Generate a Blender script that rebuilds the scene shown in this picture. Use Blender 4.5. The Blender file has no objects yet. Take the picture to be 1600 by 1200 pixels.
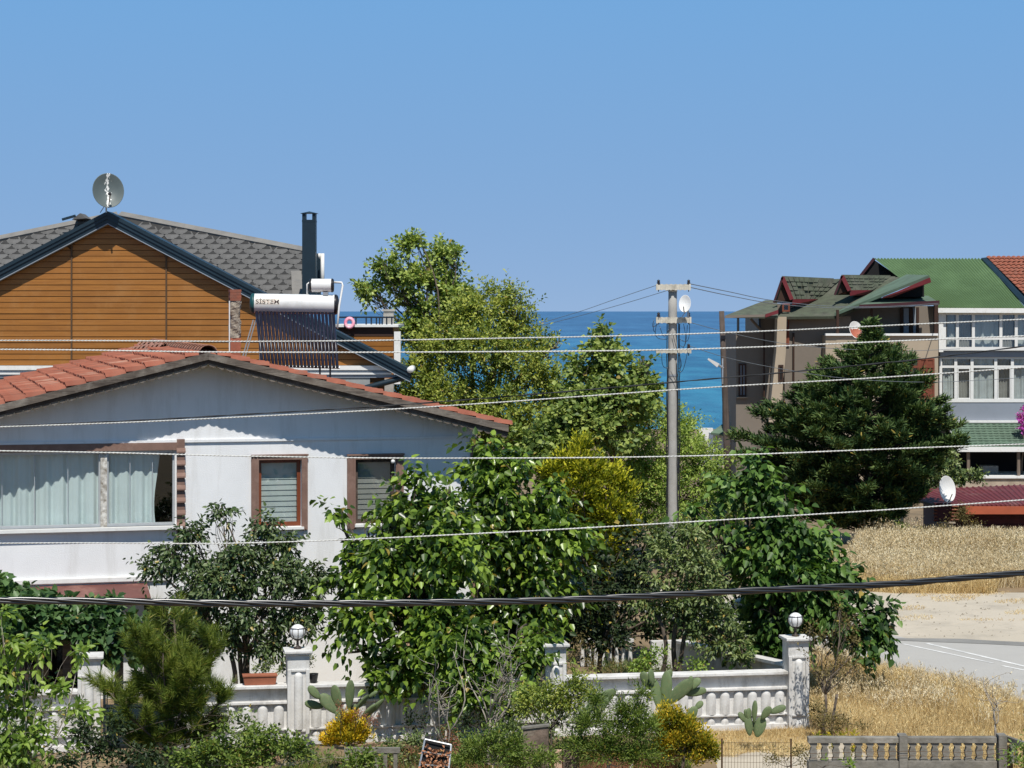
import bpy, math, random
import numpy as np
from mathutils import Vector, Matrix

random.seed(7)
scene = bpy.context.scene
COL = scene.collection

# ---------------------------------------------------------------- camera, sky, sun, exposure
F, CX, HY, HC = 3500.0, 800.0, 486.0, 6.5          # focal length in photo pixels, principal column, horizon row, eye height
cam_d = bpy.data.cameras.new('camera')
cam_d.lens = F / 1600 * 36.0
cam_d.sensor_width = 36.0
cam_d.shift_y = -(600 - HY) / 1600.0
cam_d.clip_start = 0.5
cam_d.clip_end = 120000.0
cam = bpy.data.objects.new('camera', cam_d)
cam.location = (0, 0, HC)
cam.rotation_euler = (math.radians(90), 0, 0)
COL.objects.link(cam)
scene.camera = cam

SUN_EL = math.radians(58.5)
SUN_H = Vector((0.13, -1.0)).normalized()
SUN = Vector((SUN_H.x * math.cos(SUN_EL), SUN_H.y * math.cos(SUN_EL), math.sin(SUN_EL)))
sun_d = bpy.data.lights.new('sun', 'SUN')
sun_d.energy = 5.0
sun_d.angle = math.radians(0.53)
sun_d.color = (1.0, 0.955, 0.88)
sun = bpy.data.objects.new('sun', sun_d)
sun.rotation_euler = SUN.to_track_quat('Z', 'Y').to_euler()
sun.location = (0, -20, 60)
COL.objects.link(sun)

world = bpy.data.worlds.new('World')
scene.world = world
world.use_nodes = True
wn, wl = world.node_tree.nodes, world.node_tree.links
wn.clear()
sky = wn.new('ShaderNodeTexSky')
sky.sky_type = 'NISHITA'
sky.sun_disc = False
sky.sun_elevation = SUN_EL
sky.sun_rotation = math.atan2(SUN_H.x, SUN_H.y)
sky.altitude = 0
sky.air_density = 0.2
sky.dust_density = 0.0
sky.ozone_density = 1.0
hs = wn.new('ShaderNodeMix'); hs.data_type = 'RGBA'; hs.blend_type = 'MULTIPLY'
hs.inputs[0].default_value = 1.0
hs.inputs[7].default_value = (1.0, 0.78, 0.74, 1)
bg = wn.new('ShaderNodeBackground')
bg.inputs[1].default_value = 0.1
wo = wn.new('ShaderNodeOutputWorld')
wl.new(sky.outputs[0], hs.inputs[6])
mxs = wn.new('ShaderNodeMix'); mxs.data_type = 'RGBA'; mxs.inputs[0].default_value = 0.80      # even summer blue over the physical gradient
gm = wn.new('ShaderNodeTexCoord'); sx = wn.new('ShaderNodeSeparateXYZ'); wl.new(gm.outputs['Generated'], sx.inputs[0])
zr_ = wn.new('ShaderNodeMapRange'); zr_.interpolation_type = 'SMOOTHSTEP'      # clear sky: deeper towards the zenith
zr_.inputs[1].default_value = 0.10; zr_.inputs[2].default_value = 0.95; zr_.inputs[3].default_value = 1.0; zr_.inputs[4].default_value = 0.30
wl.new(sx.outputs[2], zr_.inputs[0])
zc = wn.new('ShaderNodeMix'); zc.data_type = 'RGBA'; zc.blend_type = 'MULTIPLY'; zc.inputs[0].default_value = 1.0
zh = wn.new('ShaderNodeMapRange'); zh.inputs[1].default_value = 0.0; zh.inputs[2].default_value = 0.15; wl.new(sx.outputs[2], zh.inputs[0])
hz_ = wn.new('ShaderNodeMix'); hz_.data_type = 'RGBA'; wl.new(zh.outputs[0], hz_.inputs[0])
hz_.inputs[6].default_value = (2.65, 4.40, 7.0, 1); hz_.inputs[7].default_value = (1.95, 4.65, 8.5, 1); wl.new(hz_.outputs[2], zc.inputs[6])
wl.new(zr_.outputs[0], zc.inputs[7]); wl.new(zc.outputs[2], mxs.inputs[7])
wl.new(hs.outputs[2], mxs.inputs[6])
wl.new(mxs.outputs[2], bg.inputs[0])
wl.new(bg.outputs[0], wo.inputs[0])

scene.view_settings.view_transform = 'Standard'
scene.view_settings.look = 'None'
scene.view_settings.exposure = 0.0
scene.view_settings.gamma = 1.0
scene.view_settings.use_curve_mapping = False
scene.render.engine = 'CYCLES'
scene.cycles.max_bounces = 6
scene.cycles.diffuse_bounces = 3
scene.cycles.glossy_bounces = 3
scene.cycles.transmission_bounces = 4
scene.cycles.transparent_max_bounces = 12
scene.cycles.caustics_reflective = False
scene.cycles.caustics_refractive = False

# ---------------------------------------------------------------- tagging
def tag(o, label=None, cat=None, group=None, kind=None):
    if label: o['label'] = label
    if cat: o['category'] = cat
    if group: o['group'] = group
    if kind: o['kind'] = kind
    return o

def thing(name, label, cat, loc=(0, 0, 0), rotz=0.0, group=None):
    o = bpy.data.objects.new(name, None)
    o.empty_display_size = 0.3
    COL.objects.link(o)
    o.location = loc
    o.rotation_euler = (0, 0, rotz)
    return tag(o, label, cat, group)

def inst(name, mesh, parent, M=None):
    o = bpy.data.objects.new(name, mesh)
    COL.objects.link(o)
    o.parent = parent
    if M is not None: o.matrix_local = M
    return o

def gz(y):
    return float(np.interp(y, [-60, 52, 68, 85, 100, 117, 150, 205, 230], [0, 0, -.55, -1.3, -2.0, -2.9, -3.6, -4.3, -6.0]))

def P(px, py, D):
    return Vector(((px - CX) / F * D, D, HC - (py - HY) / F * D))

def G(px, py):
    "the point of the level ground seen at this place"
    D = HC * F / (py - HY)
    return Vector(((px - CX) / F * D, D, 0))

class Frame:
    "a building's own axes: u along the front, k into the building, z up"
    def __init__(s, px, D, deg, z0=0.0):
        s.o = Vector(((px - CX) / F * D, D)); t = math.radians(deg); s.t = t
        s.r = Vector((math.cos(t), math.sin(t))); s.n = Vector((-math.sin(t), math.cos(t))); s.z0 = z0
        s.loc = (s.o.x, s.o.y, z0)
    def q(s, px, py, k=0.0):
        d = Vector(((px - CX) / F, 1.0)); dz = -(py - HY) / F
        t = (k + s.o.dot(s.n)) / d.dot(s.n)
        return (t * d.dot(s.r) - s.o.dot(s.r), HC + t * dz - s.z0)
    def w(s, px, py, k=0.0):
        u, z = s.q(px, py, k); return Vector((u, k, z))
    def side(s, px, py, u):
        "the point on the side plane at this u"
        d = Vector(((px - CX) / F, 1.0)); dz = -(py - HY) / F
        t = (u + s.o.dot(s.r)) / d.dot(s.r)
        return Vector((u, t * d.dot(s.n) - s.o.dot(s.n), HC + t * dz - s.z0))

# ---------------------------------------------------------------- materials
def mat(name, col, rough=0.7, var=0.12, scale=3.0, bump=0.15, bscale=40.0, metal=0.0, spec=0.4, col2=None, stretch=None, dirt=None, dscale=1.2, dstretch=None, emit=None, bdist=0.01):
    m = bpy.data.materials.new(name); m.use_nodes = True
    n, l = m.node_tree.nodes, m.node_tree.links
    b = n['Principled BSDF']
    b.inputs['Roughness'].default_value = rough
    b.inputs['Metallic'].default_value = metal
    b.inputs['Specular IOR Level'].default_value = spec
    tc = n.new('ShaderNodeTexCoord'); mp = n.new('ShaderNodeMapping')
    l.new(tc.outputs['Object'], mp.inputs[0])
    if stretch: mp.inputs['Scale'].default_value = stretch
    nz = n.new('ShaderNodeTexNoise'); nz.inputs['Scale'].default_value = scale; nz.inputs['Detail'].default_value = 6
    nz.inputs['Roughness'].default_value = 0.62
    l.new(mp.outputs[0], nz.inputs[0])
    rp = n.new('ShaderNodeValToRGB')
    c2 = col2 if col2 else tuple(c * (1 - 2.2 * var) for c in col)
    rp.color_ramp.elements[0].position = 0.32; rp.color_ramp.elements[0].color = (*c2, 1)
    rp.color_ramp.elements[1].position = 0.62; rp.color_ramp.elements[1].color = (*col, 1)
    l.new(nz.outputs[0], rp.inputs[0])
    # every object a touch different
    oi = n.new('ShaderNodeObjectInfo'); hv = n.new('ShaderNodeHueSaturation')
    mr = n.new('ShaderNodeMapRange'); mr.inputs[3].default_value = 1 - var; mr.inputs[4].default_value = 1 + var * .7
    l.new(oi.outputs['Random'], mr.inputs[0]); l.new(mr.outputs[0], hv.inputs['Value'])
    l.new(rp.outputs[0], hv.inputs['Color'])
    out = hv.outputs[0]
    if dirt:
        n2 = n.new('ShaderNodeTexNoise'); n2.inputs['Scale'].default_value = dscale; n2.inputs['Detail'].default_value = 8; n2.inputs['Roughness'].default_value = 0.7
        m2 = n.new('ShaderNodeMapping'); m2.inputs['Scale'].default_value = dstretch or (1, 1, 1); l.new(tc.outputs['Object'], m2.inputs[0]); l.new(m2.outputs[0], n2.inputs[0])
        r2 = n.new('ShaderNodeValToRGB'); r2.color_ramp.elements[0].position = 0.5; r2.color_ramp.elements[1].position = 0.72
        r2.color_ramp.elements[0].color = (0, 0, 0, 1); r2.color_ramp.elements[1].color = (.85, .85, .85, 1)
        l.new(n2.outputs[0], r2.inputs[0])
        mx = n.new('ShaderNodeMix'); mx.data_type = 'RGBA'
        l.new(r2.outputs[0], mx.inputs[0]); l.new(out, mx.inputs[6]); mx.inputs[7].default_value = (*dirt, 1)
        out = mx.outputs[2]
    l.new(out, b.inputs['Base Color'])
    if bump > 0:
        nb = n.new('ShaderNodeTexNoise'); nb.inputs['Scale'].default_value = bscale; nb.inputs['Detail'].default_value = 4
        l.new(mp.outputs[0], nb.inputs[0])
        bp = n.new('ShaderNodeBump'); bp.inputs['Strength'].default_value = bump; bp.inputs['Distance'].default_value = bdist
        l.new(nb.outputs[0], bp.inputs['Height']); l.new(bp.outputs[0], b.inputs['Normal'])
    return m

def leafmat(name, cols, rough=0.5, trans=0.3, spec=0.35, cscale=0.9, tcol=None):
    "cols: dark, mid, light; each leaf takes its own place on the ramp, whole clumps drift with a slow noise"
    m = bpy.data.materials.new(name); m.use_nodes = True
    n, l = m.node_tree.nodes, m.node_tree.links
    b = n['Principled BSDF']; o = n['Material Output']
    b.inputs['Roughness'].default_value = rough; b.inputs['Specular IOR Level'].default_value = spec
    g = n.new('ShaderNodeNewGeometry'); tc = n.new('ShaderNodeTexCoord')
    nz = n.new('ShaderNodeTexNoise'); nz.inputs['Scale'].default_value = cscale; nz.inputs['Detail'].default_value = 3
    l.new(tc.outputs['Object'], nz.inputs[0])
    a = n.new('ShaderNodeMath'); a.operation = 'MULTIPLY_ADD'; a.inputs[1].default_value = 0.62; a.inputs[2].default_value = -0.12
    l.new(g.outputs['Random Per Island'], a.inputs[0])
    a2 = n.new('ShaderNodeMath'); a2.operation = 'MULTIPLY_ADD'; a2.inputs[1].default_value = 1.0
    l.new(nz.outputs[0], a2.inputs[0]); l.new(a.outputs[0], a2.inputs[2])
    rp = n.new('ShaderNodeValToRGB'); e = rp.color_ramp.elements
    e[0].position = 0.3; e[0].color = (*cols[0], 1); e[1].position = 0.62; e[1].color = (*cols[1], 1)
    x = e.new(0.95); x.color = (*cols[2], 1)
    l.new(a2.outputs[0], rp.inputs[0])
    lt = n.new('ShaderNodeMath'); lt.operation = 'LESS_THAN'; lt.inputs[1].default_value = .018; l.new(g.outputs['Random Per Island'], lt.inputs[0])   # a few yellowed leaves
    ye = n.new('ShaderNodeMix'); ye.data_type = 'RGBA'; l.new(lt.outputs[0], ye.inputs[0]); l.new(rp.outputs[0], ye.inputs[6]); ye.inputs[7].default_value = (.34, .26, .06, 1)
    class _R: outputs = [ye.outputs[2]]
    rp = _R
    l.new(rp.outputs[0], b.inputs['Base Color'])
    t = n.new('ShaderNodeBsdfTranslucent')
    ms = n.new('ShaderNodeMixShader'); ms.inputs[0].default_value = trans
    mu = n.new('ShaderNodeMix'); mu.data_type = 'RGBA'; mu.blend_type = 'MULTIPLY'; mu.inputs[0].default_value = 1
    l.new(rp.outputs[0], mu.inputs[6]); mu.inputs[7].default_value = (*(tcol or (1.5, 1.6, 0.7)), 1)
    l.new(mu.outputs[2], t.inputs[0])
    l.new(b.outputs[0], ms.inputs[1]); l.new(t.outputs[0], ms.inputs[2]); l.new(ms.outputs[0], o.inputs[0])
    return m

def glassmat(name, tint=(0.94, 0.97, 0.97), refl=0.05):
    m = bpy.data.materials.new(name); m.use_nodes = True
    n, l = m.node_tree.nodes, m.node_tree.links
    n.remove(n['Principled BSDF']); o = n['Material Output']
    t = n.new('ShaderNodeBsdfTransparent'); t.inputs[0].default_value = (*tint, 1)
    gl = n.new('ShaderNodeBsdfGlossy'); gl.inputs['Roughness'].default_value = 0.04; gl.inputs[0].default_value = (.9, .95, 1, 1)
    tc = n.new('ShaderNodeTexCoord'); nz = n.new('ShaderNodeTexNoise'); nz.inputs['Scale'].default_value = 1.5
    bp = n.new('ShaderNodeBump'); bp.inputs['Strength'].default_value = 0.1; bp.inputs['Distance'].default_value = 0.02
    l.new(tc.outputs['Object'], nz.inputs[0]); l.new(nz.outputs[0], bp.inputs['Height']); l.new(bp.outputs[0], gl.inputs['Normal'])
    lw = n.new('ShaderNodeLayerWeight'); lw.inputs[0].default_value = .5
    fr = n.new('ShaderNodeMath'); fr.operation = 'POWER'; fr.inputs[1].default_value = 4; l.new(lw.outputs[1], fr.inputs[0])
    ad = n.new('ShaderNodeMath'); ad.operation = 'ADD'; ad.inputs[1].default_value = refl; l.new(fr.outputs[0], ad.inputs[0])
    ms = n.new('ShaderNodeMixShader'); l.new(ad.outputs[0], ms.inputs[0]); l.new(t.outputs[0], ms.inputs[1]); l.new(gl.outputs[0], ms.inputs[2])
    l.new(ms.outputs[0], o.inputs[0])
    return m

# ---------------------------------------------------------------- mesh builder
class MB:
    def __init__(s): s.v = []; s.f = []; s.mi = []; s.m = 0
    def face(s, pts):
        b = len(s.v); s.v += [tuple(p) for p in pts]; s.f.append(tuple(range(b, b + len(pts)))); s.mi.append(s.m)
    def add(s, vs, fs):
        b = len(s.v); s.v += [tuple(p) for p in vs]
        for f in fs: s.f.append(tuple(b + i for i in f)); s.mi.append(s.m)
        return s
    def box(s, x0, x1, y0, y1, z0, z1):
        if x0 > x1: x0, x1 = x1, x0
        if y0 > y1: y0, y1 = y1, y0
        if z0 > z1: z0, z1 = z1, z0
        return s.add([(x0, y0, z0), (x1, y0, z0), (x1, y1, z0), (x0, y1, z0), (x0, y0, z1), (x1, y0, z1), (x1, y1, z1), (x0, y1, z1)],
                     [(0, 3, 2, 1), (4, 5, 6, 7), (0, 1, 5, 4), (1, 2, 6, 5), (2, 3, 7, 6), (3, 0, 4, 7)])
    def prism(s, poly, y0, y1):
        "poly in (x,z), counter-clockwise seen from -y, extruded from y0 to y1"
        n = len(poly)
        vs = [(x, y0, z) for x, z in poly] + [(x, y1, z) for x, z in poly]
        fs = [tuple(range(n)), tuple(range(2 * n - 1, n - 1, -1))] + [(i, i + n, (i + 1) % n + n, (i + 1) % n) for i in range(n)]
        return s.add(vs, fs)
    def prism_z(s, poly, z0, z1):
        n = len(poly)
        vs = [(x, y, z0) for x, y in poly] + [(x, y, z1) for x, y in poly]
        fs = [tuple(range(n - 1, -1, -1)), tuple(range(n, 2 * n))] + [(i, (i + 1) % n, (i + 1) % n + n, i + n) for i in range(n)]
        return s.add(vs, fs)
    def plate(s, pts, t):
        "a flat polygon given thickness t downwards along its normal"
        pts = [Vector(p) for p in pts]
        nn = Vector((0, 0, 0))
        for i in range(len(pts)): nn += pts[i].cross(pts[(i + 1) % len(pts)])
        nn.normalize()
        n = len(pts); lo = [p - nn * t for p in pts]
        fs = [tuple(range(n)), tuple(range(2 * n - 1, n - 1, -1))] + [(i, i + n, (i + 1) % n + n, (i + 1) % n) for i in range(n)]
        return s.add(pts + lo, fs)
    def slab(s, pts, off):
        "polygon and its copy shifted by off, closed"
        pts = [Vector(p) for p in pts]; off = Vector(off); n = len(pts)
        return s.add(pts + [p + off for p in pts], [tuple(range(n)), tuple(range(2 * n - 1, n - 1, -1))] + [(i, i + n, (i + 1) % n + n, (i + 1) % n) for i in range(n)])
    def tube(s, pts, rad, sides=8, caps=True):
        pts = [Vector(p) for p in pts]
        if not hasattr(rad, '__len__'): rad = [rad] * len(pts)
        b = len(s.v); k = len(pts)
        up = None
        for i, p in enumerate(pts):
            d = (pts[min(i + 1, k - 1)] - pts[max(i - 1, 0)])
            if d.length < 1e-9: d = Vector((0, 0, 1))
            d.normalize()
            if up is None: up = Vector((0, 0, 1)) if abs(d.z) < .9 else Vector((1, 0, 0))
            x = up.cross(d)
            if x.length < 1e-6: x = Vector((1, 0, 0)).cross(d)
            x.normalize(); y = d.cross(x); up = y
            up = d.cross(x)
            for j in range(sides):
                a = 2 * math.pi * j / sides
                s.v.append(tuple(p + (x * math.cos(a) + y * math.sin(a)) * rad[i]))
        for i in range(k - 1):
            for j in range(sides):
                j2 = (j + 1) % sides
                s.f.append((b + i * sides + j, b + i * sides + j2, b + (i + 1) * sides + j2, b + (i + 1) * sides + j)); s.mi.append(s.m)
        if caps:
            s.f.append(tuple(b + j for j in range(sides - 1, -1, -1))); s.mi.append(s.m)
            s.f.append(tuple(b + (k - 1) * sides + j for j in range(sides))); s.mi.append(s.m)
        return s
    def lathe(s, prof, c=(0, 0, 0), n=16, a0=0.0, a1=2 * math.pi, M=None):
        "profile of (radius, height) turned about z"
        b = len(s.v); full = abs(a1 - a0 - 2 * math.pi) < 1e-6; cols = n if full else n + 1
        c = Vector(c)
        for r, h in prof:
            for j in range(cols):
                a = a0 + (a1 - a0) * j / n
                p = Vector((r * math.cos(a), r * math.sin(a), h))
                if M is not None: p = M @ p
                s.v.append(tuple(p + c))
        for i in range(len(prof) - 1):
            for j in range(n):
                j2 = (j + 1) % cols
                s.f.append((b + i * cols + j, b + i * cols + j2, b + (i + 1) * cols + j2, b + (i + 1) * cols + j)); s.mi.append(s.m)
        return s
    def ball(s, c, r, n=14, m=9, sz=1.0):
        return s.lathe([(max(r * math.sin(math.pi * i / m), 1e-4), -r * sz * math.cos(math.pi * i / m)) for i in range(m + 1)], c, n)
    def grid(s, fn, nu, nv):
        b = len(s.v)
        for i in range(nu + 1):
            for j in range(nv + 1): s.v.append(tuple(fn(i / nu, j / nv)))
        for i in range(nu):
            for j in range(nv):
                s.f.append((b + i * (nv + 1) + j, b + (i + 1) * (nv + 1) + j, b + (i + 1) * (nv + 1) + j + 1, b + i * (nv + 1) + j + 1)); s.mi.append(s.m)
        return s
    def mesh(s, name, mats, smooth=False, bevel=0):
        me = bpy.data.meshes.new(name); me.from_pydata(s.v, [], s.f)
        for m in (mats if isinstance(mats, (list, tuple)) else [mats]): me.materials.append(m)
        if max(s.mi, default=0) > 0: me.polygons.foreach_set('material_index', s.mi)
        if smooth: me.polygons.foreach_set('use_smooth', [True] * len(s.f))
        me.update()
        return me
    def build(s, name, mats, parent=None, smooth=False, kind=None, bevel=0, label=None):
        o = bpy.data.objects.new(name, s.mesh(name, mats, smooth)); COL.objects.link(o)
        if parent is not None: o.parent = parent
        if kind: o['kind'] = kind
        if label: o['label'] = label
        if bevel:
            bv = o.modifiers.new('bevel', 'BEVEL'); bv.width = bevel; bv.segments = 2; bv.limit_method = 'ANGLE'
        return o

def wall_holes(mb, x0, x1, z0, z1, holes, y0, y1):
    "front and back skins of a wall with the reveals of its openings"
    xs = sorted(set([x0, x1] + [h[0] for h in holes] + [h[1] for h in holes])); zs = sorted(set([z0, z1] + [h[2] for h in holes] + [h[3] for h in holes]))
    xs = [x for x in xs if x0 <= x <= x1]; zs = [z for z in zs if z0 <= z <= z1]
    for i in range(len(xs) - 1):
        for j in range(len(zs) - 1):
            cx, cz = (xs[i] + xs[i + 1]) / 2, (zs[j] + zs[j + 1]) / 2
            if any(h[0] < cx < h[1] and h[2] < cz < h[3] for h in holes): continue
            a, b, c, d = xs[i], xs[i + 1], zs[j], zs[j + 1]
            mb.face([(a, y0, c), (b, y0, c), (b, y0, d), (a, y0, d)])
            mb.face([(b, y1, c), (a, y1, c), (a, y1, d), (b, y1, d)])
    for a, b, c, d in holes + [(x0, x1, z0, z1)]:
        for p, q in (((a, c), (b, c)), ((b, c), (b, d)), ((b, d), (a, d)), ((a, d), (a, c))):
            mb.face([(p[0], y0, p[1]), (q[0], y0, q[1]), (q[0], y1, q[1]), (p[0], y1, p[1])])
    return mb

# ---------------------------------------------------------------- foliage builder
def nrm(a): return a / np.maximum(np.linalg.norm(a, axis=-1, keepdims=True), 1e-9)

T_RHOMB = (np.array([(0, 0, 0), (.45, .5, .10), (1, 0, -.05), (.45, -.5, .10)], float), np.array([(0, 2, 1), (0, 3, 2)]))
T_LEAF = (np.array([(0, 0, 0), (.25, .46, .05), (.68, .36, .03), (1.0, 0, -.14), (.68, -.36, .03), (.25, -.46, .05), (.45, 0, -.05)], float),
          np.array([(0, 6, 2, 1), (6, 3, 3, 2), (0, 5, 4, 6), (6, 4, 3, 3)]))
T_LEAF = (np.array([(0, 0, 0), (.22, .48, .07), (.66, .36, .02), (1.05, 0, -.16), (.66, -.36, .02), (.22, -.48, .07)], float),
          np.array([(0, 3, 2, 1), (0, 5, 4, 3)]))
T_NEEDLE = (np.array([(0, .5, 0), (0, -.5, 0), (1, 0, 0)], float), np.array([(0, 1, 2)]))
T_BLADE = (np.array([(0, -.5, 0), (0, .5, 0), (.55, .38, .05), (.55, -.38, .05), (1, 0, .2)], float), np.array([(0, 1, 2), (0, 2, 3), (3, 2, 4)]))
T_PINNA = (np.array([(0, 0, 0), (.35, .42, .05), (1, .18, -.06), (1, -.18, -.06), (.35, -.42, .05)], float), np.array([(0, 2, 1), (0, 3, 2), (0, 4, 3)]))

def fast_mesh(name, V, Fc, mats, smooth=False):
    me = bpy.data.meshes.new(name)
    nf, k = Fc.shape
    me.vertices.add(len(V)); me.vertices.foreach_set('co', V.astype(np.float32).ravel())
    me.loops.add(nf * k); me.loops.foreach_set('vertex_index', Fc.astype(np.int32).ravel())
    me.polygons.add(nf); me.polygons.foreach_set('loop_start', np.arange(0, nf * k, k, dtype=np.int32))
    for m in (mats if isinstance(mats, (list, tuple)) else [mats]): me.materials.append(m)
    me.update(calc_edges=True)
    return me

def leaves(name, A, tmpl, mats, parent, loc, kind=None, label=None):
    "A: centres, directions, normals, lengths, widths"
    C, D, N, L, W = A
    T, Fa = tmpl
    X = nrm(D); Y = nrm(np.cross(N, X)); Z = np.cross(X, Y)
    V = (C - np.array(loc))[:, None, :] + T[None, :, 0, None] * X[:, None, :] * L[:, None, None] + T[None, :, 1, None] * Y[:, None, :] * W[:, None, None] + T[None, :, 2, None] * Z[:, None, :] * L[:, None, None]
    k = len(T); n = len(C)
    Fc = (np.arange(n) * k)[:, None, None] + Fa[None]
    me = fast_mesh(name, V.reshape(-1, 3), Fc.reshape(-1, Fa.shape[1]), mats)
    o = bpy.data.objects.new(name, me); COL.objects.link(o); o.parent = parent
    if kind: o['kind'] = kind
    if label: o['label'] = label
    return o

def cat_leaves(*As): return tuple(np.concatenate([a[i] for a in As]) for i in range(5))

def sprig_leaves(rng, p, d, L, m, size, wr=0.6, spread=0.9, droop=0.3, jit=0.03, upn=0.8, var=0.75, face=0.0):
    "m leaves round each twig p -> p+d*L"
    n = len(p)
    t = (np.arange(m)[None] + rng.random((n, m))) / m
    a = np.arange(m)[None] * 2.4 + rng.random((n, 1)) * 6.28 + rng.normal(0, .4, (n, m))
    ux = nrm(np.cross(d, np.array([0.13, 0.21, 1.0]) + rng.normal(0, .15, (n, 3)))); uy = np.cross(d, ux)
    per = np.cos(a)[..., None] * ux[:, None] + np.sin(a)[..., None] * uy[:, None]
    C = p[:, None] + d[:, None] * (L[:, None] * t)[..., None] + per * rng.random((n, m, 1)) * jit
    sag = (t ** 2)[..., None] * np.array([0, 0, -1.0]) * (L[:, None, None] * droop * .35)
    C = C + sag
    D = per * spread + d[:, None] * (0.55 + 0.5 * t[..., None]) + np.array([0, 0, -1.0]) * droop + rng.normal(0, .18, (n, m, 3))
    N = np.array([0, -.25, 1.0]) * upn + per * face + d[:, None] * .3 + rng.normal(0, .45, (n, m, 3))
    S = size * (1 - var / 2 + var * rng.random((n, m)))
    sh = lambda x: x.reshape(-1, 3)
    S = S.ravel()
    return (sh(C), sh(D), sh(N), S, S * wr)

def lobe_sprigs(rng, lobes, D0, density, L, up=0.35, noise=0.55, inner=0.45, edge=1.0, gaps=1.0):
    "twigs filling ellipsoids given as (px, py, rx, ry, depth offset, depth radius)"
    ps, ds, Ls = [], [], []
    for (px, py, rx, ry, dd, rz) in lobes:
        D = D0 + dd; c = np.array(P(px, py, D)); r = np.array([rx / F * D, rz, ry / F * D])
        area = (r[0] * r[2] + r[0] * r[1] + r[1] * r[2])
        n = max(6, int(density * area))
        u = nrm(rng.normal(0, 1, (n, 3)))
        k = inner + (1 - inner) * rng.random((n, 1)) ** 0.7
        p = c + u * r * k * np.maximum(0.2, 1 - L / max(r.mean(), .01) * 0.55)
        d = nrm(u * r / r.mean() + np.array([0, 0, up]) + rng.normal(0, noise, (n, 3)))
        ll = L * (0.55 + 0.9 * rng.random(n) ** 1.6) * edge
        # hollows between the boughs
        v = np.zeros(n); q = p * (2.6 / L ** .6)
        for kx, (a, b_, c_) in enumerate(((1, .3, .2), (-.4, .9, .5), (.2, -.5, 1.0), (.8, .6, -.7))): v += np.sin(q[:, 0] * a + q[:, 1] * b_ + q[:, 2] * c_ * 1.3 + kx * 1.7)
        keep = (v > -1.35 * gaps - (1 - gaps) * 9) | (rng.random(n) < .12)
        ps.append(p[keep]); ds.append(d[keep]); Ls.append(ll[keep])
    return np.concatenate(ps), np.concatenate(ds), np.concatenate(Ls)

def limb(mb, rng, a, b, r0, r1, wig=0.06, n=6, sides=6):
    a, b = np.array(a, float), np.array(b, float); Lh = np.linalg.norm(b - a)
    pts = []
    off = rng.normal(0, wig * Lh, 3); off2 = rng.normal(0, wig * Lh * .5, 3)
    for i in range(n + 1):
        t = i / n
        pts.append(a + (b - a) * t + off * math.sin(math.pi * t) + off2 * math.sin(2 * math.pi * t) + np.array([0, 0, -1]) * 0)
    mb.tube(pts, [r0 + (r1 - r0) * (i / n) for i in range(n + 1)], sides)

def woody(rng, base, fork, lobes, D0, r0, twigs=10, extra=None, stems=1):
    "trunk from base to fork, a limb to each lobe, finer branches inside each lobe"
    mb = MB(); base = Vector(base); fork = Vector(fork); o = Vector((0, 0, 0))
    f = fork - base
    for sidx in range(stems):
        sh = Vector((rng.normal(0, .12), rng.normal(0, .12), 0)) if sidx else Vector((0, 0, 0))
        limb(mb, rng, sh, f + sh * 2, r0 * (1 if sidx == 0 else .7), r0 * .7, 0.04, 7, 9)
    for (px, py, rx, ry, dd, rz) in lobes:
        D = D0 + dd; c = P(px, py, D) - base; r = Vector((rx / F * D, rz, ry / F * D))
        limb(mb, rng, f, c, r0 * .5, r0 * .16, 0.07, 7, 6)
        for k in range(twigs):
            u = Vector(nrm(rng.normal(0, 1, 3))); e = c + Vector((u.x * r.x, u.y * r.y, abs(u.z) * r.z if k % 3 else u.z * r.z)) * .8
            s = f.lerp(c, .45 + .55 * rng.random())
            limb(mb, rng, s, e, r0 * .16, r0 * .04, 0.08, 5, 4)
    return mb
# ================================================================ ground, road, sea
M = {}
M['soil'] = mat('dry_soil', (.25, .175, .10), .95, .2, .6, .5, 9, col2=(.12, .088, .05), dirt=(.32, .235, .13), dscale=.35, bdist=.03)
M['dirt'] = mat('sandy_dirt', (.53, .465, .37), .95, .12, .35, .5, 14, col2=(.45, .395, .31), dirt=(.34, .30, .24), dscale=1.0, bdist=.02, stretch=(1, .45, 1))
M['asphalt'] = mat('worn_asphalt', (.47, .455, .425), .95, .06, .5, .35, 60, col2=(.41, .395, .37), dirt=(.33, .32, .30), dscale=.5, spec=.15)
M['paint'] = mat('road_paint', (.80, .79, .76), .8, .2, 3, .2, 40, dirt=(.38, .37, .36), dscale=6)
M['sand'] = mat('beach_sand', (.55, .47, .34), .95, .1, .1, .2, 5)

g = MB()
ys = [-60, -30, 0, 15, 30, 40, 52, 60, 68, 76, 85, 92, 100, 108, 117, 130, 150, 175, 205, 230]
xs = [-500, -250, -120, -60, -30, -15, 0, 15, 30, 60, 120, 250, 500]
for j in range(len(ys) - 1):
    for i in range(len(xs) - 1):
        g.face([(xs[i], ys[j], gz(ys[j])), (xs[i + 1], ys[j], gz(ys[j])), (xs[i + 1], ys[j + 1], gz(ys[j + 1])), (xs[i], ys[j + 1], gz(ys[j + 1]))])
g.build('ground', M['soil'], kind='structure')

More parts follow.
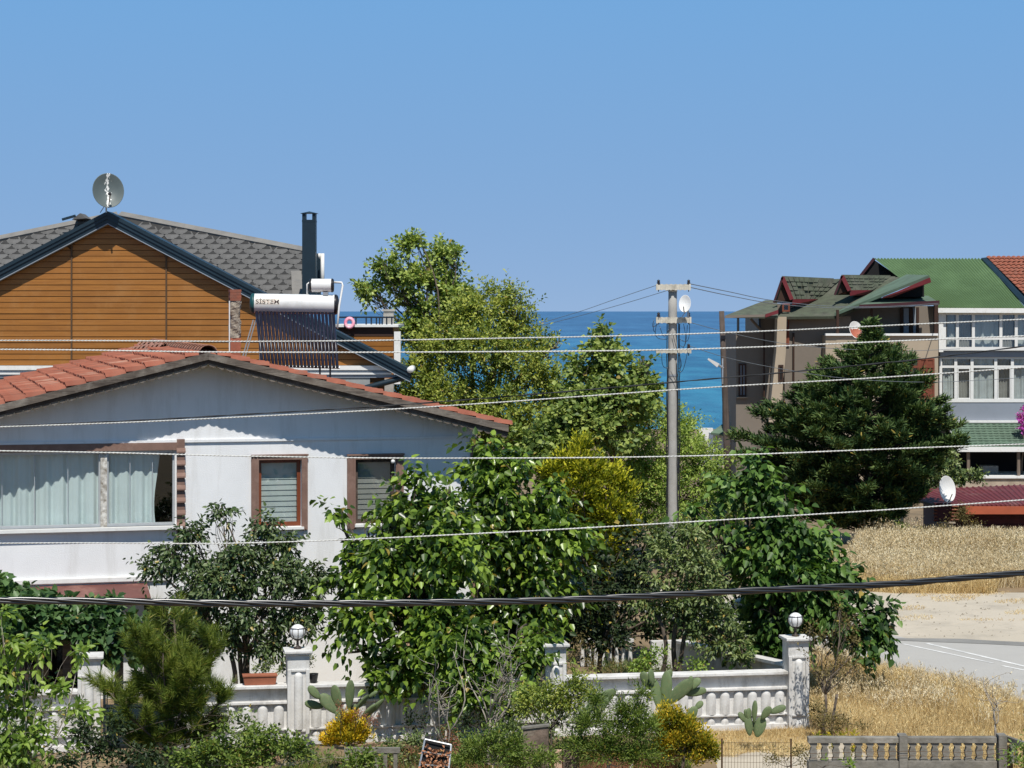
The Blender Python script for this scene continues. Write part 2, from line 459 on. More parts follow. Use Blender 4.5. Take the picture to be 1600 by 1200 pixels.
def sheet(name, pts, m, z):
    return MB().add([(x, y, z) for x, y in pts], [tuple(range(len(pts)))]).build(name, m, kind='structure')
sheet('dirt_verge', [(3.2, 52.5), (4.6, 44.8), (6, 43), (60, 38), (60, 51.9), (14, 51.6), (8.5, 51.8)], M['dirt'], .004)
sheet('road', [(2.2, 49.5), (7.4, 39.2), (8.47, 37.05), (14.2, 26), (22, 10), (40, 10), (26, 36), (9.96, 43.6), (7.9, 44.3), (5.2, 50)], M['asphalt'], .008)
M['patch'] = mat('dark_strip_asphalt', (.20, .195, .185), .95, .1, .8, .3, 40, col2=(.30, .29, .27), spec=.15)
sheet('dark_road_strip', [tuple(G(x, y).xy) for x, y in ((1385, 1001), (1450, 1003.5), (1540, 1007), (1640, 1012), (1640, 1006), (1560, 1002.5), (1500, 999), (1400, 998))], M['patch'], .014)  # darker strip along the far edge of the road
sheet('sandy_strip', [(2.7, 26), (5.5, 26), (5.6, 33), (4.6, 34.2), (3.0, 34.0)], M['dirt'], .005)
def stripe(a, b, w):
    a, b = Vector(a), Vector(b); d = (b - a).normalized(); n = Vector((-d.y, d.x)) * w / 2
    return [tuple(a - n), tuple(b - n), tuple(b + n), tuple(a + n)]
A0, A1 = G(1412, 1007).xy, G(1552, 1037).xy
mb = MB()
for s in (stripe(A0, A1, .07), stripe(G(1566, 1041).xy, G(1640, 1056).xy, .07), stripe(G(1448, 1006).xy, G(1640, 1051).xy, .09)):
    mb.add([(x, y, .012) for x, y in s], [(0, 1, 2, 3)])
mb.build('road_marking', M['paint'], kind='structure')
kb = MB()
e0, e1, e2 = Vector((5.6, 42.8)), Vector((7.4, 39.2)), Vector((14.2, 26))
for a, b in ((e0, e1), (e1, e2)):
    d = (b - a).normalized(); n = Vector((-d.y, d.x)) * .08
    kb.prism_z([tuple(a - n), tuple(b - n), tuple(b + n), tuple(a + n)][::-1], 0, .07)
M['kerb'] = mat('kerb_concrete', (.5, .48, .44), .9, .1, 2, .3, 30)
kb.build('kerb', M['kerb'], kind='structure')

def seamat():
    m = bpy.data.materials.new('sea_water'); m.use_nodes = True
    n, l = m.node_tree.nodes, m.node_tree.links; b = n['Principled BSDF']
    b.inputs['Roughness'].default_value = .38; b.inputs['Specular IOR Level'].default_value = .28
    tc = n.new('ShaderNodeTexCoord'); sp = n.new('ShaderNodeSeparateXYZ'); l.new(tc.outputs['Object'], sp.inputs[0])
    mr = n.new('ShaderNodeMapRange'); mr.interpolation_type = 'SMOOTHSTEP'; mr.inputs[1].default_value = 200; mr.inputs[2].default_value = 1500
    l.new(sp.outputs[1], mr.inputs[0])
    rp = n.new('ShaderNodeValToRGB'); e = rp.color_ramp.elements
    e[0].position = 0; e[0].color = (.026, .170, .300, 1); e[1].position = 1; e[1].color = (.038, .125, .275, 1)
    x = e.new(.25); x.color = (.028, .145, .290, 1)
    l.new(mr.outputs[0], rp.inputs[0])
    mp = n.new('ShaderNodeMapping'); mp.inputs['Scale'].default_value = (.016, .0035, 1); l.new(tc.outputs['Object'], mp.inputs[0])
    nz = n.new('ShaderNodeTexNoise'); nz.inputs['Scale'].default_value = 1; nz.inputs['Detail'].default_value = 8; l.new(mp.outputs[0], nz.inputs[0])
    r2 = n.new('ShaderNodeValToRGB'); r2.color_ramp.elements[0].position = .35; r2.color_ramp.elements[0].color = (.72, .74, .78, 1)
    r2.color_ramp.elements[1].position = .68; r2.color_ramp.elements[1].color = (1.35, 1.3, 1.2, 1); l.new(nz.outputs[0], r2.inputs[0])
    mx = n.new('ShaderNodeMix'); mx.data_type = 'RGBA'; mx.blend_type = 'MULTIPLY'; mx.inputs[0].default_value = 1
    l.new(rp.outputs[0], mx.inputs[6]); l.new(r2.outputs[0], mx.inputs[7])
    mq = n.new('ShaderNodeMapping'); mq.inputs['Scale'].default_value = (.16, .055, 1); l.new(tc.outputs['Object'], mq.inputs[0])
    nq = n.new('ShaderNodeTexNoise'); nq.inputs['Scale'].default_value = 1; nq.inputs['Detail'].default_value = 6; nq.inputs['Roughness'].default_value = .6; l.new(mq.outputs[0], nq.inputs[0])
    rq = n.new('ShaderNodeValToRGB'); rq.color_ramp.elements[0].position = .38; rq.color_ramp.elements[0].color = (.62, .68, .76, 1); rq.color_ramp.elements[1].position = .62; rq.color_ramp.elements[1].color = (1.3, 1.22, 1.12, 1); l.new(nq.outputs[0], rq.inputs[0])
    mz = n.new('ShaderNodeMix'); mz.data_type = 'RGBA'; mz.blend_type = 'MULTIPLY'; mz.inputs[0].default_value = .9; l.new(mx.outputs[2], mz.inputs[6]); l.new(rq.outputs[0], mz.inputs[7]); mx = mz
    # long pale wind streaks
    mp2 = n.new('ShaderNodeMapping'); mp2.inputs['Scale'].default_value = (.0006, .012, 1); l.new(tc.outputs['Object'], mp2.inputs[0])
    nz2 = n.new('ShaderNodeTexNoise'); nz2.inputs['Scale'].default_value = 1; nz2.inputs['Detail'].default_value = 5; l.new(mp2.outputs[0], nz2.inputs[0])
    r3 = n.new('ShaderNodeValToRGB'); r3.color_ramp.elements[0].position = .6; r3.color_ramp.elements[0].color = (0, 0, 0, 1)
    r3.color_ramp.elements[1].position = .72; r3.color_ramp.elements[1].color = (.55, .55, .55, 1); l.new(nz2.outputs[0], r3.inputs[0])
    mx2 = n.new('ShaderNodeMix'); mx2.data_type = 'RGBA'; l.new(r3.outputs[0], mx2.inputs[0]); l.new(mx.outputs[2], mx2.inputs[6]); mx2.inputs[7].default_value = (.06, .20, .34, 1)
    l.new(mx2.outputs[2], b.inputs['Base Color'])
    mp3 = n.new('ShaderNodeMapping'); mp3.inputs['Scale'].default_value = (.5, .22, 1); l.new(tc.outputs['Object'], mp3.inputs[0])
    nb = n.new('ShaderNodeTexNoise'); nb.inputs['Scale'].default_value = 1.0; nb.inputs['Detail'].default_value = 7; nb.inputs['Roughness'].default_value = .65; l.new(mp3.outputs[0], nb.inputs[0])
    bp = n.new('ShaderNodeBump'); bp.inputs['Strength'].default_value = .8; bp.inputs['Distance'].default_value = 1.1
    l.new(nb.outputs[0], bp.inputs['Height']); l.new(bp.outputs[0], b.inputs['Normal'])
    return m
M['sea'] = seamat()
s = MB(); ZS = -4.6
yy = [200, 260, 400, 800, 2000, 8000, 60000]
for j in range(6):
    w0, w1 = max(800, yy[j] * 1.5), max(800, yy[j + 1] * 1.5)
    s.face([(-w0, yy[j], ZS), (w0, yy[j], ZS), (w1, yy[j + 1], ZS), (-w1, yy[j + 1], ZS)])
s.build('sea', M['sea'], kind='structure')

# loose stones on the verge and along the road edge
rg0 = np.random.default_rng(44); st = MB()
for i in range(700):
    if i < 520: x, y = rg0.uniform(6.5, 15), rg0.uniform(44.6, 52.2)
    else: t = rg0.random(); x, y = 7.3 + (14 - 7.3) * t + rg0.normal(-.1, .12), 39.2 + (26 - 39.2) * t + rg0.normal(0, .15)
    r = .012 + .03 * rg0.random() ** 3; a = rg0.random() * 3
    st.add([(x + r * math.cos(a + k * 1.57) * rg0.uniform(.7, 1.3), y + r * math.sin(a + k * 1.57), .004) for k in range(4)] + [(x + r * .2, y, .01 + r * .8)], [(0, 1, 4), (1, 2, 4), (2, 3, 4), (3, 0, 4)])
M['pebble'] = mat('pale_stone', (.42, .37, .30), .95, .2, 8, .3, 20, col2=(.20, .17, .13))
tag(st.build('gravel', M['pebble']), 'loose small stones scattered on the sandy verge and road edge', 'gravel', None, 'stuff')
# ================================================================ white house with the red tile roof
M['stucco'] = mat('white_stucco', (.80, .805, .81), .93, .02, 1.2, .35, 55, col2=(.74, .745, .75), dirt=(.62, .615, .60), dscale=2.2, dstretch=(1.5, 1.5, .22))
M['whitepaint'] = mat('white_paint', (.80, .80, .78), .75, .05, 4, .15, 60, dirt=(.55, .54, .50), dscale=4)
M['flakywhite'] = mat('flaking_white_paint', (.70, .68, .63), .85, .1, 14, .8, 30, col2=(.20, .17, .13), dirt=(.25, .22, .18), dscale=9)
M['brownpaint'] = mat('brown_stucco_trim', (.225, .135, .105), .8, .08, 4, .2, 40, dirt=(.30, .20, .16), dscale=5)
M['redwood'] = mat('varnished_red_wood', (.23, .060, .022), .45, .15, 10, .2, 60, stretch=(1, 1, .2))
M['weathered'] = mat('weathered_grey_timber', (.165, .135, .11), .9, .18, 5, .6, 24, col2=(.07, .055, .045), stretch=(.35, 1, 4), dirt=(.27, .24, .205), dscale=2.5)
M['darktimber'] = mat('dark_timber', (.075, .052, .040), .85, .2, 6, .4, 30, dirt=(.16, .12, .10), dscale=3)
M['tile'] = mat('terracotta_tile', (.34, .112, .066), .85, .28, 3.5, .5, 45, col2=(.23, .070, .042), dirt=(.17, .10, .075), dscale=3.0)
M['paletile'] = mat('bleached_terracotta', (.40, .19, .13), .9, .2, 5, .5, 40, dirt=(.30, .20, .15), dscale=4)
M['maroon'] = mat('maroon_sheet_metal', (.145, .056, .048), .65, .08, 3, .2, 20, dirt=(.30, .16, .13), dscale=2)
M['curtain'] = mat('pale_teal_curtain', (.70, .76, .75), .9, .04, 2, .1, 30)
M['alu'] = mat('aluminium_frame', (.50, .52, .53), .45, .05, 5, .05, 30, metal=.3)
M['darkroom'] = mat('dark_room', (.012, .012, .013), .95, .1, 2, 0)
M['glass'] = glassmat('window_glass')
M['glassdull'] = glassmat('dull_glass', (.62, .66, .66), .05)
M['blind'] = mat('grey_blind', (.50, .52, .50), .85, .05, 3, .1, 40)
M['blind2'] = mat('taupe_blind', (.30, .28, .255), .85, .05, 3, .1, 40)
M['peach'] = mat('peach_plaster', (.62, .42, .30), .9, .08, 3, .2, 30)

W = Frame(325, 38.0, 15.0, 0.0)
wh = thing('white_house', 'white stucco house with low red tile gable roof and curtained windows behind the mulberry', 'house', W.loc, W.t)
KO = -.6                                               # plane of the bargeboards
ua, za = W.q(325, 551, KO)
ur, zr = W.q(793, 664, KO)
ul0, zl0 = W.q(0, 632, KO)
mr_, ml_ = (za - zr) / (ur - ua), (za - zl0) / (ua - ul0)
ul = ua - (ur - ua) * 1.0
def roofz(u): return za - (mr_ * (u - ua) if u > ua else ml_ * (ua - u))
DEPTH = 8.4
wr_, _ = W.q(741, 760, 0); wl_ = ul + .55
zm = W.q(500, 686, 0)[1]                               # moulding height
# openings
bu1, bz0 = W.q(273, 821, 0); bz1 = W.q(140, 705, 0)[1]; bu0 = wl_ + .35
w1 = (W.q(404, 0, 0)[0], W.q(471, 0, 0)[0], W.q(437, 823, 0)[1], W.q(437, 718, 0)[1])
w2 = (W.q(555, 0, 0)[0], W.q(618, 0, 0)[0], W.q(586, 818, 0)[1], W.q(586, 717, 0)[1])
dl = (W.q(-70, 0, 0)[0], W.q(152, 0, 0)[0], .1, 1.55)
dn = (W.q(225, 0, 0)[0], W.q(330, 0, 0)[0], .0, 1.55)
dr = (W.q(622, 0, 0)[0], W.q(668, 0, 0)[0], .3, 1.9)
mb = MB()
wall_holes(mb, wl_, wr_, 0, zm, [(bu0, bu1, bz0, bz1), w1, w2, dl, dn, dr], 0, .24)
# gable above the moulding, side walls and back wall
und = .17
mb.prism([(wl_, zm), (wr_, zm), (wr_, roofz(wr_) - und), (ua, za - und), (wl_, roofz(wl_) - und)], 0, .24)
mb.prism([(wl_, 0), (wr_, 0), (wr_, roofz(wr_) - und), (ua, za - und), (wl_, roofz(wl_) - und)], DEPTH - 1.0, DEPTH - .8)
mb.box(wr_ - .22, wr_, .24, DEPTH - 1.0, 0, roofz(wr_) - und - .01)
mb.box(wl_, wl_ + .22, .24, DEPTH - 1.0, 0, roofz(wl_) - und - .01)
mb.build('wall', M['stucco'], wh)
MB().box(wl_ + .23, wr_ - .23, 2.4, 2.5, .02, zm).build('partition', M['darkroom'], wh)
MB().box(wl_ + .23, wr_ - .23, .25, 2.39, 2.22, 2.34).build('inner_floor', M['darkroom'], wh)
MB().box(wl_ - .03, wr_ + .03, -.035, -.002, zm - .022, zm + .022).build('moulding', M['stucco'], wh)
# lower drip edge of the upper storey, slightly bowed, and the maroon canopy strip
db0, dz0 = W.q(-20, 901, -.02); db1, _ = W.q(222, 906, -.02); 
c_drip = W.q(100, 912, 0)[1]
MB().box(wl_ + .001, db1 + .5, -.055, -.003, c_drip, c_drip + .095).build('drip_edge', M['whitepaint'], wh, bevel=.015)
c0 = W.q(100, 912, 0)[1]
MB().plate([(wl_ + .2, -.02, c0 - .03), (wl_ + .2, -.7, c0 - .19), (db1 + .08, -.7, c0 - .19), (db1 + .08, -.02, c0 - .03)][::1], .03).build('canopy', M['maroon'], wh)
# roof deck and bargeboards
def rake(ub0, ub1, top, bot, k0, k1, name, m, lab=None):
    mbx = MB(); poly = []
    us = np.linspace(ub0, ub1, 12)
    a = [(u, roofz(u) - top) for u in us]; b = [(u, roofz(u) - bot) for u in us]
    mbx.prism(b + a[::-1], k0, k1); return mbx.build(name, m, wh, label=lab)
for (a, b) in ((ul, ua - .001), (ua + .001, ur)):
    rake(a, b, .06, .109, KO - .03, DEPTH, 'roof_deck', M['darktimber'])
    rake(a, b, .0, .115, KO - .075, KO - .033, 'bargeboard', M['weathered'])
    rake(a, b, .110, .175, KO - .03, KO + .01, 'inner_bargeboard', M['darktimber'])
    mbx = MB(); n = int((b - a) / .14)                   # scalloped trim hanging under the boards
    top, bot = [], []
    for i in range(n):
        u0 = a + (b - a) * i / n; u1 = a + (b - a) * (i + 1) / n
        for j in range(6):
            t = j / 6; u = u0 + (u1 - u0) * t
            bot.append((u, roofz(u) - .185 - .045 * math.sin(math.pi * t) ** .6))
    bot.append((b, roofz(b) - .185)); top = [(p[0], roofz(p[0]) - .175) for p in bot]
    for i in range(len(bot) - 1): mbx.slab([(bot[i][0], KO - .02, bot[i][1]), (bot[i + 1][0], KO - .02, bot[i + 1][1]), (top[i + 1][0], KO - .02, top[i + 1][1]), (top[i][0], KO - .02, top[i][1])], (0, .025, 0))
    o = mbx.build('scalloped_trim', M['weathered'], wh); o['kind'] = 'stuff'
# tiles
TW, TH = .235, .335
def tile_mesh(name, w, h, amp, t, m, rng):
    mb = MB(); n = 6; top = []
    prof = [(-.5, .0), (-.32, .75), (-.14, 1.0), (.04, .7), (.2, .08), (.5, -.05)]
    g0 = [(x * w * 1.06, -.03 + rng.normal(0, .004), z * amp + t) for x, z in prof]; g1 = [(x * w * 1.04, h * 1.08, z * amp) for x, z in prof]
    b = len(mb.v); mb.v += g0 + g1 + [(x, y, z - t) for x, y, z in g0]
    for i in range(n - 1):
        mb.f.append((i, i + 1, n + i + 1, n + i)); mb.mi.append(0)
        mb.f.append((2 * n + i, 2 * n + i + 1, i + 1, i)); mb.mi.append(0)
    return mb
rng = np.random.default_rng(3)
tmesh = [tile_mesh('tile', TW, TH, .072, .052, None, rng).mesh('roof_tile', M['tile']) for _ in range(3)] + [tile_mesh('tile', TW, TH, .072, .052, None, rng).mesh('roof_tile', M['paletile'])]
tsrc = tile_mesh('tile', TW, TH, .072, .052, None, rng)
def tile_mat(side, i, j, rg):
    s = ml_ if side < 0 else mr_
    ang = math.atan(s); up = Vector((-side * math.cos(ang), 0, math.sin(ang)))      # towards the ridge
    acr = Vector((0, 1, 0)) * (1 if side > 0 else -1); nn = acr.cross(up)
    if nn.z < 0: acr = -acr; nn = -nn
    u = (ul if side < 0 else ur) - side * (.0 + j * TH * math.cos(ang)) + side * .04
    y = KO - .02 + (i + .5) * TW
    p = Vector((u, y, roofz(u) - .028 + rg.normal(0, .004)))
    Mx = Matrix((acr, up, nn)).transposed().to_4x4(); Mx.translation = p
    return Mx @ Matrix.Rotation(rg.normal(0, .025), 4, 'Z') @ Matrix.Rotation(rg.normal(0, .02), 4, 'X')
nrow = int((ur - ua) / math.cos(math.atan(mr_)) / TH); ncol = int((DEPTH - KO) / TW)
rest = MB(); cnt = 0; order = []
for side in (-1, 1):
    for j in range(nrow + 1):
        for i in range(ncol): order.append((side, i, j))
first = [(s, i, j) for s, i, j in order if s < 0 and j > 2 and i < 24] + [(1, 0, j) for j in range(nrow + 1)]
first = first[:298]; fs = set(first)
for (s, i, j) in order:
    Mx = tile_mat(s, i, j, rng)
    if (s, i, j) in fs: inst('roof_tile', tmesh[int(rng.choice(4, p=[.3, .3, .3, .1]))], wh, Mx)
    else: rest.add([Mx @ Vector(v) for v in tsrc.v], tsrc.f)
rest.build('roof_tiles', M['tile'], wh, kind='stuff')
rc = MB()
for i in range(int((DEPTH - KO) / .36)):
    y = KO - .05 + i * .36
    rc.grid(lambda a, b: (ua + .13 * math.cos(math.pi * a) * (1.05 - .12 * b), y + .40 * b, za + .0 + .10 * math.sin(math.pi * a) * (1.05 - .12 * b) + .015 * (1 - b)), 8, 2)
rt = rc.build('ridge_tiles', M['paletile'], wh, True, kind='stuff')
sm = rt.modifiers.new('thickness', 'SOLIDIFY'); sm.thickness = .016; sm.offset = -1
# crumpled cement bedding where the ridge meets the gable
rb = MB(); rr = np.random.default_rng(5)
for i in range(9):
    y = 4.4 + i * .42
    rb.grid(lambda a, b: (ua - .55 + .95 * a, y + .46 * b, za - .10 + .16 * math.sin(math.pi * a) + .05 * math.sin(a * 21 + i)), 14, 3)
rb.build('ridge_flashing', M['paletile'], wh, True, kind='stuff')
# bay window with aluminium edged panes
MB().box(bu0 - .1, bu1 + .06, -.05, -.003, bz1, W.q(140, 693, 0)[1]).build('window_lintel', M['brownpaint'], wh)
MB().box(bu0 - .1, bu1 + .12, -.13, .10, bz0 - .055, bz0).build('window_sill', M['whitepaint'], wh)
tk = .09
pu0, pu1 = W.q(157, 0, .05)[0], W.q(167, 0, .05)[0]
MB().box(pu0, pu1, .02, .17, bz0, bz1).build('window_post', M['flakywhite'], wh)
def bay(a, b, pxs, lab):
    fr = MB(); fr.box(a, b, tk - .03, tk + .04, bz1 - .05, bz1 - .001); fr.box(a, b, tk - .05, tk + .05, bz0 + .001, bz0 + .05)
    fr.box(a, a + .03, tk - .03, tk + .04, bz0 + .05, bz1 - .05); fr.box(b - .03, b, tk - .03, tk + .04, bz0 + .05, bz1 - .05)
    win = fr.build('bay_window', M['alu'], wh)
    us = [a + .03] + [W.q(p, 0, tk)[0] for p in pxs] + [b - .03]
    for u0, u1 in zip(us[:-1], us[1:]):
        MB().box(u0 + .006, u1 - .006, tk, tk + .008, bz0 + .05, bz1 - .05).build('pane', M['glass'], win)
    for u in us[1:-1]: MB().box(u - .005, u + .005, tk - .012, tk + .02, bz0 + .05, bz1 - .05).build('pane_edge', M['alu'], win)
bay(bu0, pu0, [-160, -105, -50, 3, 54, 106], '')
bay(pu1, bu1, [203, 238], '')
def curtain(u0, u1, slant=0.0, ph=0.0, amp=.032, m='curtain', k=.19, z0=None, z1=None, par=None, waves=26.0):
    z0 = z0 or bz0 + .03; z1 = z1 or bz1 - .04
    rr = random.Random(int(ph * 10)); ph1, ph2 = rr.random() * 6, rr.random() * 6
    def fn(a, b):
        e = u1 - slant * (1 - b) * (math.sin(b * 3) * .6 + .6) if slant else u1
        u = u0 + (e - u0) * a
        w = math.sin(u * waves + ph1) + .6 * math.sin(u * waves * 1.9 + ph2) + .4 * math.sin(u * 9 + ph)
        return (u, k + amp * w * (.55 + .45 * (1 - b)), z0 + (z1 - z0) * b)
    return MB().grid(fn, max(20, int((u1 - u0) / .012)), 14).build('curtain', M[m], par or wh, True)
curtain(bu0 + .02, W.q(54, 0, .19)[0], 0, 1)
curtain(W.q(55, 0, .19)[0], W.q(153, 0, .19)[0] + .05, 0, 2)
curtain(W.q(168, 0, .19)[0], W.q(250, 0, .19)[0], .13, 3)
# brown louvred post at the end of the bay
lp0, lp1 = W.q(276, 0, 0)[0], W.q(288, 0, 0)[0]; lz0, lz1 = W.q(282, 850, 0)[1], W.q(282, 686, 0)[1]
lv = MB().box(lp0, lp1, -.07, -.003, lz0, lz1).build('louvred_post', M['brownpaint'], wh)
for i in range(8):
    z = lz0 + .08 + (lz1 - lz0 - .1) * i / 8
    MB().slab([(lp0 - .01, -.115, z), (lp1 + .01, -.115, z), (lp1 + .01, -.072, z + .06), (lp0 - .01, -.072, z + .06)], (0, 0, .025)).build('louvre', M['brownpaint'], lv)
# two framed windows
def framed(h, ox0, ox1, oztop, ozbot, wood, inner, blindm, sill):
    u0, u1, z0, z1 = h
    a, b = W.q(ox0, 0, -.05)[0], W.q(ox1, 0, -.05)[0]; zt = W.q((ox0 + ox1) / 2, oztop, -.05)[1]; zb = W.q((ox0 + ox1) / 2, ozbot, -.05)[1]
    fr = MB(); fr.box(a, u0, -.05, -.003, zb, zt); fr.box(u1, b, -.05, -.003, zb, zt); fr.box(u0, u1, -.05, -.003, z1, zt)
    for x in (a + .028, u0 - .035, u1 + .02, b - .045): fr.box(x, x + .018, -.062, -.0505, zb + .02, zt - .03)
    fr.box(a - .01, b + .01, -.075, -.0505, zt - .028, zt)
    win = fr.build('window', M['brownpaint'], wh)
    t = .062; k0, k1 = .09, .14
    MB().box(u0, u0 + t, k0, k1, z0, z1).box(u1 - t, u1, k0, k1, z0, z1).box(u0 + t, u1 - t, k0, k1, z1 - t, z1).box(u0 + t, u1 - t, k0, k1, z0, z0 + t * 1.2).build('window_frame', M[wood], win)
    MB().box(u0 + t, u1 - t, .115, .121, z0 + t, z1 - t).build('pane', M['glass'], win)
    n = 11
    for i in range(n):
        z = z0 + t + (z1 - z0 - 2 * t) * (i + .5) / n; hh = (z1 - z0) / n * .485
        MB().slab([(u0 + t, .15, z - hh), (u1 - t, .15, z - hh), (u1 - t, .165, z + hh), (u0 + t, .165, z + hh)], (0, .004, 0)).build('blind_slat', M[blindm], win)
    if sill: MB().box(u0 - .02, u1 + .03, -.10, .085, z0 - .045, z0 - .002).build('window_sill', M['whitepaint'], win)
framed(w1, 393, 481, 710, 829, 'redwood', None, 'blind', True)
framed(w2, 543, 631, 709, 826, 'darktimber', None, 'blind2', True)
MB().ball(W.w(614, 721, -.12), .036, 12, 8).build('wall_lamp', M['whitepaint'], wh, True)
a, b = W.q(736, 0, -.04)[0], W.q(764, 0, -.04)[0]; z1 = W.q(745, 684, -.04)[1]
MB().box(a, wr_ + .04, -.04, -.003, 1.2, z1).build('corner_pilaster', M['brownpaint'], wh)
# ground floor openings added to darken the wall behind the arbour
for h, nm in ((dl, 'added_window'), (dn, 'added_doorway')):
    u0, u1, z0, z1 = h
    f = MB().box(u0, u0 + .07, .05, .12, z0, z1).box(u1 - .07, u1, .05, .12, z0, z1).box(u0 + .07, u1 - .07, .05, .12, z1 - .07, z1).box((u0 + u1) / 2 - .03, (u0 + u1) / 2 + .03, .05, .12, z0, z1 - .07).build(nm, M['darktimber'], wh)
    MB().box(u0 + .07, u1 - .07, .08, .085, z0, z1 - .07).build('pane', M['glassdull'], f)
MB().box(dr[0], dr[1], .14, .17, dr[2], dr[3]).build('side_door', M['peach'], wh)
# flue standing on the roof
def on(px, py, D): 
    p = P(px, py, D) - Vector(W.loc); return Vector((p.x * W.r.x + p.y * W.r.y, p.x * W.n.x + p.y * W.n.y, p.z))
FD = 41.5
b0, b1 = on(367, 562, FD), on(367, 528, FD)
fl = MB().box(b0.x - .095, b0.x + .095, b0.y - .1, b0.y + .1, b0.z - .12, b1.z).build('chimney', M['tile'], wh)
b2 = on(367, 470, FD); rr = np.random.default_rng(8)
def rough(a, c):
    ang = a * 2 * math.pi; q = .098 + .012 * math.sin(ang * 2 + c * 9) + .010 * math.sin(c * 23 + ang * 3)
    s = max(abs(math.cos(ang)), abs(math.sin(ang))); q = q / s ** .8
    return (b0.x + q * math.cos(ang), b0.y + q * math.sin(ang), b1.z + (b2.z - b1.z) * c)
M['mortar'] = mat('flaking_mortar', (.52, .46, .37), .95, .2, 8, 1.0, 22, col2=(.17, .12, .085), dirt=(.12, .08, .06), dscale=7, bdist=.03)
MB().grid(rough, 20, 16).build('flue', M['mortar'], fl)
b3 = on(367, 452, FD)
cp = MB()
for i in range(4): cp.box(b0.x - .1 - .006 * (i % 2), b0.x + .1 + .006 * (i % 2), b0.y - .1, b0.y + .1, b2.z + (b3.z - b2.z) * i / 4, b2.z + (b3.z - b2.z) * (i + .93) / 4)
cp.box(b0.x - .09, b0.x + .09, b0.y - .09, b0.y + .09, b2.z, b3.z - .01)
cp.build('chimney_cap', M['tile'], fl)
MB().tube([on(358.5, 560, FD - .15), on(358.5, 470, FD - .15)], .012, 6).build('pipe', M['whitepaint'], fl)

# ================================================================ solar water heater on the roof
M['tankwhite'] = mat('white_enamel_tank', (.78, .78, .76), .35, .03, 3, .05, 30, spec=.5, dirt=(.55, .55, .52), dscale=2)
M['tealend'] = mat('dark_teal_plastic', (.012, .075, .080), .45, .1, 3, .05, 30)
M['blackpl'] = mat('black_plastic', (.014, .014, .018), .4, .1, 3, .05, 30)
M['tube'] = mat('evacuated_glass_tube', (.014, .015, .032), .35, .12, 2, 0, spec=.5)
M['galv'] = mat('galvanised_steel', (.50, .51, .52), .45, .08, 6, .1, 40, metal=.6)
M['decal'] = mat('worn_decal', (.74, .70, .62), .7, .05, 14, .1, 40, dirt=(.40, .20, .12), dscale=14)
M['ink'] = mat('decal_ink', (.05, .03, .03), .7, .1, 9, 0)
SD = 41.0
sh = thing('solar_water_heater', 'solar water heater with white tank above dark glass tubes on the tiled roof', 'water heater', P(460, 590, SD))
so = Vector(sh.location)
def S(px, py, dd=0): return P(px, py, SD + dd) - so
tc0, tc1 = S(393, 474, .95), S(527, 476, 1.05); R = .185
ax = (tc1 - tc0).normalized()
def cyl(mb, a, b, prof, n=28):
    "turn a profile of (radius, distance along a->b)"
    ax = (b - a).normalized(); q = ax.to_track_quat('Z', 'Y').to_matrix(); mb.lathe(prof, a, n, M=q); return mb
Lt = (tc1 - tc0).length
cyl(MB(), tc0, tc1, [(R, .05), (R * 1.005, .06), (R, .08), (R, Lt - .08), (R * 1.005, Lt - .06), (R, Lt - .05)]).build('tank', M['tankwhite'], sh, True)
cyl(MB(), tc0, tc1, [(0.001, -.035), (R * .5, -.03), (R * .9, -.012), (R * 1.03, .02), (R * 1.03, .055), (R * .99, .056)]).build('tank_end', M['tealend'], sh, True)
cyl(MB(), tc0, tc1, [(R * .99, Lt - .056), (R * 1.03, Lt - .055), (R * 1.03, Lt - .02), (R * .9, Lt + .012), (R * .5, Lt + .03), (.001, Lt + .035)]).build('tank_end', M['blackpl'], sh, True)
# decal wraps the tank face; the lettering stands a hair in front
def dec(a, b):
    ang = math.radians(200 - 36 * b) ; x = .10 + .46 * a
    p = tc0 + ax * x; return p + Vector((0, math.cos(ang) * (R + .002), -math.sin(ang) * (R + .002) * -1))
def tankpt(x, ang, r):      # ang 0 faces the camera, positive upwards
    p = tc0 + ax * x; return p + Vector((0, -math.cos(ang) * r, math.sin(ang) * r))
dcl = MB().grid(lambda a, b: tankpt(.085 + .46 * a, math.radians(-6 + 38 * b), R + .002), 6, 10).build('label', M['decal'], sh, True)
cu = bpy.data.curves.new('lettering', 'FONT'); cu.body = 'S\u0130STEM'; cu.size = .15; cu.extrude = .0; cu.offset = .0008
to = bpy.data.objects.new('lettering', cu); COL.objects.link(to)
bpy.context.view_layer.update()
me = bpy.data.meshes.new_from_object(to.evaluated_get(bpy.context.evaluated_depsgraph_get())); bpy.data.objects.remove(to)
co = np.zeros(len(me.vertices) * 3, np.float32); me.vertices.foreach_get('co', co); co = co.reshape(-1, 3)
sx = .43 / (co[:, 0].max() - co[:, 0].min()); sy = .105 / (co[:, 1].max() - co[:, 1].min())
for v, c in zip(me.vertices, co): v.co = tankpt(.10 + (c[0] - co[:, 0].min()) * sx, math.radians(-1) + (c[1] - co[:, 1].min()) * sy / R, R + .0045)
me.materials.clear(); me.materials.append(M['ink']); me.update()
lt = bpy.data.objects.new('lettering', me); COL.objects.link(lt); lt.parent = dcl
NT = 22; tb0, tb1 = S(410, 570, -.05), S(527, 573, -.02)
tt0, tt1 = tc0 + ax * .10 + Vector((0, -.06, -R * .7)), tc1 - ax * .07 + Vector((0, -.06, -R * .7))
tm = None
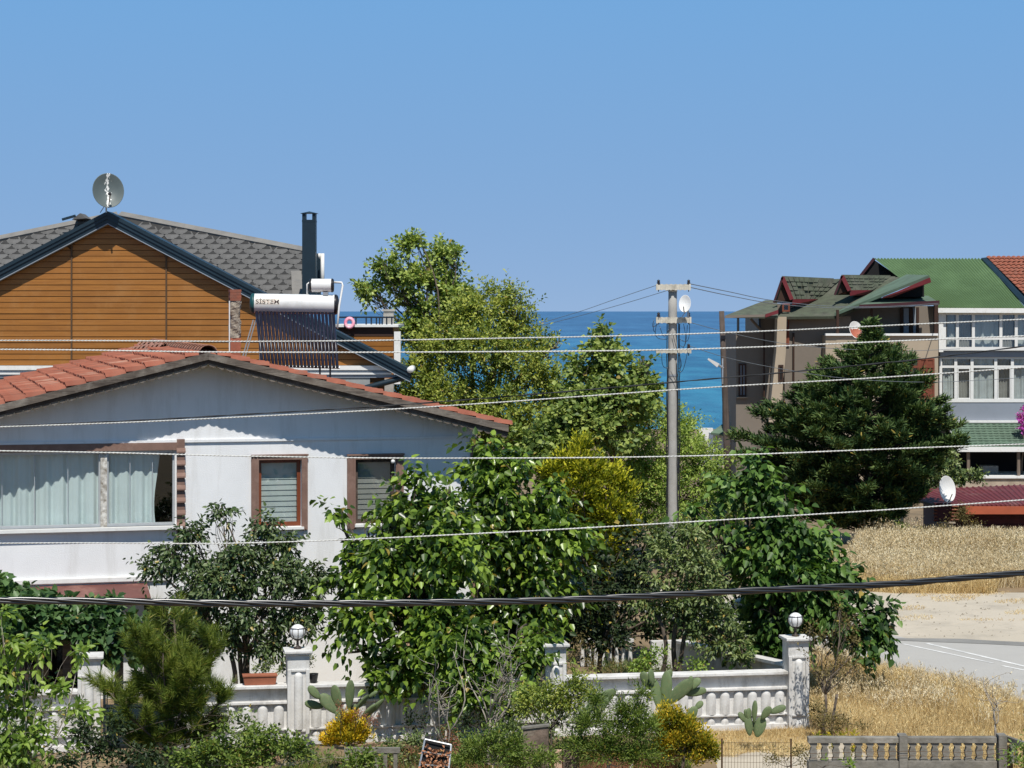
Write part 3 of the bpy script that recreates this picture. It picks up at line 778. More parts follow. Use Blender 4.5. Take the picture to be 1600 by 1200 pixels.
for i in range(NT):
    t = i / (NT - 1); a = tt0.lerp(tt1, t); b = tb0.lerp(tb1, t)
    MB().tube([a, b], .0275, 10).build('glass_tube', M['tube'], sh, True)
    e = b + (b - a).normalized() * .045
    MB().tube([b + (a - b).normalized() * .01, b + (b - a).normalized() * .03, e], [.030, .030, .014], 8).build('tube_cap', M['blackpl'], sh)
MB().tube([tt0 - ax * .05 + Vector((0, 0, .03)), tt1 + ax * .05 + Vector((0, 0, .03))], .035, 8).build('collar_rail', M['blackpl'], sh, True)
rl = MB().tube([tb0 - ax * .04 + Vector((0, .04, -.02)), tb1 + ax * .04 + Vector((0, .04, -.02))], .022, 6).build('bottom_rail', M['galv'], sh)
for px in (500, 516): MB().box(S(px, 0).x - .016, S(px, 0).x + .016, -.03, .01, S(px, 596).z, S(px, 572).z).build('leg', M['blackpl'], sh)
for x0, x1 in ((400, 382), (396, 378)): MB().tube([S(x0, 500, .9), S(x1, 562, .75)], .013, 6).build('brace', M['galv'], sh)
for x in (tt0.x + .05, tt1.x - .02):
    MB().tube([(x, tc0.y, tc0.z - R), (x, tc0.y + .05, S(0, 570).z)], .016, 6).build('leg', M['galv'], sh)
e0, e1 = S(486, 446, 1.0), S(519, 446, 1.0); Le = (e1 - e0).length; r2 = .125
tk2 = cyl(MB(), e0, e1, [(r2, 0), (r2, Le)]).build('expansion_tank', M['tankwhite'], sh, True)
cyl(MB(), e0, e1, [(.001, -.035), (r2 * .9, -.03), (r2 * 1.04, -.01), (r2 * 1.04, .012), (r2, .014)]).build('tank_end', M['blackpl'], tk2, True)
cyl(MB(), e0, e1, [(r2, Le - .014), (r2 * 1.04, Le - .012), (r2 * 1.04, Le + .012), (r2 * .9, Le + .03), (.001, Le + .035)]).build('tank_end', M['blackpl'], tk2, True)
MB().box(S(498, 0, 0).x, S(506, 0, 0).x, .93, 1.02, S(0, 462, 1).z, S(0, 456, 1).z).build('bracket', M['galv'], sh)
MB().tube([S(480, 460, 1.0), S(480, 444, 1.0), S(484, 441, 1.0)], .016, 8).build('pipe', M['tankwhite'], sh, True)
MB().tube([S(522, 441, 1.0), S(534, 441.5, 1.0), S(535.5, 446, 1.0), S(530, 478, .9), S(527, 513, .8)], [.02, .02, .02, .02, .02], 8).build('pipe', M['tankwhite'], sh, True)
# ================================================================ wood clad house behind
M['clad'] = mat('honey_wood_board', (.32, .128, .020), .5, .10, 2.2, .2, 20, col2=(.25, .096, .015), stretch=(.5, 1, 9), dirt=(.33, .15, .04), dscale=1.2)
M['cladgap'] = mat('dark_board_gap', (.15, .062, .018), .9, .1, 2, 0)
M['strip'] = mat('brown_cover_strip', (.10, .055, .025), .7, .1, 2, .1, 30)
M['navy'] = mat('anthracite_blue_metal', (.013, .030, .045), .45, .12, 2, .1, 20)
M['hex'] = mat('grey_bitumen_shingle', (.125, .122, .118), .95, .12, 6, .5, 60)
M['hexdark'] = mat('dark_bitumen_shingle', (.040, .039, .038), .95, .1, 6, .5, 60)
M['ridgecap'] = mat('grey_ridge_felt', (.21, .20, .185), .95, .08, 3, .4, 30, dirt=(.14, .14, .14), dscale=2)
M['bluegrey'] = mat('blue_grey_render', (.26, .30, .35), .85, .05, 2, .2, 30)
M['greyrender'] = mat('grey_render', (.33, .34, .33), .9, .08, 2, .2, 30, dirt=(.22, .22, .21), dscale=1)
M['concrete'] = mat('weathered_concrete', (.44, .42, .385), .92, .12, 3, .6, 18, col2=(.33, .315, .29), dirt=(.22, .20, .17), dscale=2)
M['darkbrown'] = mat('dark_brown_panel', (.045, .020, .012), .7, .1, 2, .1, 20)
M['railmetal'] = mat('dark_railing_metal', (.02, .028, .04), .4, .1, 2, 0)
M['pink'] = mat('pink_plastic', (.85, .22, .36), .4, .08, 6, 0, col2=(.85, .62, .66))

H = Frame(168, 58.0, 0.0, gz(58))
hh = thing('wood_clad_house', 'house with honey brown board cladding and grey hexagon shingle roof behind the white house', 'house', H.loc, 0)
def hq(px, py, k=0): return H.q(px, py, k)
uA, zA = hq(168, 330, -.24); uR, zR = hq(641, 577, -.24); sl = (zA - zR) / (uR - uA); uL = uA - (uR - uA)
def hz(u): return zA - sl * abs(u - uA)
zb = hq(100, 571)[1]; uwr = hq(600, 0)[0]; uwl = -uwr
# boards row by row, in bays between the cover strips
bays = [uwl] + [hq(x, 0)[0] for x in (-40, 112, 260, 409)] + [uwr]
MB().prism([(uwl, 0), (uwr, 0), (uwr, hz(uwr) - .3), (uA, zA - .3), (uwl, hz(uwl) - .3)], .03, .25).build('wall', M['cladgap'], hh)
BP = .149; rng = np.random.default_rng(11); nb = int((zA - zb) / BP)
for i in range(nb + 1):
    z0 = zb + i * BP; z1 = z0 + BP
    for j in range(len(bays) - 1):
        a, b = bays[j] + .02, bays[j + 1] - .02
        lim = (zA - .34 - z0) / sl                      # half width of the gable at this height
        a2, b2 = max(a, uA - lim), min(b, uA + lim)
        if b2 - a2 < .12: continue
        lt = max(0, (zA - .34 - z1) / sl); a3, b3 = max(a2, uA - lt), min(b2, uA + lt)
        if b3 <= a3: a3 = b3 = (a2 + b2) / 2
        y = rng.normal(0, .003)
        mb = MB().slab([(a2, -.007 + y, z0 + .006), (b2, -.007 + y, z0 + .006), (b3, .004 + y, z1 - .008), (a3, .004 + y, z1 - .008)], (0, .02, 0))
        mb.build('board', M['clad'], hh)
for x in bays[1:-1]: MB().box(x - .022, x + .022, -.03, .02, zb, hz(x) - .33).build('cover_strip', M['strip'], hh)
# deep stepped metal fascia along both rakes
for (a, b) in ((uL, uA), (uA, uR)):
    def rk(t0, t1, k0, k1, nm, m):
        return MB().prism([(a, hz(a) - t1), (b, hz(b) - t1), (b, hz(b) - t0), (a, hz(a) - t0)], k0, k1).build(nm, m, hh)
    rk(.0, .10, -.30, .6, 'fascia', M['navy']); rk(.101, .20, -.27, -.03, 'fascia_step', M['navy']); rk(.201, .31, -.24, -.03, 'fascia_step', M['navy'])
    rk(.311, .335, -.25, -.03, 'fascia_edge', M['bluegrey'])
# eaves boxes and pale bands under the cladding
z2 = hq(0, 578)[1]; z3 = hq(0, 582)[1]; z4 = hq(0, 590)[1]; z5 = hq(0, 593)[1]
MB().box(uwl, uwr + .4, -.10, .0, z2, zb - .004).build('white_band', M['whitepaint'], hh)
MB().box(uwl, uwr + .55, -.05, .0, z3, z2 - .002).build('grey_band', M['bluegrey'], hh)
MB().box(uwl, uwr + .2, -.09, .0, z3 - .05, z3 - .002).build('white_band', M['whitepaint'], hh)
MB().box(uwl, uwr + .65, -.05, .0, z4, z3 - .052).build('grey_band', M['bluegrey'], hh)
MB().box(uwl, hq(578, 0)[0], -.02, .0, 0, z4 - .002).build('lower_wall', M['greyrender'], hh)
g0, g1 = H.w(634, 571, -.25), H.w(641, 585, -.25)
MB().tube([(g1.x, -.32, g1.z + .12), (g1.x, 1.2, g1.z + .12)], .085, 10).build('gutter', M['whitepaint'], hh, True)
MB().tube([(g1.x + .02, -.1, g1.z - .02), H.w(628, 591, -.1), H.w(572, 606, -.1), H.w(560, 607, .0)], .075, 8).build('downpipe', M['navy'], hh, True)
# main roof behind: plane rising away from the camera, hexagon shingles course by course
k0, zk0 = .4, 0
ap = Vector((hq(185, 338, 7.0)[0], 7.0, hq(185, 338, 7.0)[1]))          # summit
RS = .62                                                                # rise per metre of depth
def rp(px, py):
    "where the roof plane is seen at this place"
    d = Vector(((px - CX) / F, 1.0, -(py - HY) / F)); o = Vector((-H.o.x, -H.o.y, HC - H.z0))
    t = (ap.z - o.z - RS * (ap.y - o.y)) / (d.z - RS * d.y); return o + d * t
e2 = Vector((0, 1, RS)).normalized(); e1 = Vector((1, 0, 0)); nn = e1.cross(e2)
right_low, left_low = rp(474, 394), rp(-60, 388)
bR, bL = rp(474, 470), rp(-60, 520)
MB().plate([bL, rp(20, 470), rp(170, 420), rp(330, 470), bR, right_low, ap, left_low], .1).build('roof', M['hexdark'], hh)
def inside(p2, poly):
    c = False; n = len(poly)
    for i in range(n):
        (x1, y1), (x2, y2) = poly[i], poly[i - 1]
        if (y1 > p2[1]) != (y2 > p2[1]) and p2[0] < (x2 - x1) * (p2[1] - y1) / (y2 - y1) + x1: c = not c
    return c
def to2(p): q = p - ap; return (q.dot(e1), q.dot(e2))
regs = [[to2(rp(*q)) for q in ((214, 347), (474, 392), (474, 470), (420, 470), (190, 338))], [to2(rp(*q)) for q in ((-30, 384), (150, 343), (150, 350), (0, 450), (-30, 470))]]
HW, HH = .425, .50                                                      # shingle width, course height
tv = [(-.5, -.10), (-.24, -.5), (.24, -.5), (.5, -.10), (.26, .44), (-.26, .44)]
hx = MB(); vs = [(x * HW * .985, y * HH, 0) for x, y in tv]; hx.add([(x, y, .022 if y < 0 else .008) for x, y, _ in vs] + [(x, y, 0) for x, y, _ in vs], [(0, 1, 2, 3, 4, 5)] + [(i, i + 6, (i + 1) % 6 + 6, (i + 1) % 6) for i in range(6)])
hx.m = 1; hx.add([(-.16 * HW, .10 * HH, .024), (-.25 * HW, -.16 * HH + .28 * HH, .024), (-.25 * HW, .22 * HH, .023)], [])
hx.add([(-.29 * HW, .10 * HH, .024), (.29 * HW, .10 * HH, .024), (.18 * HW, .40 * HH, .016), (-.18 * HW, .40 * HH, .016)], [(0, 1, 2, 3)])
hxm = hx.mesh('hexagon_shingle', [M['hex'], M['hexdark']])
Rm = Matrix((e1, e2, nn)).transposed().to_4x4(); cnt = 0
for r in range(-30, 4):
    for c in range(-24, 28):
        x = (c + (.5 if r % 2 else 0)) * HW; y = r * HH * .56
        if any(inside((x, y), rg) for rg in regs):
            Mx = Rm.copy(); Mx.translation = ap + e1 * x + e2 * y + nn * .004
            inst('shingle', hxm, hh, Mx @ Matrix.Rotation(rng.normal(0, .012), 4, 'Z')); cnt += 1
# hip caps
for (a, b) in ((ap, right_low), (left_low, ap)):
    d = (b - a).normalized(); side = d.cross(nn).normalized()
    up = side if side.z > 0 else -side
    MB().slab([a + up * .20, b + up * .20, b - up * .03, a - up * .03], nn * .06).build('hip_cap', M['ridgecap'], hh)
MB().slab([H.w(112, 343, 6), H.w(135, 341, 6), H.w(125, 333, 6)], (0, .8, 0)).build('dormer_peak', M['hex'], hh)
MB().tube([H.w(97, 343, 5.9), H.w(118, 337, 5.9)], .04, 5).build('flashing', M['navy'], hh)
f0, f1 = rp(455, 432), rp(474, 462)
MB().plate([rp(457, 466), rp(473, 466), rp(471, 426), rp(455, 426)], .05).build('chimney_flashing', M['ridgecap'], hh).location = nn * .06
# chimney
CD = 60.0
def hp(px, py, D): return P(px, py, D) - Vector(H.loc)
a, b = hp(473, 470, CD), hp(494, 346, CD)
ch = MB().box(a.x, b.x, a.y - .18, a.y + .18, a.z, b.z).build('chimney', M['navy'], hh)
c, d = hp(471, 338, CD), hp(496, 332, CD)
mb = MB()
for x in (a.x + .001, b.x - .091): mb.box(x, x + .09, a.y - .18, a.y + .18, b.z + .001, d.z - .03)
mb.box(a.x + .092, b.x - .092, a.y + .09, a.y + .18, b.z + .001, b.z + .05)
mb.box(a.x - .005, b.x + .005, a.y - .185, a.y + .185, b.z - .02, b.z + .03)
w2_ = (b.x - a.x) / 2 + .05; cx = (a.x + b.x) / 2
mb.add([(cx - w2_, a.y - .23, d.z - .03), (cx + w2_, a.y - .23, d.z - .03), (cx + w2_, a.y + .23, d.z - .03), (cx - w2_, a.y + .23, d.z - .03), (cx, a.y, d.z + .03)], [(0, 1, 4), (1, 2, 4), (2, 3, 4), (3, 0, 4), (3, 2, 1, 0)])
mb.build('chimney_cap', M['navy'], ch)
a, b = hp(495, 470, 60.6), hp(500, 396, 60.6)
MB().box(a.x, b.x, a.y, a.y + .3, a.z, b.z).build('flue_box', M['navy'], ch)
MB().tube([hp(504, 455, 60.3), hp(504, 396, 60.3)], .05, 8).tube([hp(499, 404, 60.3), hp(499, 396, 60.3)], .04, 6).build('vent_pipe', M['whitepaint'], hh, True)
# roof terrace behind the right rake
TD = 61.5
a, b = hp(520, 600, TD), hp(616, 511, TD)
MB().box(a.x, b.x - .02, a.y, a.y + 3, a.z, b.z).build('terrace_wall', M['clad'], hh)
MB().box(a.x, b.x + .12, a.y - .16, a.y + 3.1, b.z + .002, b.z + .07).build('terrace_ledge', M['whitepaint'], hh)
MB().box(a.x, b.x - .03, a.y - .04, a.y - .003, hp(0, 525, TD).z, b.z - .002).build('terrace_shadow_board', M['darkbrown'], hh)
for py in (533, 541, 549, 557): MB().box(a.x, b.x - .03, a.y - .025, a.y - .004, hp(0, py, TD).z + .01, hp(0, py - 7.6, TD).z).build('board', M['clad'], hh)
a2, b2 = hp(616, 600, TD), hp(626, 518, TD)
MB().box(a2.x, b2.x, a2.y - .1, a2.y + .2, a2.z, b2.z).build('terrace_column', M['whitepaint'], hh)
rl = MB().box(hp(530, 0, TD).x, hp(615, 0, TD).x, TD - H.o.y, TD - H.o.y + .05, hp(0, 497, TD).z, hp(0, 494.5, TD).z).build('railing', M['railmetal'], hh)
for px in (556, 572, 580, 588, 593, 597, 604, 612): MB().box(hp(px - 1, 0, TD).x, hp(px + 1.2, 0, TD).x, TD - H.o.y + .005, TD - H.o.y + .045, b.z + .07, hp(0, 497, TD).z).build('baluster', M['railmetal'], rl)
a, b = hp(599, 511, 64), hp(615, 486, 64)
po = MB().box(a.x, b.x, 64 - H.o.y, 64.3 - H.o.y, a.z - .2, b.z).build('terrace_post', M['concrete'], hh)
MB().box(a.x - .04, b.x + .04, 63.96 - H.o.y, 64.34 - H.o.y, b.z + .001, b.z + .05).build('post_cap', M['concrete'], po)
a, b = hp(598, 640, TD - .8), hp(615, 592, TD - .8)
MB().box(a.x, b.x, a.y, a.y + .3, 0, b.z).build('concrete_post', M['concrete'], hh)
# swim ring leaning on the railing
rg = thing('swim_ring', 'pink and white swim ring leaning on the dark terrace railing', 'swim ring', P(546, 516.5, 61.3))
def tor(a, b):
    t = a * 2 * math.pi; s = b * 2 * math.pi; R_, r_ = .12, .05
    x = (R_ + r_ * math.cos(s)) * math.cos(t); z = (R_ + r_ * math.cos(s)) * math.sin(t); return (x * .9, r_ * math.sin(s) + z * .25, z + .21)
MB().grid(tor, 24, 10).build('ring', M['pink'], rg, True)

# ================================================================ satellite dishes
M['dishgrey'] = mat('grey_dish_enamel', (.10, .125, .125), .5, .05, 3, .05, 20)
M['dishwhite'] = mat('white_dish_enamel', (.80, .80, .79), .5, .03, 3, .05, 20, dirt=(.60, .57, .50), dscale=2)
M['dishstreak'] = mat('grey_dish_with_droppings', (.10, .125, .125), .5, .05, 3, .05, 20)
def streaky(m, col, sx, thr, off=(0, 0, 0)):
    n, l = m.node_tree.nodes, m.node_tree.links; b = n['Principled BSDF']; src = b.inputs['Base Color'].links[0].from_socket
    tc = n.new('ShaderNodeTexCoord'); mp = n.new('ShaderNodeMapping'); mp.inputs['Scale'].default_value = (sx, sx, sx * .28); l.new(tc.outputs['Object'], mp.inputs[0])
    nz = n.new('ShaderNodeTexNoise'); nz.inputs['Detail'].default_value = 5; nz.inputs['Scale'].default_value = 1; l.new(mp.outputs[0], nz.inputs[0])
    sp = n.new('ShaderNodeSeparateXYZ'); l.new(tc.outputs['Object'], sp.inputs[0])
    ab = n.new('ShaderNodeMath'); ab.operation = 'ABSOLUTE'; l.new(sp.outputs[0], ab.inputs[0])
    mr = n.new('ShaderNodeMapRange'); mr.inputs[1].default_value = .0; mr.inputs[2].default_value = .16; mr.inputs[3].default_value = .16; mr.inputs[4].default_value = -.3; l.new(ab.outputs[0], mr.inputs[0])
    ad = n.new('ShaderNodeMath'); l.new(mr.outputs[0], ad.inputs[0]); l.new(nz.outputs[0], ad.inputs[1])
    r = n.new('ShaderNodeValToRGB'); r.color_ramp.elements[0].position = thr; r.color_ramp.elements[1].position = thr + .03; r.color_ramp.elements[0].color = (0, 0, 0, 1); l.new(ad.outputs[0], r.inputs[0])
    mx = n.new('ShaderNodeMix'); mx.data_type = 'RGBA'; l.new(r.outputs[0], mx.inputs[0]); l.new(src, mx.inputs[6]); mx.inputs[7].default_value = (*col, 1); l.new(mx.outputs[2], b.inputs['Base Color'])
streaky(M['dishstreak'], (.75, .75, .72), 14, .56)
M['rustdish'] = mat('white_dish_with_rust_red_face', (.78, .77, .74), .6, .04, 3, .05, 20)
def rusty(m):
    n, l = m.node_tree.nodes, m.node_tree.links; b = n['Principled BSDF']; src = b.inputs['Base Color'].links[0].from_socket
    tc = n.new('ShaderNodeTexCoord'); sp = n.new('ShaderNodeSeparateXYZ'); l.new(tc.outputs['Object'], sp.inputs[0])
    nz = n.new('ShaderNodeTexNoise'); nz.inputs['Scale'].default_value = 7; l.new(tc.outputs['Object'], nz.inputs[0])
    ln = n.new('ShaderNodeVectorMath'); ln.operation = 'LENGTH'; l.new(tc.outputs['Object'], ln.inputs[0])
    ad = n.new('ShaderNodeMath'); ad.operation = 'MULTIPLY_ADD'; ad.inputs[1].default_value = .25; l.new(nz.outputs[0], ad.inputs[0]); l.new(sp.outputs[1], ad.inputs[2])
    a = n.new('ShaderNodeMath'); a.operation = 'LESS_THAN'; a.inputs[1].default_value = .22; l.new(ad.outputs[0], a.inputs[0])
    c = n.new('ShaderNodeMath'); c.operation = 'LESS_THAN'; c.inputs[1].default_value = .37; l.new(ln.outputs[1], c.inputs[0])
    k = n.new('ShaderNodeMath'); k.operation = 'MULTIPLY'; l.new(a.outputs[0], k.inputs[0]); l.new(c.outputs[0], k.inputs[1])
    mx = n.new('ShaderNodeMix'); mx.data_type = 'RGBA'; l.new(k.outputs[0], mx.inputs[0]); l.new(src, mx.inputs[6]); mx.inputs[7].default_value = (.40, .12, .07, 1); l.new(mx.outputs[2], b.inputs['Base Color'])
rusty(M['rustdish'])
def dish(name, label, px, py, D, r, ry, aim, m, foot=None, face_m=None, lnb=True, group=None, arm=True):
    "aim: yaw and tilt in degrees of the dish's axis away from straight at the camera"
    c = P(px, py, D); ft = P(*foot, D + .1) if foot else c - Vector((0, 0, r * 1.2))
    t = thing(name, label, 'satellite dish', ft, 0, group)
    yaw, tilt = math.radians(aim[0]), math.radians(aim[1])
    ax = Vector((math.sin(yaw) * math.cos(tilt), -math.cos(yaw) * math.cos(tilt), math.sin(tilt)))
    q = ax.to_track_quat('Z', 'Y').to_matrix().to_4x4()
    prof = [(.001, 0), (r * .35, .018 * r / .4), (r * .7, .075 * r / .4), (r * .97, .145 * r / .4), (r, .15 * r / .4), (r * 1.01, .14 * r / .4), (r * .98, .13 * r / .4), (r * .6, .045 * r / .4), (.001, -.02)]
    S_ = Matrix.Diagonal((1, ry / r, 1, 1))
    o = MB().lathe([(a, b) for a, b in prof], (0, 0, 0), 36).build('reflector', face_m or m, t, True)
    o.matrix_local = Matrix.Translation(c - ft) @ q @ S_
    up = (q.to_3x3() @ Vector((0, 1, 0)));
    if up.z < 0: up = -up
    lo = c - ft - up * ry * .95 + ax * .1
    fc = c - ft + ax * r * 1.15 - up * ry * .45
    if arm: MB().tube([c - ft - up * ry * .9, lo, fc], .016, 6).build('arm', M['galv'], t)
    if lnb:
        q3 = (c - ft - fc).normalized()
        MB().tube([fc - q3 * .02, fc + q3 * .04, fc + q3 * .05, fc + q3 * .12], [.022, .024, .04, .045], 10).build('receiver', M['blackpl'], t, True)
    MB().tube([(0, 0, -.02), (0, 0, max(.1, (c - ft).z * .55)), c - ft - ax * .03], .022, 8).tube([(-.16, .02, -.02), (0, 0, .22)], .012, 5).build('mast', M['galv'], t)
    return t
dish('satellite_dish', 'grey satellite dish with white droppings on the ridge of the wood clad house', 168, 300, 57.6, .40, .46, (18, 14), M['dishstreak'], (166, 331))
# ================================================================ houses near the sea on the right
M['beige'] = mat('beige_render', (.42, .345, .255), .92, .04, .8, .2, 10, dirt=(.33, .27, .20), dscale=.3)
M['beigeshade'] = mat('shaded_beige_render', (.205, .175, .145), .92, .04, .8, .2, 10, dirt=(.165, .14, .115), dscale=.3)  # beige render darkened, the shaded side is put into its colour
M['greenshingle'] = mat('green_brown_shingle', (.092, .108, .072), .95, .15, 2.6, .5, 12, col2=(.060, .064, .048), dirt=(.13, .125, .10), dscale=.8)
M['greenfelt'] = mat('grey_green_shingle', (.115, .175, .125), .95, .12, 1.2, .4, 10, col2=(.085, .125, .09))
M['redfascia'] = mat('dark_red_fascia', (.17, .022, .028), .6, .1, 2, .1, 10)
M['darkred'] = mat('plum_fascia', (.050, .012, .018), .7, .1, 2, .1, 10)
M['greenmetal'] = mat('green_sheet_metal', (.118, .195, .085), .6, .06, .6, .2, 6, dirt=(.15, .24, .11), dscale=.4)
M['slate'] = mat('slate_blue_render', (.255, .285, .335), .9, .04, .6, .2, 8, dirt=(.21, .235, .275), dscale=.4)
M['brick'] = mat('brick_red_wood', (.20, .055, .028), .7, .15, 3, .2, 14)
M['net'] = mat('white_net_curtain', (.52, .53, .52), .9, .08, 2, 0)
M['stone'] = mat('buff_stone', (.46, .38, .29), .95, .16, 3, .5, 12, col2=(.30, .24, .18))
M['dullwood'] = mat('grey_post_wood', (.20, .155, .12), .9, .15, 3, .4, 14, stretch=(4, 4, .3))

BD = 113.0
bh = thing('beige_house', 'three storey beige house with green shingle roof and red dormers near the sea', 'house', P(1330, 486, BD).xy.to_3d() + Vector((0, 0, gz(BD))))
bo = Vector(bh.location)
def B(px, py, dd=0.0): return P(px, py, BD + dd) - bo
zf = B(0, 0).z
def bx(px0, px1, py0, py1, d0, d1, nm, m, base=None, **k):
    "a box whose front shows between these columns and rows"
    a, b = B(px0, py1, d0), B(px1, py0, d0)
    return MB().box(a.x, b.x, d0, d1, (a.z if base is None else base), b.z).build(nm, m, bh, **k)
# bodies: left wing with its shade in the colour, tapering buttress, centre, balcony wing
bx(1150, 1226, 520, 0, 1.5, 9, 'wall', M['beigeshade'], 0)
bx(1188, 1226, 497, 521, 1.6, 9, 'wall', M['beigeshade'])
bx(1226, 1330, 494, 0, 1.2, 9, 'wall', M['beigeshade'], 0)
a = [B(1201, 660, 0), B(1218, 660, 0), B(1228, 549, 0), B(1229, 495, 0), B(1215, 495, 0), B(1213, 549, 0)]
MB().slab(a[::1], (0, 1.1, 0)).build('buttress', M['beige'], bh)
bx(1290, 1466, 524, 0, 0, 9, 'wall', M['beige'], 0)
wl_a = B(1290, 478, .0); 
bx(1292, 1463, 478, 523, 2.6, 9, 'balcony_back_wall', M['beigeshade'])
bx(1290, 1466, 521, 524.5, -.15, .2, 'balcony_coping', M['whitepaint'])
bx(1460, 1466, 476, 521, 0, .25, 'balcony_post', M['darkbrown'])
bx(1307, 1311, 484, 521, .05, .25, 'balcony_post', M['darkbrown'])
bx(1361, 1364, 482, 521, .05, .25, 'balcony_post', M['darkbrown'])
for x0, x1 in ((1407, 1411), (1421, 1426), (1432, 1436)): bx(x0, x1, 480, 523, 2.5, 2.59, 'door_frame', M['darkbrown'])
bx(1412, 1420, 482, 522, 2.52, 2.58, 'balcony_door', M['bluegrey']); bx(1427, 1431, 482, 522, 2.52, 2.58, 'balcony_door', M['bluegrey'])
# corbel under the balcony
MB().slab([B(1306, 532, -.02), B(1327, 524, -.02), B(1380, 524, -.02), B(1360, 570, -.02), B(1306, 570, -.02)], (0, .019, 0)).build('wall_panel', M['beige'], bh)
bx(1206, 1240, 474, 500, 2.4, 4, 'wall', M['beigeshade'])
# left balcony porch
MB().plate([B(1133, 493, -1.2), B(1216, 494, -1.2), B(1214, 470, 3.5), B(1196, 469, 3.5)], .12).build('porch_roof', M['greenshingle'], bh)
MB().slab([B(1133, 497, -1.2), B(1198, 495, -1.2), B(1198, 491, -1.2), B(1133, 493, -1.2)], (0, .05, 0)).build('fascia', M['beigeshade'], bh)
MB().slab([B(1196, 496, -1.3), B(1216, 490, -1.3), B(1216, 484, -1.3), B(1196, 491, -1.3)], (0, .08, 0)).build('red_fascia', M['redfascia'], bh)
for px in (1153.5, 1187): bx(px - 1.8, px + 1.8, 496, 520, 1.4, 1.55, 'porch_post', M['railmetal'])
MB().tube([B(1173, 498, 1.3), B(1189, 516, 1.3)], .07, 5).build('porch_brace', M['dullwood'], bh)
for px in (1194, 1240): MB().tube([B(px, 520, 1.1), B(px, 640, 1.1)], .05, 5).build('downpipe', M['darkbrown'], bh)
# windows
def win(px0, px1, py0, py1, d, fr='darkbrown', gl='darkroom', bars=1, par=None):
    a, b = B(px0, py1, d), B(px1, py0, d); t = .09
    f = MB().box(a.x, a.x + t, d - .06, d - .004, a.z, b.z).box(b.x - t, b.x, d - .06, d - .004, a.z, b.z).box(a.x + t, b.x - t, d - .06, d - .004, b.z - t, b.z).box(a.x + t, b.x - t, d - .06, d - .004, a.z, a.z + t)
    for i in range(bars): x = a.x + (b.x - a.x) * (i + 1) / (bars + 1); f.box(x - t / 2, x + t / 2, d - .055, d - .005, a.z + t, b.z - t)
    o = f.build('window', M[fr], par or bh)
    MB().box(a.x + t, b.x - t, d - .03, d - .02, a.z + t, b.z - t).build('pane', M[gl], o)
    return o
win(1154, 1166, 568, 620, 1.5, 'darkbrown', 'slate'); bx(1151, 1168, 620, 622, 1.3, 1.49, 'window_sill', M['beigeshade'])
win(1217, 1233, 497, 514, 1.18, 'brick', 'bluegrey'); win(1217, 1233, 514, 541, 1.18, 'brick', 'brick', 0)
win(1216, 1224, 570, 596, -.02, 'darkbrown', 'darkroom', 0)
win(1412, 1436, 560, 652, -.02, 'brick', 'glassdull', 1); win(1436, 1460, 560, 628, -.02, 'brick', 'brick', 1)
MB().box(B(1412, 0).x, B(1460, 0).x, -.09, -.062, B(0, 573).z - .06, B(0, 573).z + .06).build('window_transom', M['brick'], bh)
rs = random.Random(4); yz = B(0, 655, -.1).z
for r in range(4):
    x = B(1440, 0, -.1).x
    while x < B(1464, 0, -.1).x - .1:
        w = rs.uniform(.3, .6); MB().box(x, min(x + w, B(1465, 0, -.1).x), -.12 - rs.uniform(0, .04), -.003, yz + r * .22, yz + r * .22 + .20).build('stone', M['stone'], bh); x += w + .02
def courses(pts, n, par, t=.03):
    "lapped shingle courses laid across a four cornered roof, eave first"
    a, b, c, d = pts; nn = (b - a).cross(d - a).normalized(); nn = nn if nn.z > 0 else -nn; mbc = MB(); rr = random.Random(3)
    for i in range(n):
        p, q = a.lerp(d, (i + .05) / n), b.lerp(c, (i + .05) / n); p2, q2 = a.lerp(d, (i + 1) / n), b.lerp(c, (i + 1) / n); k = max(2, int((q - p).length / .45))
        for j in range(k):
            if rr.random() < .25: continue
            u0, u1 = (j + .06) / k, (j + .94) / k; mbc.face([p.lerp(q, u0) + nn * (t + .02), p.lerp(q, u1) + nn * (t + .02), p2.lerp(q2, u1) + nn * .012, p2.lerp(q2, u0) + nn * .012])
    o = mbc.build('shingles', M['greenshingle'], par, kind='stuff'); return o
# roof: two dormers, sweeping right hand plane, balcony roof
def roofpl(pts, nm='roof', m='greenshingle', t=.14):
    pts = [B(*p) for p in pts]; n = (pts[1] - pts[0]).cross(pts[2] - pts[1])
    if n.z < 0: pts = pts[::-1]
    return MB().plate(pts, t).build(nm, M[m], bh)
roofpl([(1214, 495, .6), (1305, 494, .2), (1368, 470, 2.2), (1405, 433, 5), (1300, 436, 6), (1236, 478, 3)])
roofpl([(1305, 493.5, .15), (1378, 464, -.4), (1453, 434, -1.0), (1418, 432.5, 3.5), (1380, 452, 2.6)], 'roof', 'greenfelt')
MB().slab([B(1378, 466, -.5), B(1393, 465, -.5), B(1455, 441, -1.1), B(1453, 433.5, -1.1)], (0, .1, 0)).build('red_fascia', M['redfascia'], bh)
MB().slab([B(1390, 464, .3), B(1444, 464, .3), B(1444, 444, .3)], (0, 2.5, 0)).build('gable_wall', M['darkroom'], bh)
roofpl([(1343, 476, -.9), (1467, 472, -.9), (1450, 462, 1.6), (1385, 463, 1.6)], 'balcony_roof', 'greenfelt')
MB().slab([B(1343, 481, -.95), B(1468, 475.5, -.95), B(1468, 469.5, -.95), B(1343, 476, -.95)], (0, .08, 0)).build('plum_fascia', M['darkred'], bh)
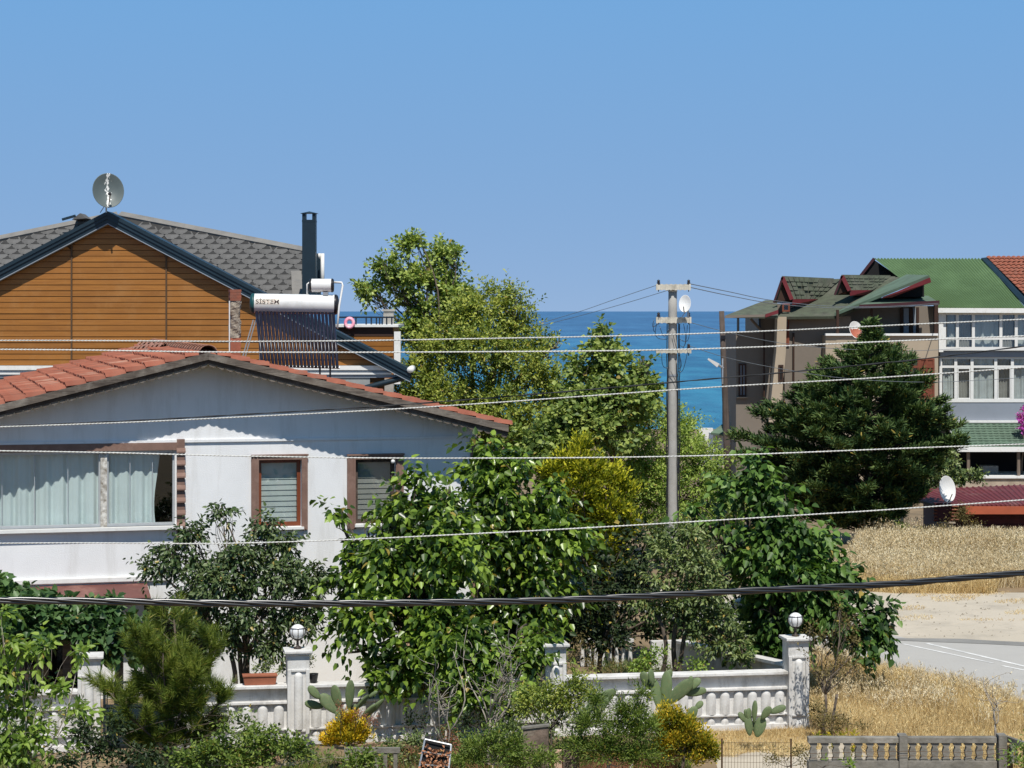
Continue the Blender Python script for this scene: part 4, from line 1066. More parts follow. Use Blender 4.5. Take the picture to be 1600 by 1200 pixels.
def dormer(pk, el, er, back, bw, nm='dormer'):
    "pk peak, el/er feet of the gable front, back end of ridge, foot of the side roof"
    P0, L_, R_ = B(*pk), B(*el), B(*er); Bk, Bf = B(*back), B(*bw)
    rd = Bk - P0
    body = MB().slab([L_ + Vector((.15, .2, 0)), R_ + Vector((-.1, .2, 0)), P0 + Vector((0, .2, -.3))], rd * .5).build(nm, M['darkbrown'], bh)
    pts = [P0, R_, Bf, Bk]
    MB().plate([P0, R_, Bf, Bk] if (R_ - P0).cross(Bf - R_).z > 0 else [Bk, Bf, R_, P0], .1).build('dormer_roof', M['greenshingle'], body)
    courses([R_, Bf, Bk, P0], 5, body)
    MB().slab([P0, L_, L_ + rd * .6, P0 + rd * .9], (-.02, 0, .06)).build('dormer_roof', M['greenshingle'], body)
    for q, m in ((R_, 'redfascia'), (L_, 'darkred')):
        d = (q - P0).normalized(); n = Vector((-d.z, 0, d.x)); w = .20 if q is R_ else .10
        MB().slab([P0 - n * w / 2 + Vector((0, -.06, 0)), q - n * w / 2 + Vector((0, -.06, 0)), q + n * w / 2 + Vector((0, -.06, 0)), P0 + n * w / 2 + Vector((0, -.06, 0))], (0, .05, 0)).build('red_fascia', M[m], body)
    MB().slab([R_ + Vector((.03, -.02, -.28)), Bf + Vector((-.2, -.1, -.22)), Bf + Vector((0, -.1, .02)), R_ + Vector((.03, -.02, .02))], (0, .06, 0)).build('red_fascia', M['redfascia'], body)
    return body
d1 = dormer((1222.5, 433, 1.2), (1209, 473, 1.2), (1237, 468, 1.2), (1312, 437, 5.5), (1278, 468, 3.4))
d2 = dormer((1315.5, 431, 1.6), (1304, 461, 1.6), (1327, 454, 1.6), (1400, 432, 5.8), (1362, 454, 3.2))
win(1222, 1234, 474, 487, 1.2, 'brick', 'glassdull', 0, d1); win(1308, 1322, 448, 459, 2.0, 'brick', 'glassdull', 0, d2)
dish('satellite_dish', 'white satellite dish with rust red lower face above the dark conifer', 1335, 517, 108, .40, .44, (30, 18), M['rustdish'], (1342, 536), None, False)

# green roofed house with white window bands
GD = 115.0
gh = thing('green_roof_house', 'slate blue house with white glazed window bands under a green sheet metal roof', 'house', P(1540, 486, GD).xy.to_3d() + Vector((0, 0, gz(GD))))
go = Vector(gh.location)
def Q(px, py, dd=0.0): return P(px, py, GD + dd) - go
def gx(px0, px1, py0, py1, d0, d1, nm, m, base=None, par=None, **k):
    a, b = Q(px0, py1, d0), Q(px1, py0, d0)
    return MB().box(a.x, b.x, d0, d1, (a.z if base is None else base), b.z).build(nm, m, par or gh, **k)
gx(1467, 1760, 628.5, 0, .38, 12, 'wall', M['slate'], 0)
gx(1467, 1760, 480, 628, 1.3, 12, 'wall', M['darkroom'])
gx(1467, 1760, 657, 660.5, .2, .37, 'white_ledge', M['whitepaint'])
gx(1469, 1760, 546, 558, .25, .79, 'floor_band', M['slate'])
# corrugated roof, ribs running down the slope
def ribbed(a, b, c, d, n, amp, nm, m, par, sharp=False, kind=None, thick=.03):
    "a-b the eave, d-c the ridge; ribs run from eave to ridge"
    a, b, c, d = map(Vector, (a, b, c, d)); nn = (b - a).cross(d - a).normalized(); nn = nn if nn.z > 0 else -nn
    mbx = MB()
    def fn(u, v):
        p = (a.lerp(b, u)).lerp(d.lerp(c, u), v); w = math.sin(u * n * 2 * math.pi)
        return p + nn * amp * (max(0, w) ** .4 if sharp else w)
    mbx.grid(fn, n * 6, 1)
    o = mbx.build(nm, m, par, False); s = o.modifiers.new('thickness', 'SOLIDIFY'); s.thickness = thick
    return o
E0, E1 = Q(1464, 480, -.4), Q(1602, 481, -.4)
ribbed(E0, E1, Q(1538, 404, 6), Q(1366, 404, 6), 34, .045, 'metal_roof', M['greenmetal'], gh)
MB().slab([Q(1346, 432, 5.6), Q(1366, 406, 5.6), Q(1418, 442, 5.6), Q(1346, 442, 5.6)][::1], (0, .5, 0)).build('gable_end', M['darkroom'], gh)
MB().tube([Q(1345, 431, 5.5), Q(1366, 404, 5.5)], .09, 5).build('barge_trim', M['darkred'], gh)
MB().slab([E0 + Vector((-.05, -.05, -.28)), Q(1760, 481, -.4) + Vector((0, -.05, -.28)), Q(1760, 481, -.4) + Vector((0, -.05, -.04)), E0 + Vector((-.05, -.05, -.04))], (0, .5, 0)).build('gutter', M['whitepaint'], gh)
# valley and neighbour's tile roof
MB().plate([Q(1533, 403, 5.9), Q(1604, 480, -.5), Q(1612, 476, -.6), Q(1542, 402, 5.8)], .1).build('valley', M['navy'], gh)
th = thing('red_tile_house', 'red tiled roof rising at the right edge beside the green metal roof', 'house', (Q(1660, 0).x + go.x, GD, gz(GD)))
to_ = Vector(th.location); off = go - to_
MB().box(Q(1620, 0).x + off.x + .6, 14, 1.5, 12, 0, Q(0, 480, 1.5).z).build('wall', M['beige'], th)
A_, B_, C_, D_ = [v + off for v in (Q(1618, 478, -.3), Q(1760, 478, -.3), Q(1760, 402, 5.8), Q(1541, 402, 5.8))]
MB().plate([A_, B_, C_, D_], .12).build('roof', M['darktimber'], th)
fm = MB(); nnm = (B_ - A_).cross(D_ - A_).normalized(); nr = 15
fm2 = MB()
for i in range(nr):
    t0, t1 = i / nr, (i + 1.12) / nr
    L0 = A_.lerp(D_, t0); L1 = A_.lerp(D_, min(t1, 1.0)); ex = Vector((1, 0, 0)); Wd = B_.x - L0.x; nt = int(Wd / .26)
    def fn(a, b, L0=L0, L1=L1, Wd=Wd, nt=nt):
        x = a * Wd; p = Vector((L0.x + x, L0.y + (L1.y - L0.y) * b, L0.z + (L1.z - L0.z) * b)); p.x += (L1.x - L0.x) * b * (1 - a)
        return p + nnm * (.07 * abs(math.sin(math.pi * a * nt)) + .05 * (1 - b) + .03)
    fm2.grid(fn, nt * 4, 1)
fm2.build('roof_tiles', M['tile'], th, kind='stuff')
# window bands
def band(px0, py0, py1, mull, trans, d, opn=()):
    a, b = Q(px0, py1, d), Q(1760, py0, d); t = .10
    fr = MB(); fr.box(a.x, b.x, d, d + .14, a.z - .02, a.z + .16); fr.box(a.x, b.x, d, d + .14, b.z - .10, b.z); tz = Q(0, trans, d).z
    fr.box(a.x + .14, b.x, d + .005, d + .12, tz - .06, tz + .06); fr.box(a.x, a.x + .14, d, d + .14, a.z + .16, b.z - .10)
    xs = [a.x + .14]
    for m_ in mull: x = Q(m_, 0, d).x; fr.box(x - .075, x + .075, d + .002, d + .13, a.z + .16, b.z - .10); xs.append(x)
    w = fr.build('window_band', M['whitepaint'], gh)
    for i in range(len(xs) - 1):
        for z0, z1 in ((a.z + .16, tz - .06), (tz + .06, b.z - .10)):
            MB().box(xs[i] + .075, xs[i + 1] - .075, d + .06, d + .07, z0, z1).build('pane', M['glass'], w)
            if i in opn and z1 < tz + .01:
                q = MB(); s_ = .05; x0, x1 = xs[i] + .09, xs[i + 1] - .09
                q.box(x0, x0 + s_, d + .01, d + .05, z0, z1).box(x1 - s_, x1, d + .01, d + .05, z0, z1).box(x0 + s_, x1 - s_, d + .01, d + .05, z0, z0 + s_).box(x0 + s_, x1 - s_, d + .01, d + .05, z1 - s_, z1); q.build('casement', M['whitepaint'], w)
    z0, z1 = a.z + .05, b.z - .05
    x = xs[0]; rr = random.Random(int(py0))
    for i in range(len(xs) - 1):
        if i % 2 == 0 or rr.random() < .35:
            wv = rr.uniform(9, 14); p = rr.random() * 6; X0, X1 = xs[i] + .08, xs[i + 1] - .08
            MB().grid(lambda a_, b_: (X0 + (X1 - X0) * a_, d + .28 + .06 * math.sin(wv * (X1 - X0) * a_ + p) + .03 * math.sin(31 * a_), z0 + (z1 - z0) * b_), 28, 1).build('curtain', M['net'], w, True)
        else:
            X0, X1 = xs[i] + .08, xs[i + 1] - .08
            MB().grid(lambda a_, b_: (X0 + (X1 - X0) * a_, d + .42 + .03 * math.sin(30 * a_), z0 + (z1 - z0) * b_), 24, 1).build('curtain', M['blind2'], w, True)
band(1474, 489, 547, (1496, 1521, 1564, 1588, 1630, 1670, 1710, 1750), 529, .0)
band(1468, 558, 628, (1493.5, 1519, 1556, 1582, 1612, 1640, 1680, 1720, 1755), 573, .35, (1, 3))
gx(1467, 1474, 487, 550, -.1, .79, 'corner_post', M['whitepaint'])
# veranda roof and posts
VR = ribbed(Q(1492, 699, -3.2), Q(1760, 699, -3.2), Q(1760, 661, .28), Q(1480, 661, .28), 30, .02, 'veranda_roof', M['greenfelt'], gh)
for i in range(10):
    t = (i + .5) / 10; a = Q(1492, 699, -3.2).lerp(Q(1480, 661, .28), t); b = Q(1760, 699, -3.2).lerp(Q(1760, 661, .28), t)
    MB().tube([a + Vector((0, 0, .03)), b + Vector((0, 0, .03))], .022, 4).build('shingle_course', M['greenfelt'], VR)
gx(1497, 1760, 698.5, 706, -3.35, -3.22, 'veranda_fascia', M['whitepaint'])
MB().slab([Q(1480, 664, .2), Q(1497, 704, -3.3), Q(1497, 697, -3.3), Q(1480, 660, .2)], (-.06, 0, 0)).build('veranda_barge', M['greyrender'], gh)
for px, d in ((1513.5, -3.1), (1592, -3.1), (1493, -.5)): gx(px - 2.2, px + 2.2, 706, 748, d, d + .15, 'veranda_post', M['dullwood'])
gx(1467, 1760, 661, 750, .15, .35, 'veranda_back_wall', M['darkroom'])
gx(1528, 1760, 744, 747.5, -3.3, .2, 'veranda_deck', M['whitepaint'])
gx(1460, 1760, 747.6, 0, -3.2, .2, 'stone_plinth', M['stone'], -1.0)
gx(1536, 1560, 728, 743, -1.5, -.6, 'veranda_bench', M['blind2'])
# small gazebo roof by the shore and the white wall beside it
hu = thing('shore_hut', 'small green shingle hut roof with red bargeboard by the shore', 'hut', P(1150, 486, 118).xy.to_3d() + Vector((0, 0, gz(118))))
u0 = Vector(hu.location)
def U(px, py, dd=0): return P(px, py, 118 + dd) - u0
MB().plate([U(1110, 676, -1), U(1148, 680, -1), U(1166, 650, 2), U(1150, 647, 3)], .1).build('roof', M['greenfelt'], hu)
MB().slab([U(1141, 674, -1.1), U(1150, 674, -1.1), U(1168, 655, -1.1), U(1167, 648, -1.1)], (0, .15, 0)).build('bargeboard', M['redfascia'], hu)
MB().box(U(1114, 0, -.5).x, U(1146, 0, -.5).x, -.5, 2, -.5, U(0, 679, -.5).z).build('wall', M['whitepaint'], hu)
wt = thing('white_garden_wall', 'low white wall behind bushes near the shore left of the wooden pole', 'wall', P(1100, 486, 121).xy.to_3d() + Vector((0, 0, gz(121))))
a, b = P(1093, 740, 121) - Vector(wt.location), P(1114, 669, 121) - Vector(wt.location)
MB().box(a.x, b.x, 0, .3, -.5, b.z).build('wall_panel', M['whitepaint'], wt)
M['pinkpave'] = mat('pinkish_paving', (.42, .30, .27), .9, .1, 2, .3, 10)
pv = MB().box(P(1085, 0, 96).x, P(1140, 0, 96).x, 95.6, 96, gz(95) - .5, P(0, 727, 96).z).build('pink_block_wall', M['pinkpave']); tag(pv, 'low pinkish block wall beside the foot of the wooden pole', 'wall')
# red roofed shed
RD = 71.0
rh = thing('red_roof_shed', 'low shed with ribbed dark red sheet roof behind the dry grass', 'shed', P(1500, 486, RD).xy.to_3d() + Vector((0, 0, gz(RD))))
ro = Vector(rh.location)
M['redmetal'] = mat('dark_red_sheet_metal', (.150, .026, .024), .6, .1, .8, .1, 10, dirt=(.22, .11, .09), dscale=1.2)
M['orange'] = mat('orange_fascia', (.42, .10, .045), .6, .08, 1.5, .1, 10)
M['plumwall'] = mat('plum_red_boards', (.075, .012, .014), .7, .15, 3, .1, 10)
def Rr(px, py, dd=0): return P(px, py, RD + dd) - ro
ribbed(Rr(1462, 789, -1.5), Rr(1720, 790, -1.5), Rr(1720, 752, 3.6), Rr(1387, 767.5, 2.4), 36, .035, 'metal_roof', M['redmetal'], rh, True)
MB().slab([Rr(1387, 771, 2.4), Rr(1460, 792, -1.55), Rr(1460, 788.5, -1.55), Rr(1387, 767.5, 2.4)], (0, .05, 0)).build('bargeboard', M['strip'], rh)
MB().box(Rr(1508, 0, -1.55).x, Rr(1720, 0, -1.55).x, -1.66, -1.56, Rr(0, 803, -1.55).z, Rr(0, 791, -1.55).z).build('orange_fascia', M['orange'], rh)
for i in range(5):
    z = Rr(0, 838, -1).z + i * .185
    MB().box(Rr(1508, 0, -1).x, Rr(1720, 0, -1).x, -1.0 - .03 * (i % 2), -.9, z, z + .18).build('board', M['plumwall'], rh)
MB().box(Rr(1470, 0, -.8).x, Rr(1720, 0, -.8).x, -.89, 2.2, -.6, Rr(0, 795, -.8).z).build('wall', M['plumwall'], rh)
ck = MB().box(Rr(1460, 0, -2).x, Rr(1488, 0, -2).x, -2.0, -1.7, Rr(0, 815, -2).z, Rr(0, 786, -2).z).build('log_corner', M['plumwall'], rh)
for i in range(5):
    z = Rr(0, 812 - i * 5.2, -2).z
    for x0, x1 in ((1458, 1464), (1486, 1498)): MB().tube([(Rr(x0, 0, -2.0).x, -2.05, z), (Rr(x1, 0, -2.0).x, -2.05, z)], .03, 6).build('log_end', M['brick'], rh)
MB().box(Rr(1462, 0, -2).x, Rr(1492, 0, -2).x, -2.1, -1.68, Rr(0, 817.5, -2).z, Rr(0, 815.2, -2).z).build('ledge', M['stone'], rh)
MB().box(Rr(1463, 0, -2).x, Rr(1490, 0, -2).x, -2.02, -1.7, -.3, Rr(0, 817.6, -2).z).build('stone_base', M['stone'], rh)
for p in (1398,):
    MB().box(Rr(1400, 0, -.5).x, Rr(1412, 0, -.5).x, -.5, -.2, -.3, Rr(0, 805, -.5).z).box(Rr(1398, 0, -.5).x, Rr(1414.5, 0, -.5).x, -.55, -.15, Rr(0, 805, -.5).z, Rr(0, 802, -.5).z).build('stone_pillar', M['concrete'], rh)
dish('satellite_dish', 'round white satellite dish standing before the dark red shed roof', 1477.5, 765, 68.6, .29, .41, (22, 12), M['dishwhite'], (1480, 790), None, False)
# ================================================================ utility poles
M['polecon'] = mat('grey_pole_concrete', (.42, .405, .375), .92, .06, 2, .4, 14, col2=(.33, .32, .30), dirt=(.25, .23, .20), dscale=1.0, stretch=(2, 2, .5))
M['crossarm'] = mat('pale_crossarm_concrete', (.60, .56, .47), .9, .12, 5, .5, 20, dirt=(.28, .25, .2), dscale=6)
M['polewood'] = mat('brown_weathered_pole', (.125, .095, .078), .9, .2, 3, .6, 12, stretch=(4, 4, .3), dirt=(.07, .05, .04), dscale=2)
M['ceramic'] = mat('dark_insulator', (.03, .022, .02), .25, .1, 3, 0)
M['cable'] = mat('black_cable_rubber', (.008, .009, .011), .30, .15, 3, .0, 60, spec=.9)
M['cablematt'] = mat('thin_black_cable', (.02, .022, .026), .6, .1, 3, 0, spec=.3)
M['wirewhite'] = mat('bare_aluminium_wire', (.62, .62, .59), .6, .08, 6, .1, 60, metal=.15)
M['thinwire'] = mat('dull_thin_wire', (.20, .22, .24), .6, .08, 6, 0)
PD = 57.0
up = thing('utility_pole', 'round grey concrete utility pole with three pale crossarms and hanging black cables', 'utility pole', (P(1051, 0, PD).x, PD, gz(PD)))
uo = Vector(up.location)
def V(px, py, dd=0): return P(px, py, PD + dd) - uo
top = V(1051, 453); 
n = 14
MB().tube([(0 + (V(1050 + 0, 0).x - V(1051, 0).x) * 0, 0, z) for z in np.linspace(-.2, top.z, n)], list(np.linspace(.150, .108, n)), 22).build('pole_shaft', M['polecon'], up, True)
def arm(px0, px1, py, d=-.16, h=.075, w=.10):
    a, b = V(px0, py + h / PD * F, d), V(px1, py - h / PD * F, d)
    mb = MB(); k = 7
    mb.box(a.x, b.x, -.20, -.115, a.z + .012, b.z)
    for i in range(k + 1):
        x = a.x + (b.x - a.x - .05) * i / k; mb.box(x, x + .05, -.212, -.2005, a.z, b.z + .01)
    o = mb.build('crossarm', M['crossarm'], up); return o
a1 = arm(1025, 1079, 449); a1.location = (0, 0, 0)
a2 = arm(1025, 1080, 500.5); a3 = arm(1025, 1080, 549, h=.05)
def insul(px, py, par):
    p = V(px, py, -.16)
    return MB().lathe([(.012, -.16), (.012, .0), (.035, .01), (.055, .03), (.03, .045), (.05, .065), (.028, .085), (.04, .11), (.03, .135), (.001, .15)], p, 10).build('insulator', M['ceramic'], par, True)
for px, py, a in ((1029, 446, a1), (1076, 446, a1), (1029, 497, a2), (1076, 497, a2), (1076, 546, a3)): insul(px, py, a)
MB().lathe([(.001, top.z + .03), (.09, top.z + .02), (.118, top.z - .01), (.118, top.z - .05)], (0, 0, 0), 16).build('pole_cap', M['crossarm'], up, True)
for py in (506, 588): MB().lathe([(.128, 0), (.132, .0), (.132, .05), (.128, .05)], (0, 0, V(0, py).z), 18).build('steel_band', M['galv'], up)
# cables running down and jumpers at the arms
rc = random.Random(9)
def hang(pts, r=.011): return MB().tube(pts, r, 6).build('cable', M['cable'], up, True)
for (x0, x1, ya, yb, d) in ((1042.5, 1041.5, 503, 840, -.06), (1044, 1043, 548, 840, -.10), (1060, 1060.5, 503, 840, -.06), (1062, 1062, 506, 780, -.02), (1058, 1059, 560, 840, -.12)):
    k = 12; hang([V(x0 + (x1 - x0) * i / k + rc.uniform(-.8, .8), ya + (yb - ya) * i / k, d) for i in range(k + 1)], .013)
def loop(a, b, sag, d=-.2, r=.009, side=0):
    k = 9; pts = []
    for i in range(k + 1):
        t = i / k; pts.append(V(a[0] + (b[0] - a[0]) * t + side * math.sin(math.pi * t), a[1] + (b[1] - a[1]) * t + sag * math.sin(math.pi * t), d))
    hang(pts, r)
for a, b, s, sd in (((1030, 494), (1043, 530), 12, -12), ((1022, 500), (1030, 505), 8, -6), ((1031, 510), (1045, 514), 14, 0), ((1077, 494), (1062, 530), 18, 6), ((1068, 506), (1062, 550), 6, 6), ((1074, 508), (1063, 540), 14, 2), ((1034, 552), (1046, 575), 8, -4), ((1075, 546), (1060, 580), 14, 0), ((1051, 520), (1063, 560), 4, 0), ((1048, 580), (1058, 600), 6, 3), ((1022, 505), (1024, 520), 2, -2), ((1063, 560), (1060, 576), 4, 3)):
    loop(a, b, s, -.2, .008, sd)
dish('satellite_dish', 'bright white satellite dish fixed to the top of the concrete pole', 1071, 475, PD - .5, .155, .22, (-20, 10), M['dishwhite'], (1075, 495), None, False, None, True)
# slim wooden pole with a street lamp on a bracket
WD = 94.0
wp = thing('wooden_pole', 'slim leaning brown wooden pole with a small bracket lamp in front of the sea', 'utility pole', (P(1137, 0, WD).x, WD, gz(WD)))
wo_ = Vector(wp.location)
def Wv(px, py, dd=0): return P(px, py, WD + dd) - wo_
MB().tube([Wv(1137.5, 760), Wv(1135.5, 690), Wv(1133, 620), Wv(1130.5, 560), Wv(1127.5, 486)], [.15, .14, .13, .12, .11], 12).build('pole_shaft', M['polewood'], wp, True)
MB().tube([Wv(1129, 560, -.1), Wv(1129, 590, -.15), Wv(1129, 600, -.1)], .035, 6).build('lamp_conduit', M['galv'], wp)
MB().tube([Wv(1130, 575, -.1), Wv(1122, 570, -.2)], .05, 8).build('lamp_bracket', M['galv'], wp)
q = Wv(1106, 561, -.4); r = Wv(1122, 571, -.2); d = (r - q).normalized(); s_ = Vector((0, 1, 0)) * .13; u_ = d.cross(Vector((0, 1, 0))).normalized() * .09
lm = MB(); lm.add([q - s_ * .6 - u_ * .3, q + s_ * .6 - u_ * .3, q + s_ * .6 + u_ * .5, q - s_ * .6 + u_ * .5, r - s_ - u_, r + s_ - u_, r + s_ + u_, r - s_ + u_], [(0, 3, 2, 1), (4, 5, 6, 7), (0, 1, 5, 4), (1, 2, 6, 5), (2, 3, 7, 6), (3, 0, 4, 7)])
lm.build('lamp_head', M['tankwhite'], wp)
MB().box(Wv(1126, 0).x, Wv(1133, 0).x, -.16, -.1, Wv(0, 530).z, Wv(0, 524).z).build('bracket', M['blackpl'], wp)

# ================================================================ wires strung across the view
def catmull(pts, per):
    out = []; n = len(pts)
    for i in range(n - 1):
        p0, p1, p2, p3 = pts[max(i - 1, 0)], pts[i], pts[i + 1], pts[min(i + 2, n - 1)]
        for k in range(per):
            t = k / per; out.append(.5 * ((2 * p1) + (p2 - p0) * t + (2 * p0 - 5 * p1 + 4 * p2 - p3) * t * t + (3 * p1 - p0 - 3 * p2 + p3) * t ** 3))
    out.append(pts[-1]); return out
def strand_wire(label, pix, D0, D1, r, m, strands=2, pitch=.05, step=.0125, group=None, cat='wire', sides=6):
    if pix[0][0] < -100:                                   # run on well past both sides of the view
        (a, b), (c, d) = pix[1], pix[3]; m0 = (d - b) / (c - a) * .6; (e, f), (g_, h) = pix[-2], pix[-4]; m1 = (f - h) / (e - g_) * 1.25
        pix = [(-1100, pix[1][1] - m0 * 1100)] + list(pix[1:-1]) + [(2700, pix[-2][1] + m1 * 1100)]
        w = (D1 - D0) / 1600; D0, D1 = D0 - w * 1100, D1 + w * 1100
    x0, x1 = pix[0][0], pix[-1][0]
    pts = [P(x, y, D0 + (D1 - D0) * (x - x0) / (x1 - x0)) for x, y in pix]
    c = catmull(pts, 60); L = [0]
    for i in range(1, len(c)): L.append(L[-1] + (c[i] - c[i - 1]).length)
    N = int(L[-1] / step); cs = np.array([tuple(p) for p in c]); s = np.linspace(0, L[-1], N + 1)
    C3 = np.stack([np.interp(s, L, cs[:, i]) for i in range(3)], 1)
    o = Vector(C3[0]); mb = MB()
    rs = r if strands == 1 else (r * .56 if strands == 2 else r * .44)
    for k in range(strands):
        ph = 2 * math.pi * k / strands
        if strands == 1: pp = [Vector(p) - o for p in C3]
        else:
            pp = []
            for i in range(N + 1):
                a = ph + 2 * math.pi * s[i] / pitch
                pp.append(Vector((C3[i][0], C3[i][1] + math.cos(a) * (r - rs), C3[i][2] + math.sin(a) * (r - rs))) - o)
        mb.tube(pp, rs, sides)
    ob = mb.build('overhead_cable' if r > .0122 else 'wire', m, None, True); ob.location = o
    return tag(ob, label, cat, group)
WG = 'pale twisted wires crossing the view'
strand_wire('topmost pale twisted wire, crossing the right houses below their roofs', [(-120, 530), (0, 532), (400, 533.5), (700, 530), (1100, 521), (1600, 499), (1720, 493)], 15.5, 16.5, .0062, M['wirewhite'], group=WG)
strand_wire('second pale twisted wire from the top, just above the white house ridge', [(-120, 545), (0, 546), (330, 550), (700, 550), (1100, 545), (1600, 525), (1720, 519)], 15, 16, .0062, M['wirewhite'], group=WG)
strand_wire('pale twisted wire rising from the white gable to the far right', [(-120, 671), (0, 667), (400, 650.5), (700, 634), (1100, 606), (1600, 574), (1720, 566)], 15, 16, .0058, M['wirewhite'], group=WG)
strand_wire('pale twisted wire across the tops of the white house windows', [(-120, 702), (0, 704.5), (400, 713), (700, 716), (1100, 712), (1600, 694), (1720, 688)], 14, 15, .0054, M['wirewhite'], group=WG)
strand_wire('lowest pale twisted wire, crossing the mulberry leaves and the red shed', [(-120, 848), (0, 849), (380, 848.5), (780, 832), (1200, 808), (1600, 781), (1720, 772)], 14, 15, .0054, M['wirewhite'], group=WG)
strand_wire('thin black cable twisted beside the pale wire over the white gable', [(-120, 670), (0, 666), (400, 646.5), (700, 627), (1100, 593), (1350, 570), (1600, 541), (1720, 530)], 15.2, 16.2, .006, M['cablematt'], 2, .5, .05, cat='cable')
strand_wire('thick black twisted cable sweeping across the garden trees', [(-120, 936), (0, 938), (400, 943), (700, 941), (900, 936.5), (1150, 924), (1400, 912), (1600, 895), (1720, 884)], 10, 11, .0172, M['cable'], 4, .85, .03, cat='cable', sides=8)
def thin(label, pix, D0, D1, r=.008):
    return strand_wire(label, pix, D0, D1, r, M['thinwire'], 1, 1, .4, 'thin wires strung from the concrete pole', 'wire', 5)
thin('thin wire leaving the pole top to the left, upper one', [(1028, 445), (960, 468), (905, 487), (840, 506), (780, 522)], 57, 75)
thin('thin wire leaving the pole top to the left, lower one', [(1052, 451), (990, 470), (930, 487), (860, 505), (790, 520)], 57, 76)
thin('thin wire from the pole top to the green roofed house, upper one', [(1076, 443), (1140, 456), (1205, 469), (1290, 478), (1380, 479), (1467, 474)], 57, 112, .012)
thin('thin wire from the pole top to the green roofed house, lower one', [(1079, 449), (1145, 463), (1215, 475), (1300, 481), (1390, 480), (1467, 476)], 57, 112, .012)
thin('thin pale wire from the middle crossarm down past the conifer', [(1076, 503), (1140, 520), (1220, 536), (1310, 545), (1420, 548), (1500, 545)], 57, 75)
thin('thin pale wire from the lowest crossarm passing the wooden pole', [(1076, 540), (1140, 560), (1230, 578), (1330, 592), (1460, 597), (1600, 590)], 57, 72)
# ================================================================ white moulded concrete garden fence
M['fencewhite'] = mat('whitewashed_concrete', (.70, .69, .67), .9, .05, 2.5, .4, 30, col2=(.58, .57, .55), dirt=(.30, .28, .25), dscale=3.2, dstretch=(1.2, 1.2, .5))
M['globe'] = mat('white_globe_glass', (.80, .80, .80), .2, .02, 2, 0, spec=.6)
M['terracotta'] = mat('terracotta_pot', (.38, .13, .07), .8, .12, 4, .2, 20)
M['greenleafmat'] = None
XP = {}
def fx(px): # fence line runs from (465, D 33.7) to (1243, D 35.0)
    a = P(465, 0, 33.7); b = P(1243, 0, 35.0); r = ((px - CX) / F)
    t = (r * a.y - a.x) / ((b.x - a.x) - r * (b.y - a.y)); return a.x + (b.x - a.x) * t, a.y + (b.y - a.y) * t
fa = fx(465); fb = fx(1243); FANG = math.atan2(fb[1] - fa[1], fb[0] - fa[0])
ff = thing('garden_fence', 'white moulded concrete garden fence with relief columns in front of the white house', 'fence', (fa[0], fa[1], 0), FANG)
def fu(px): x, y = fx(px); return math.hypot(x - fa[0], y - fa[1]) * (1 if x >= fa[0] else -1)
def fz(px, py): x, y = fx(px); return HC - (py - HY) / F * y
# relief column mesh, half round with a domed head, shared
def relief(r, h, n=8):
    mb = MB(); prof = [(r, 0)] + [(r, h - r)] + [(r * math.cos(t), h - r + r * math.sin(t) * 1.15) for t in (.35, .7, 1.0, 1.25, 1.5)]
    mb.lathe([(max(a, .002), b) for a, b in prof], (0, 0, 0), n, math.pi, 2 * math.pi); return mb.mesh('relief_column', M['fencewhite'], True)
rcol = relief(.078, .36); rdome = relief(.062, .10)
posts = [-3.08, -1.0 + 1.0, fu(865), fu(1243)]
HT = .90
def post(u, z0=-.1):
    pw = .165; mb = MB(); zt = 1.42
    mb.box(u - pw, u + pw, -.165, .165, z0, zt - .07)
    for a, b, c, d in ((u - pw, u - pw + .055, z0 + .12, zt - .28), (u + pw - .055, u + pw, z0 + .12, zt - .28)): mb.box(a, b, -.195, -.1655, c, d)
    mb.box(u - pw + .056, u + pw - .056, -.195, -.1655, zt - .32, zt - .28); mb.box(u - pw + .056, u + pw - .056, -.195, -.1655, z0 + .30, z0 + .335); mb.box(u - pw, u + pw, -.195, -.1655, z0 + .08, z0 + .119)
    p = mb.build('post', M['fencewhite'], ff, bevel=.008)
    mc = MB(); mc.box(u - .21, u + .21, -.235, .21, zt - .045, zt); mc.box(u - .185, u + .185, -.21, .185, zt - .069, zt - .046); mc.build('post_cap', M['fencewhite'], p, bevel=.01)
    o = inst('relief_column', relief(.066, zt - .33 - (z0 + .345)), p, Matrix.Translation((u, -.166, z0 + .34)))
    o = inst('relief_column', rdome, p, Matrix.Translation((u, -.166, z0 + .125)))
    return p
for u in posts: post(u)
def panel(u0, u1, z0=-.08):
    mb = MB(); mb.box(u0, u1, -.045, .06, z0, HT - .05)
    mb.box(u0, u1, -.125, -.0455, .615, .655); mb.box(u0, u1, -.115, -.0455, .215, .245); mb.box(u0, u1, -.125, -.0455, z0, .09)
    p = mb.build('panel', M['fencewhite'], ff, bevel=.006)
    MB().box(u0, u1, -.165, .12, HT - .049, HT).build('coping', M['fencewhite'], p, bevel=.008)
    n = int((u1 - u0) / .212); 
    for i in range(n):
        u = u0 + (u1 - u0) * (i + .5) / n
        inst('relief_column', rcol, p, Matrix.Translation((u, -.0455, .246)))
        inst('relief_column', rdome, p, Matrix.Translation((u, -.0455, .091)))
for i in range(len(posts) - 1):
    if i == 0: panel(-1.85, posts[1] - .166)
    else:
        panel(posts[i] + .166, posts[i + 1] - .166)
panel(-6.0, posts[0] - .166)
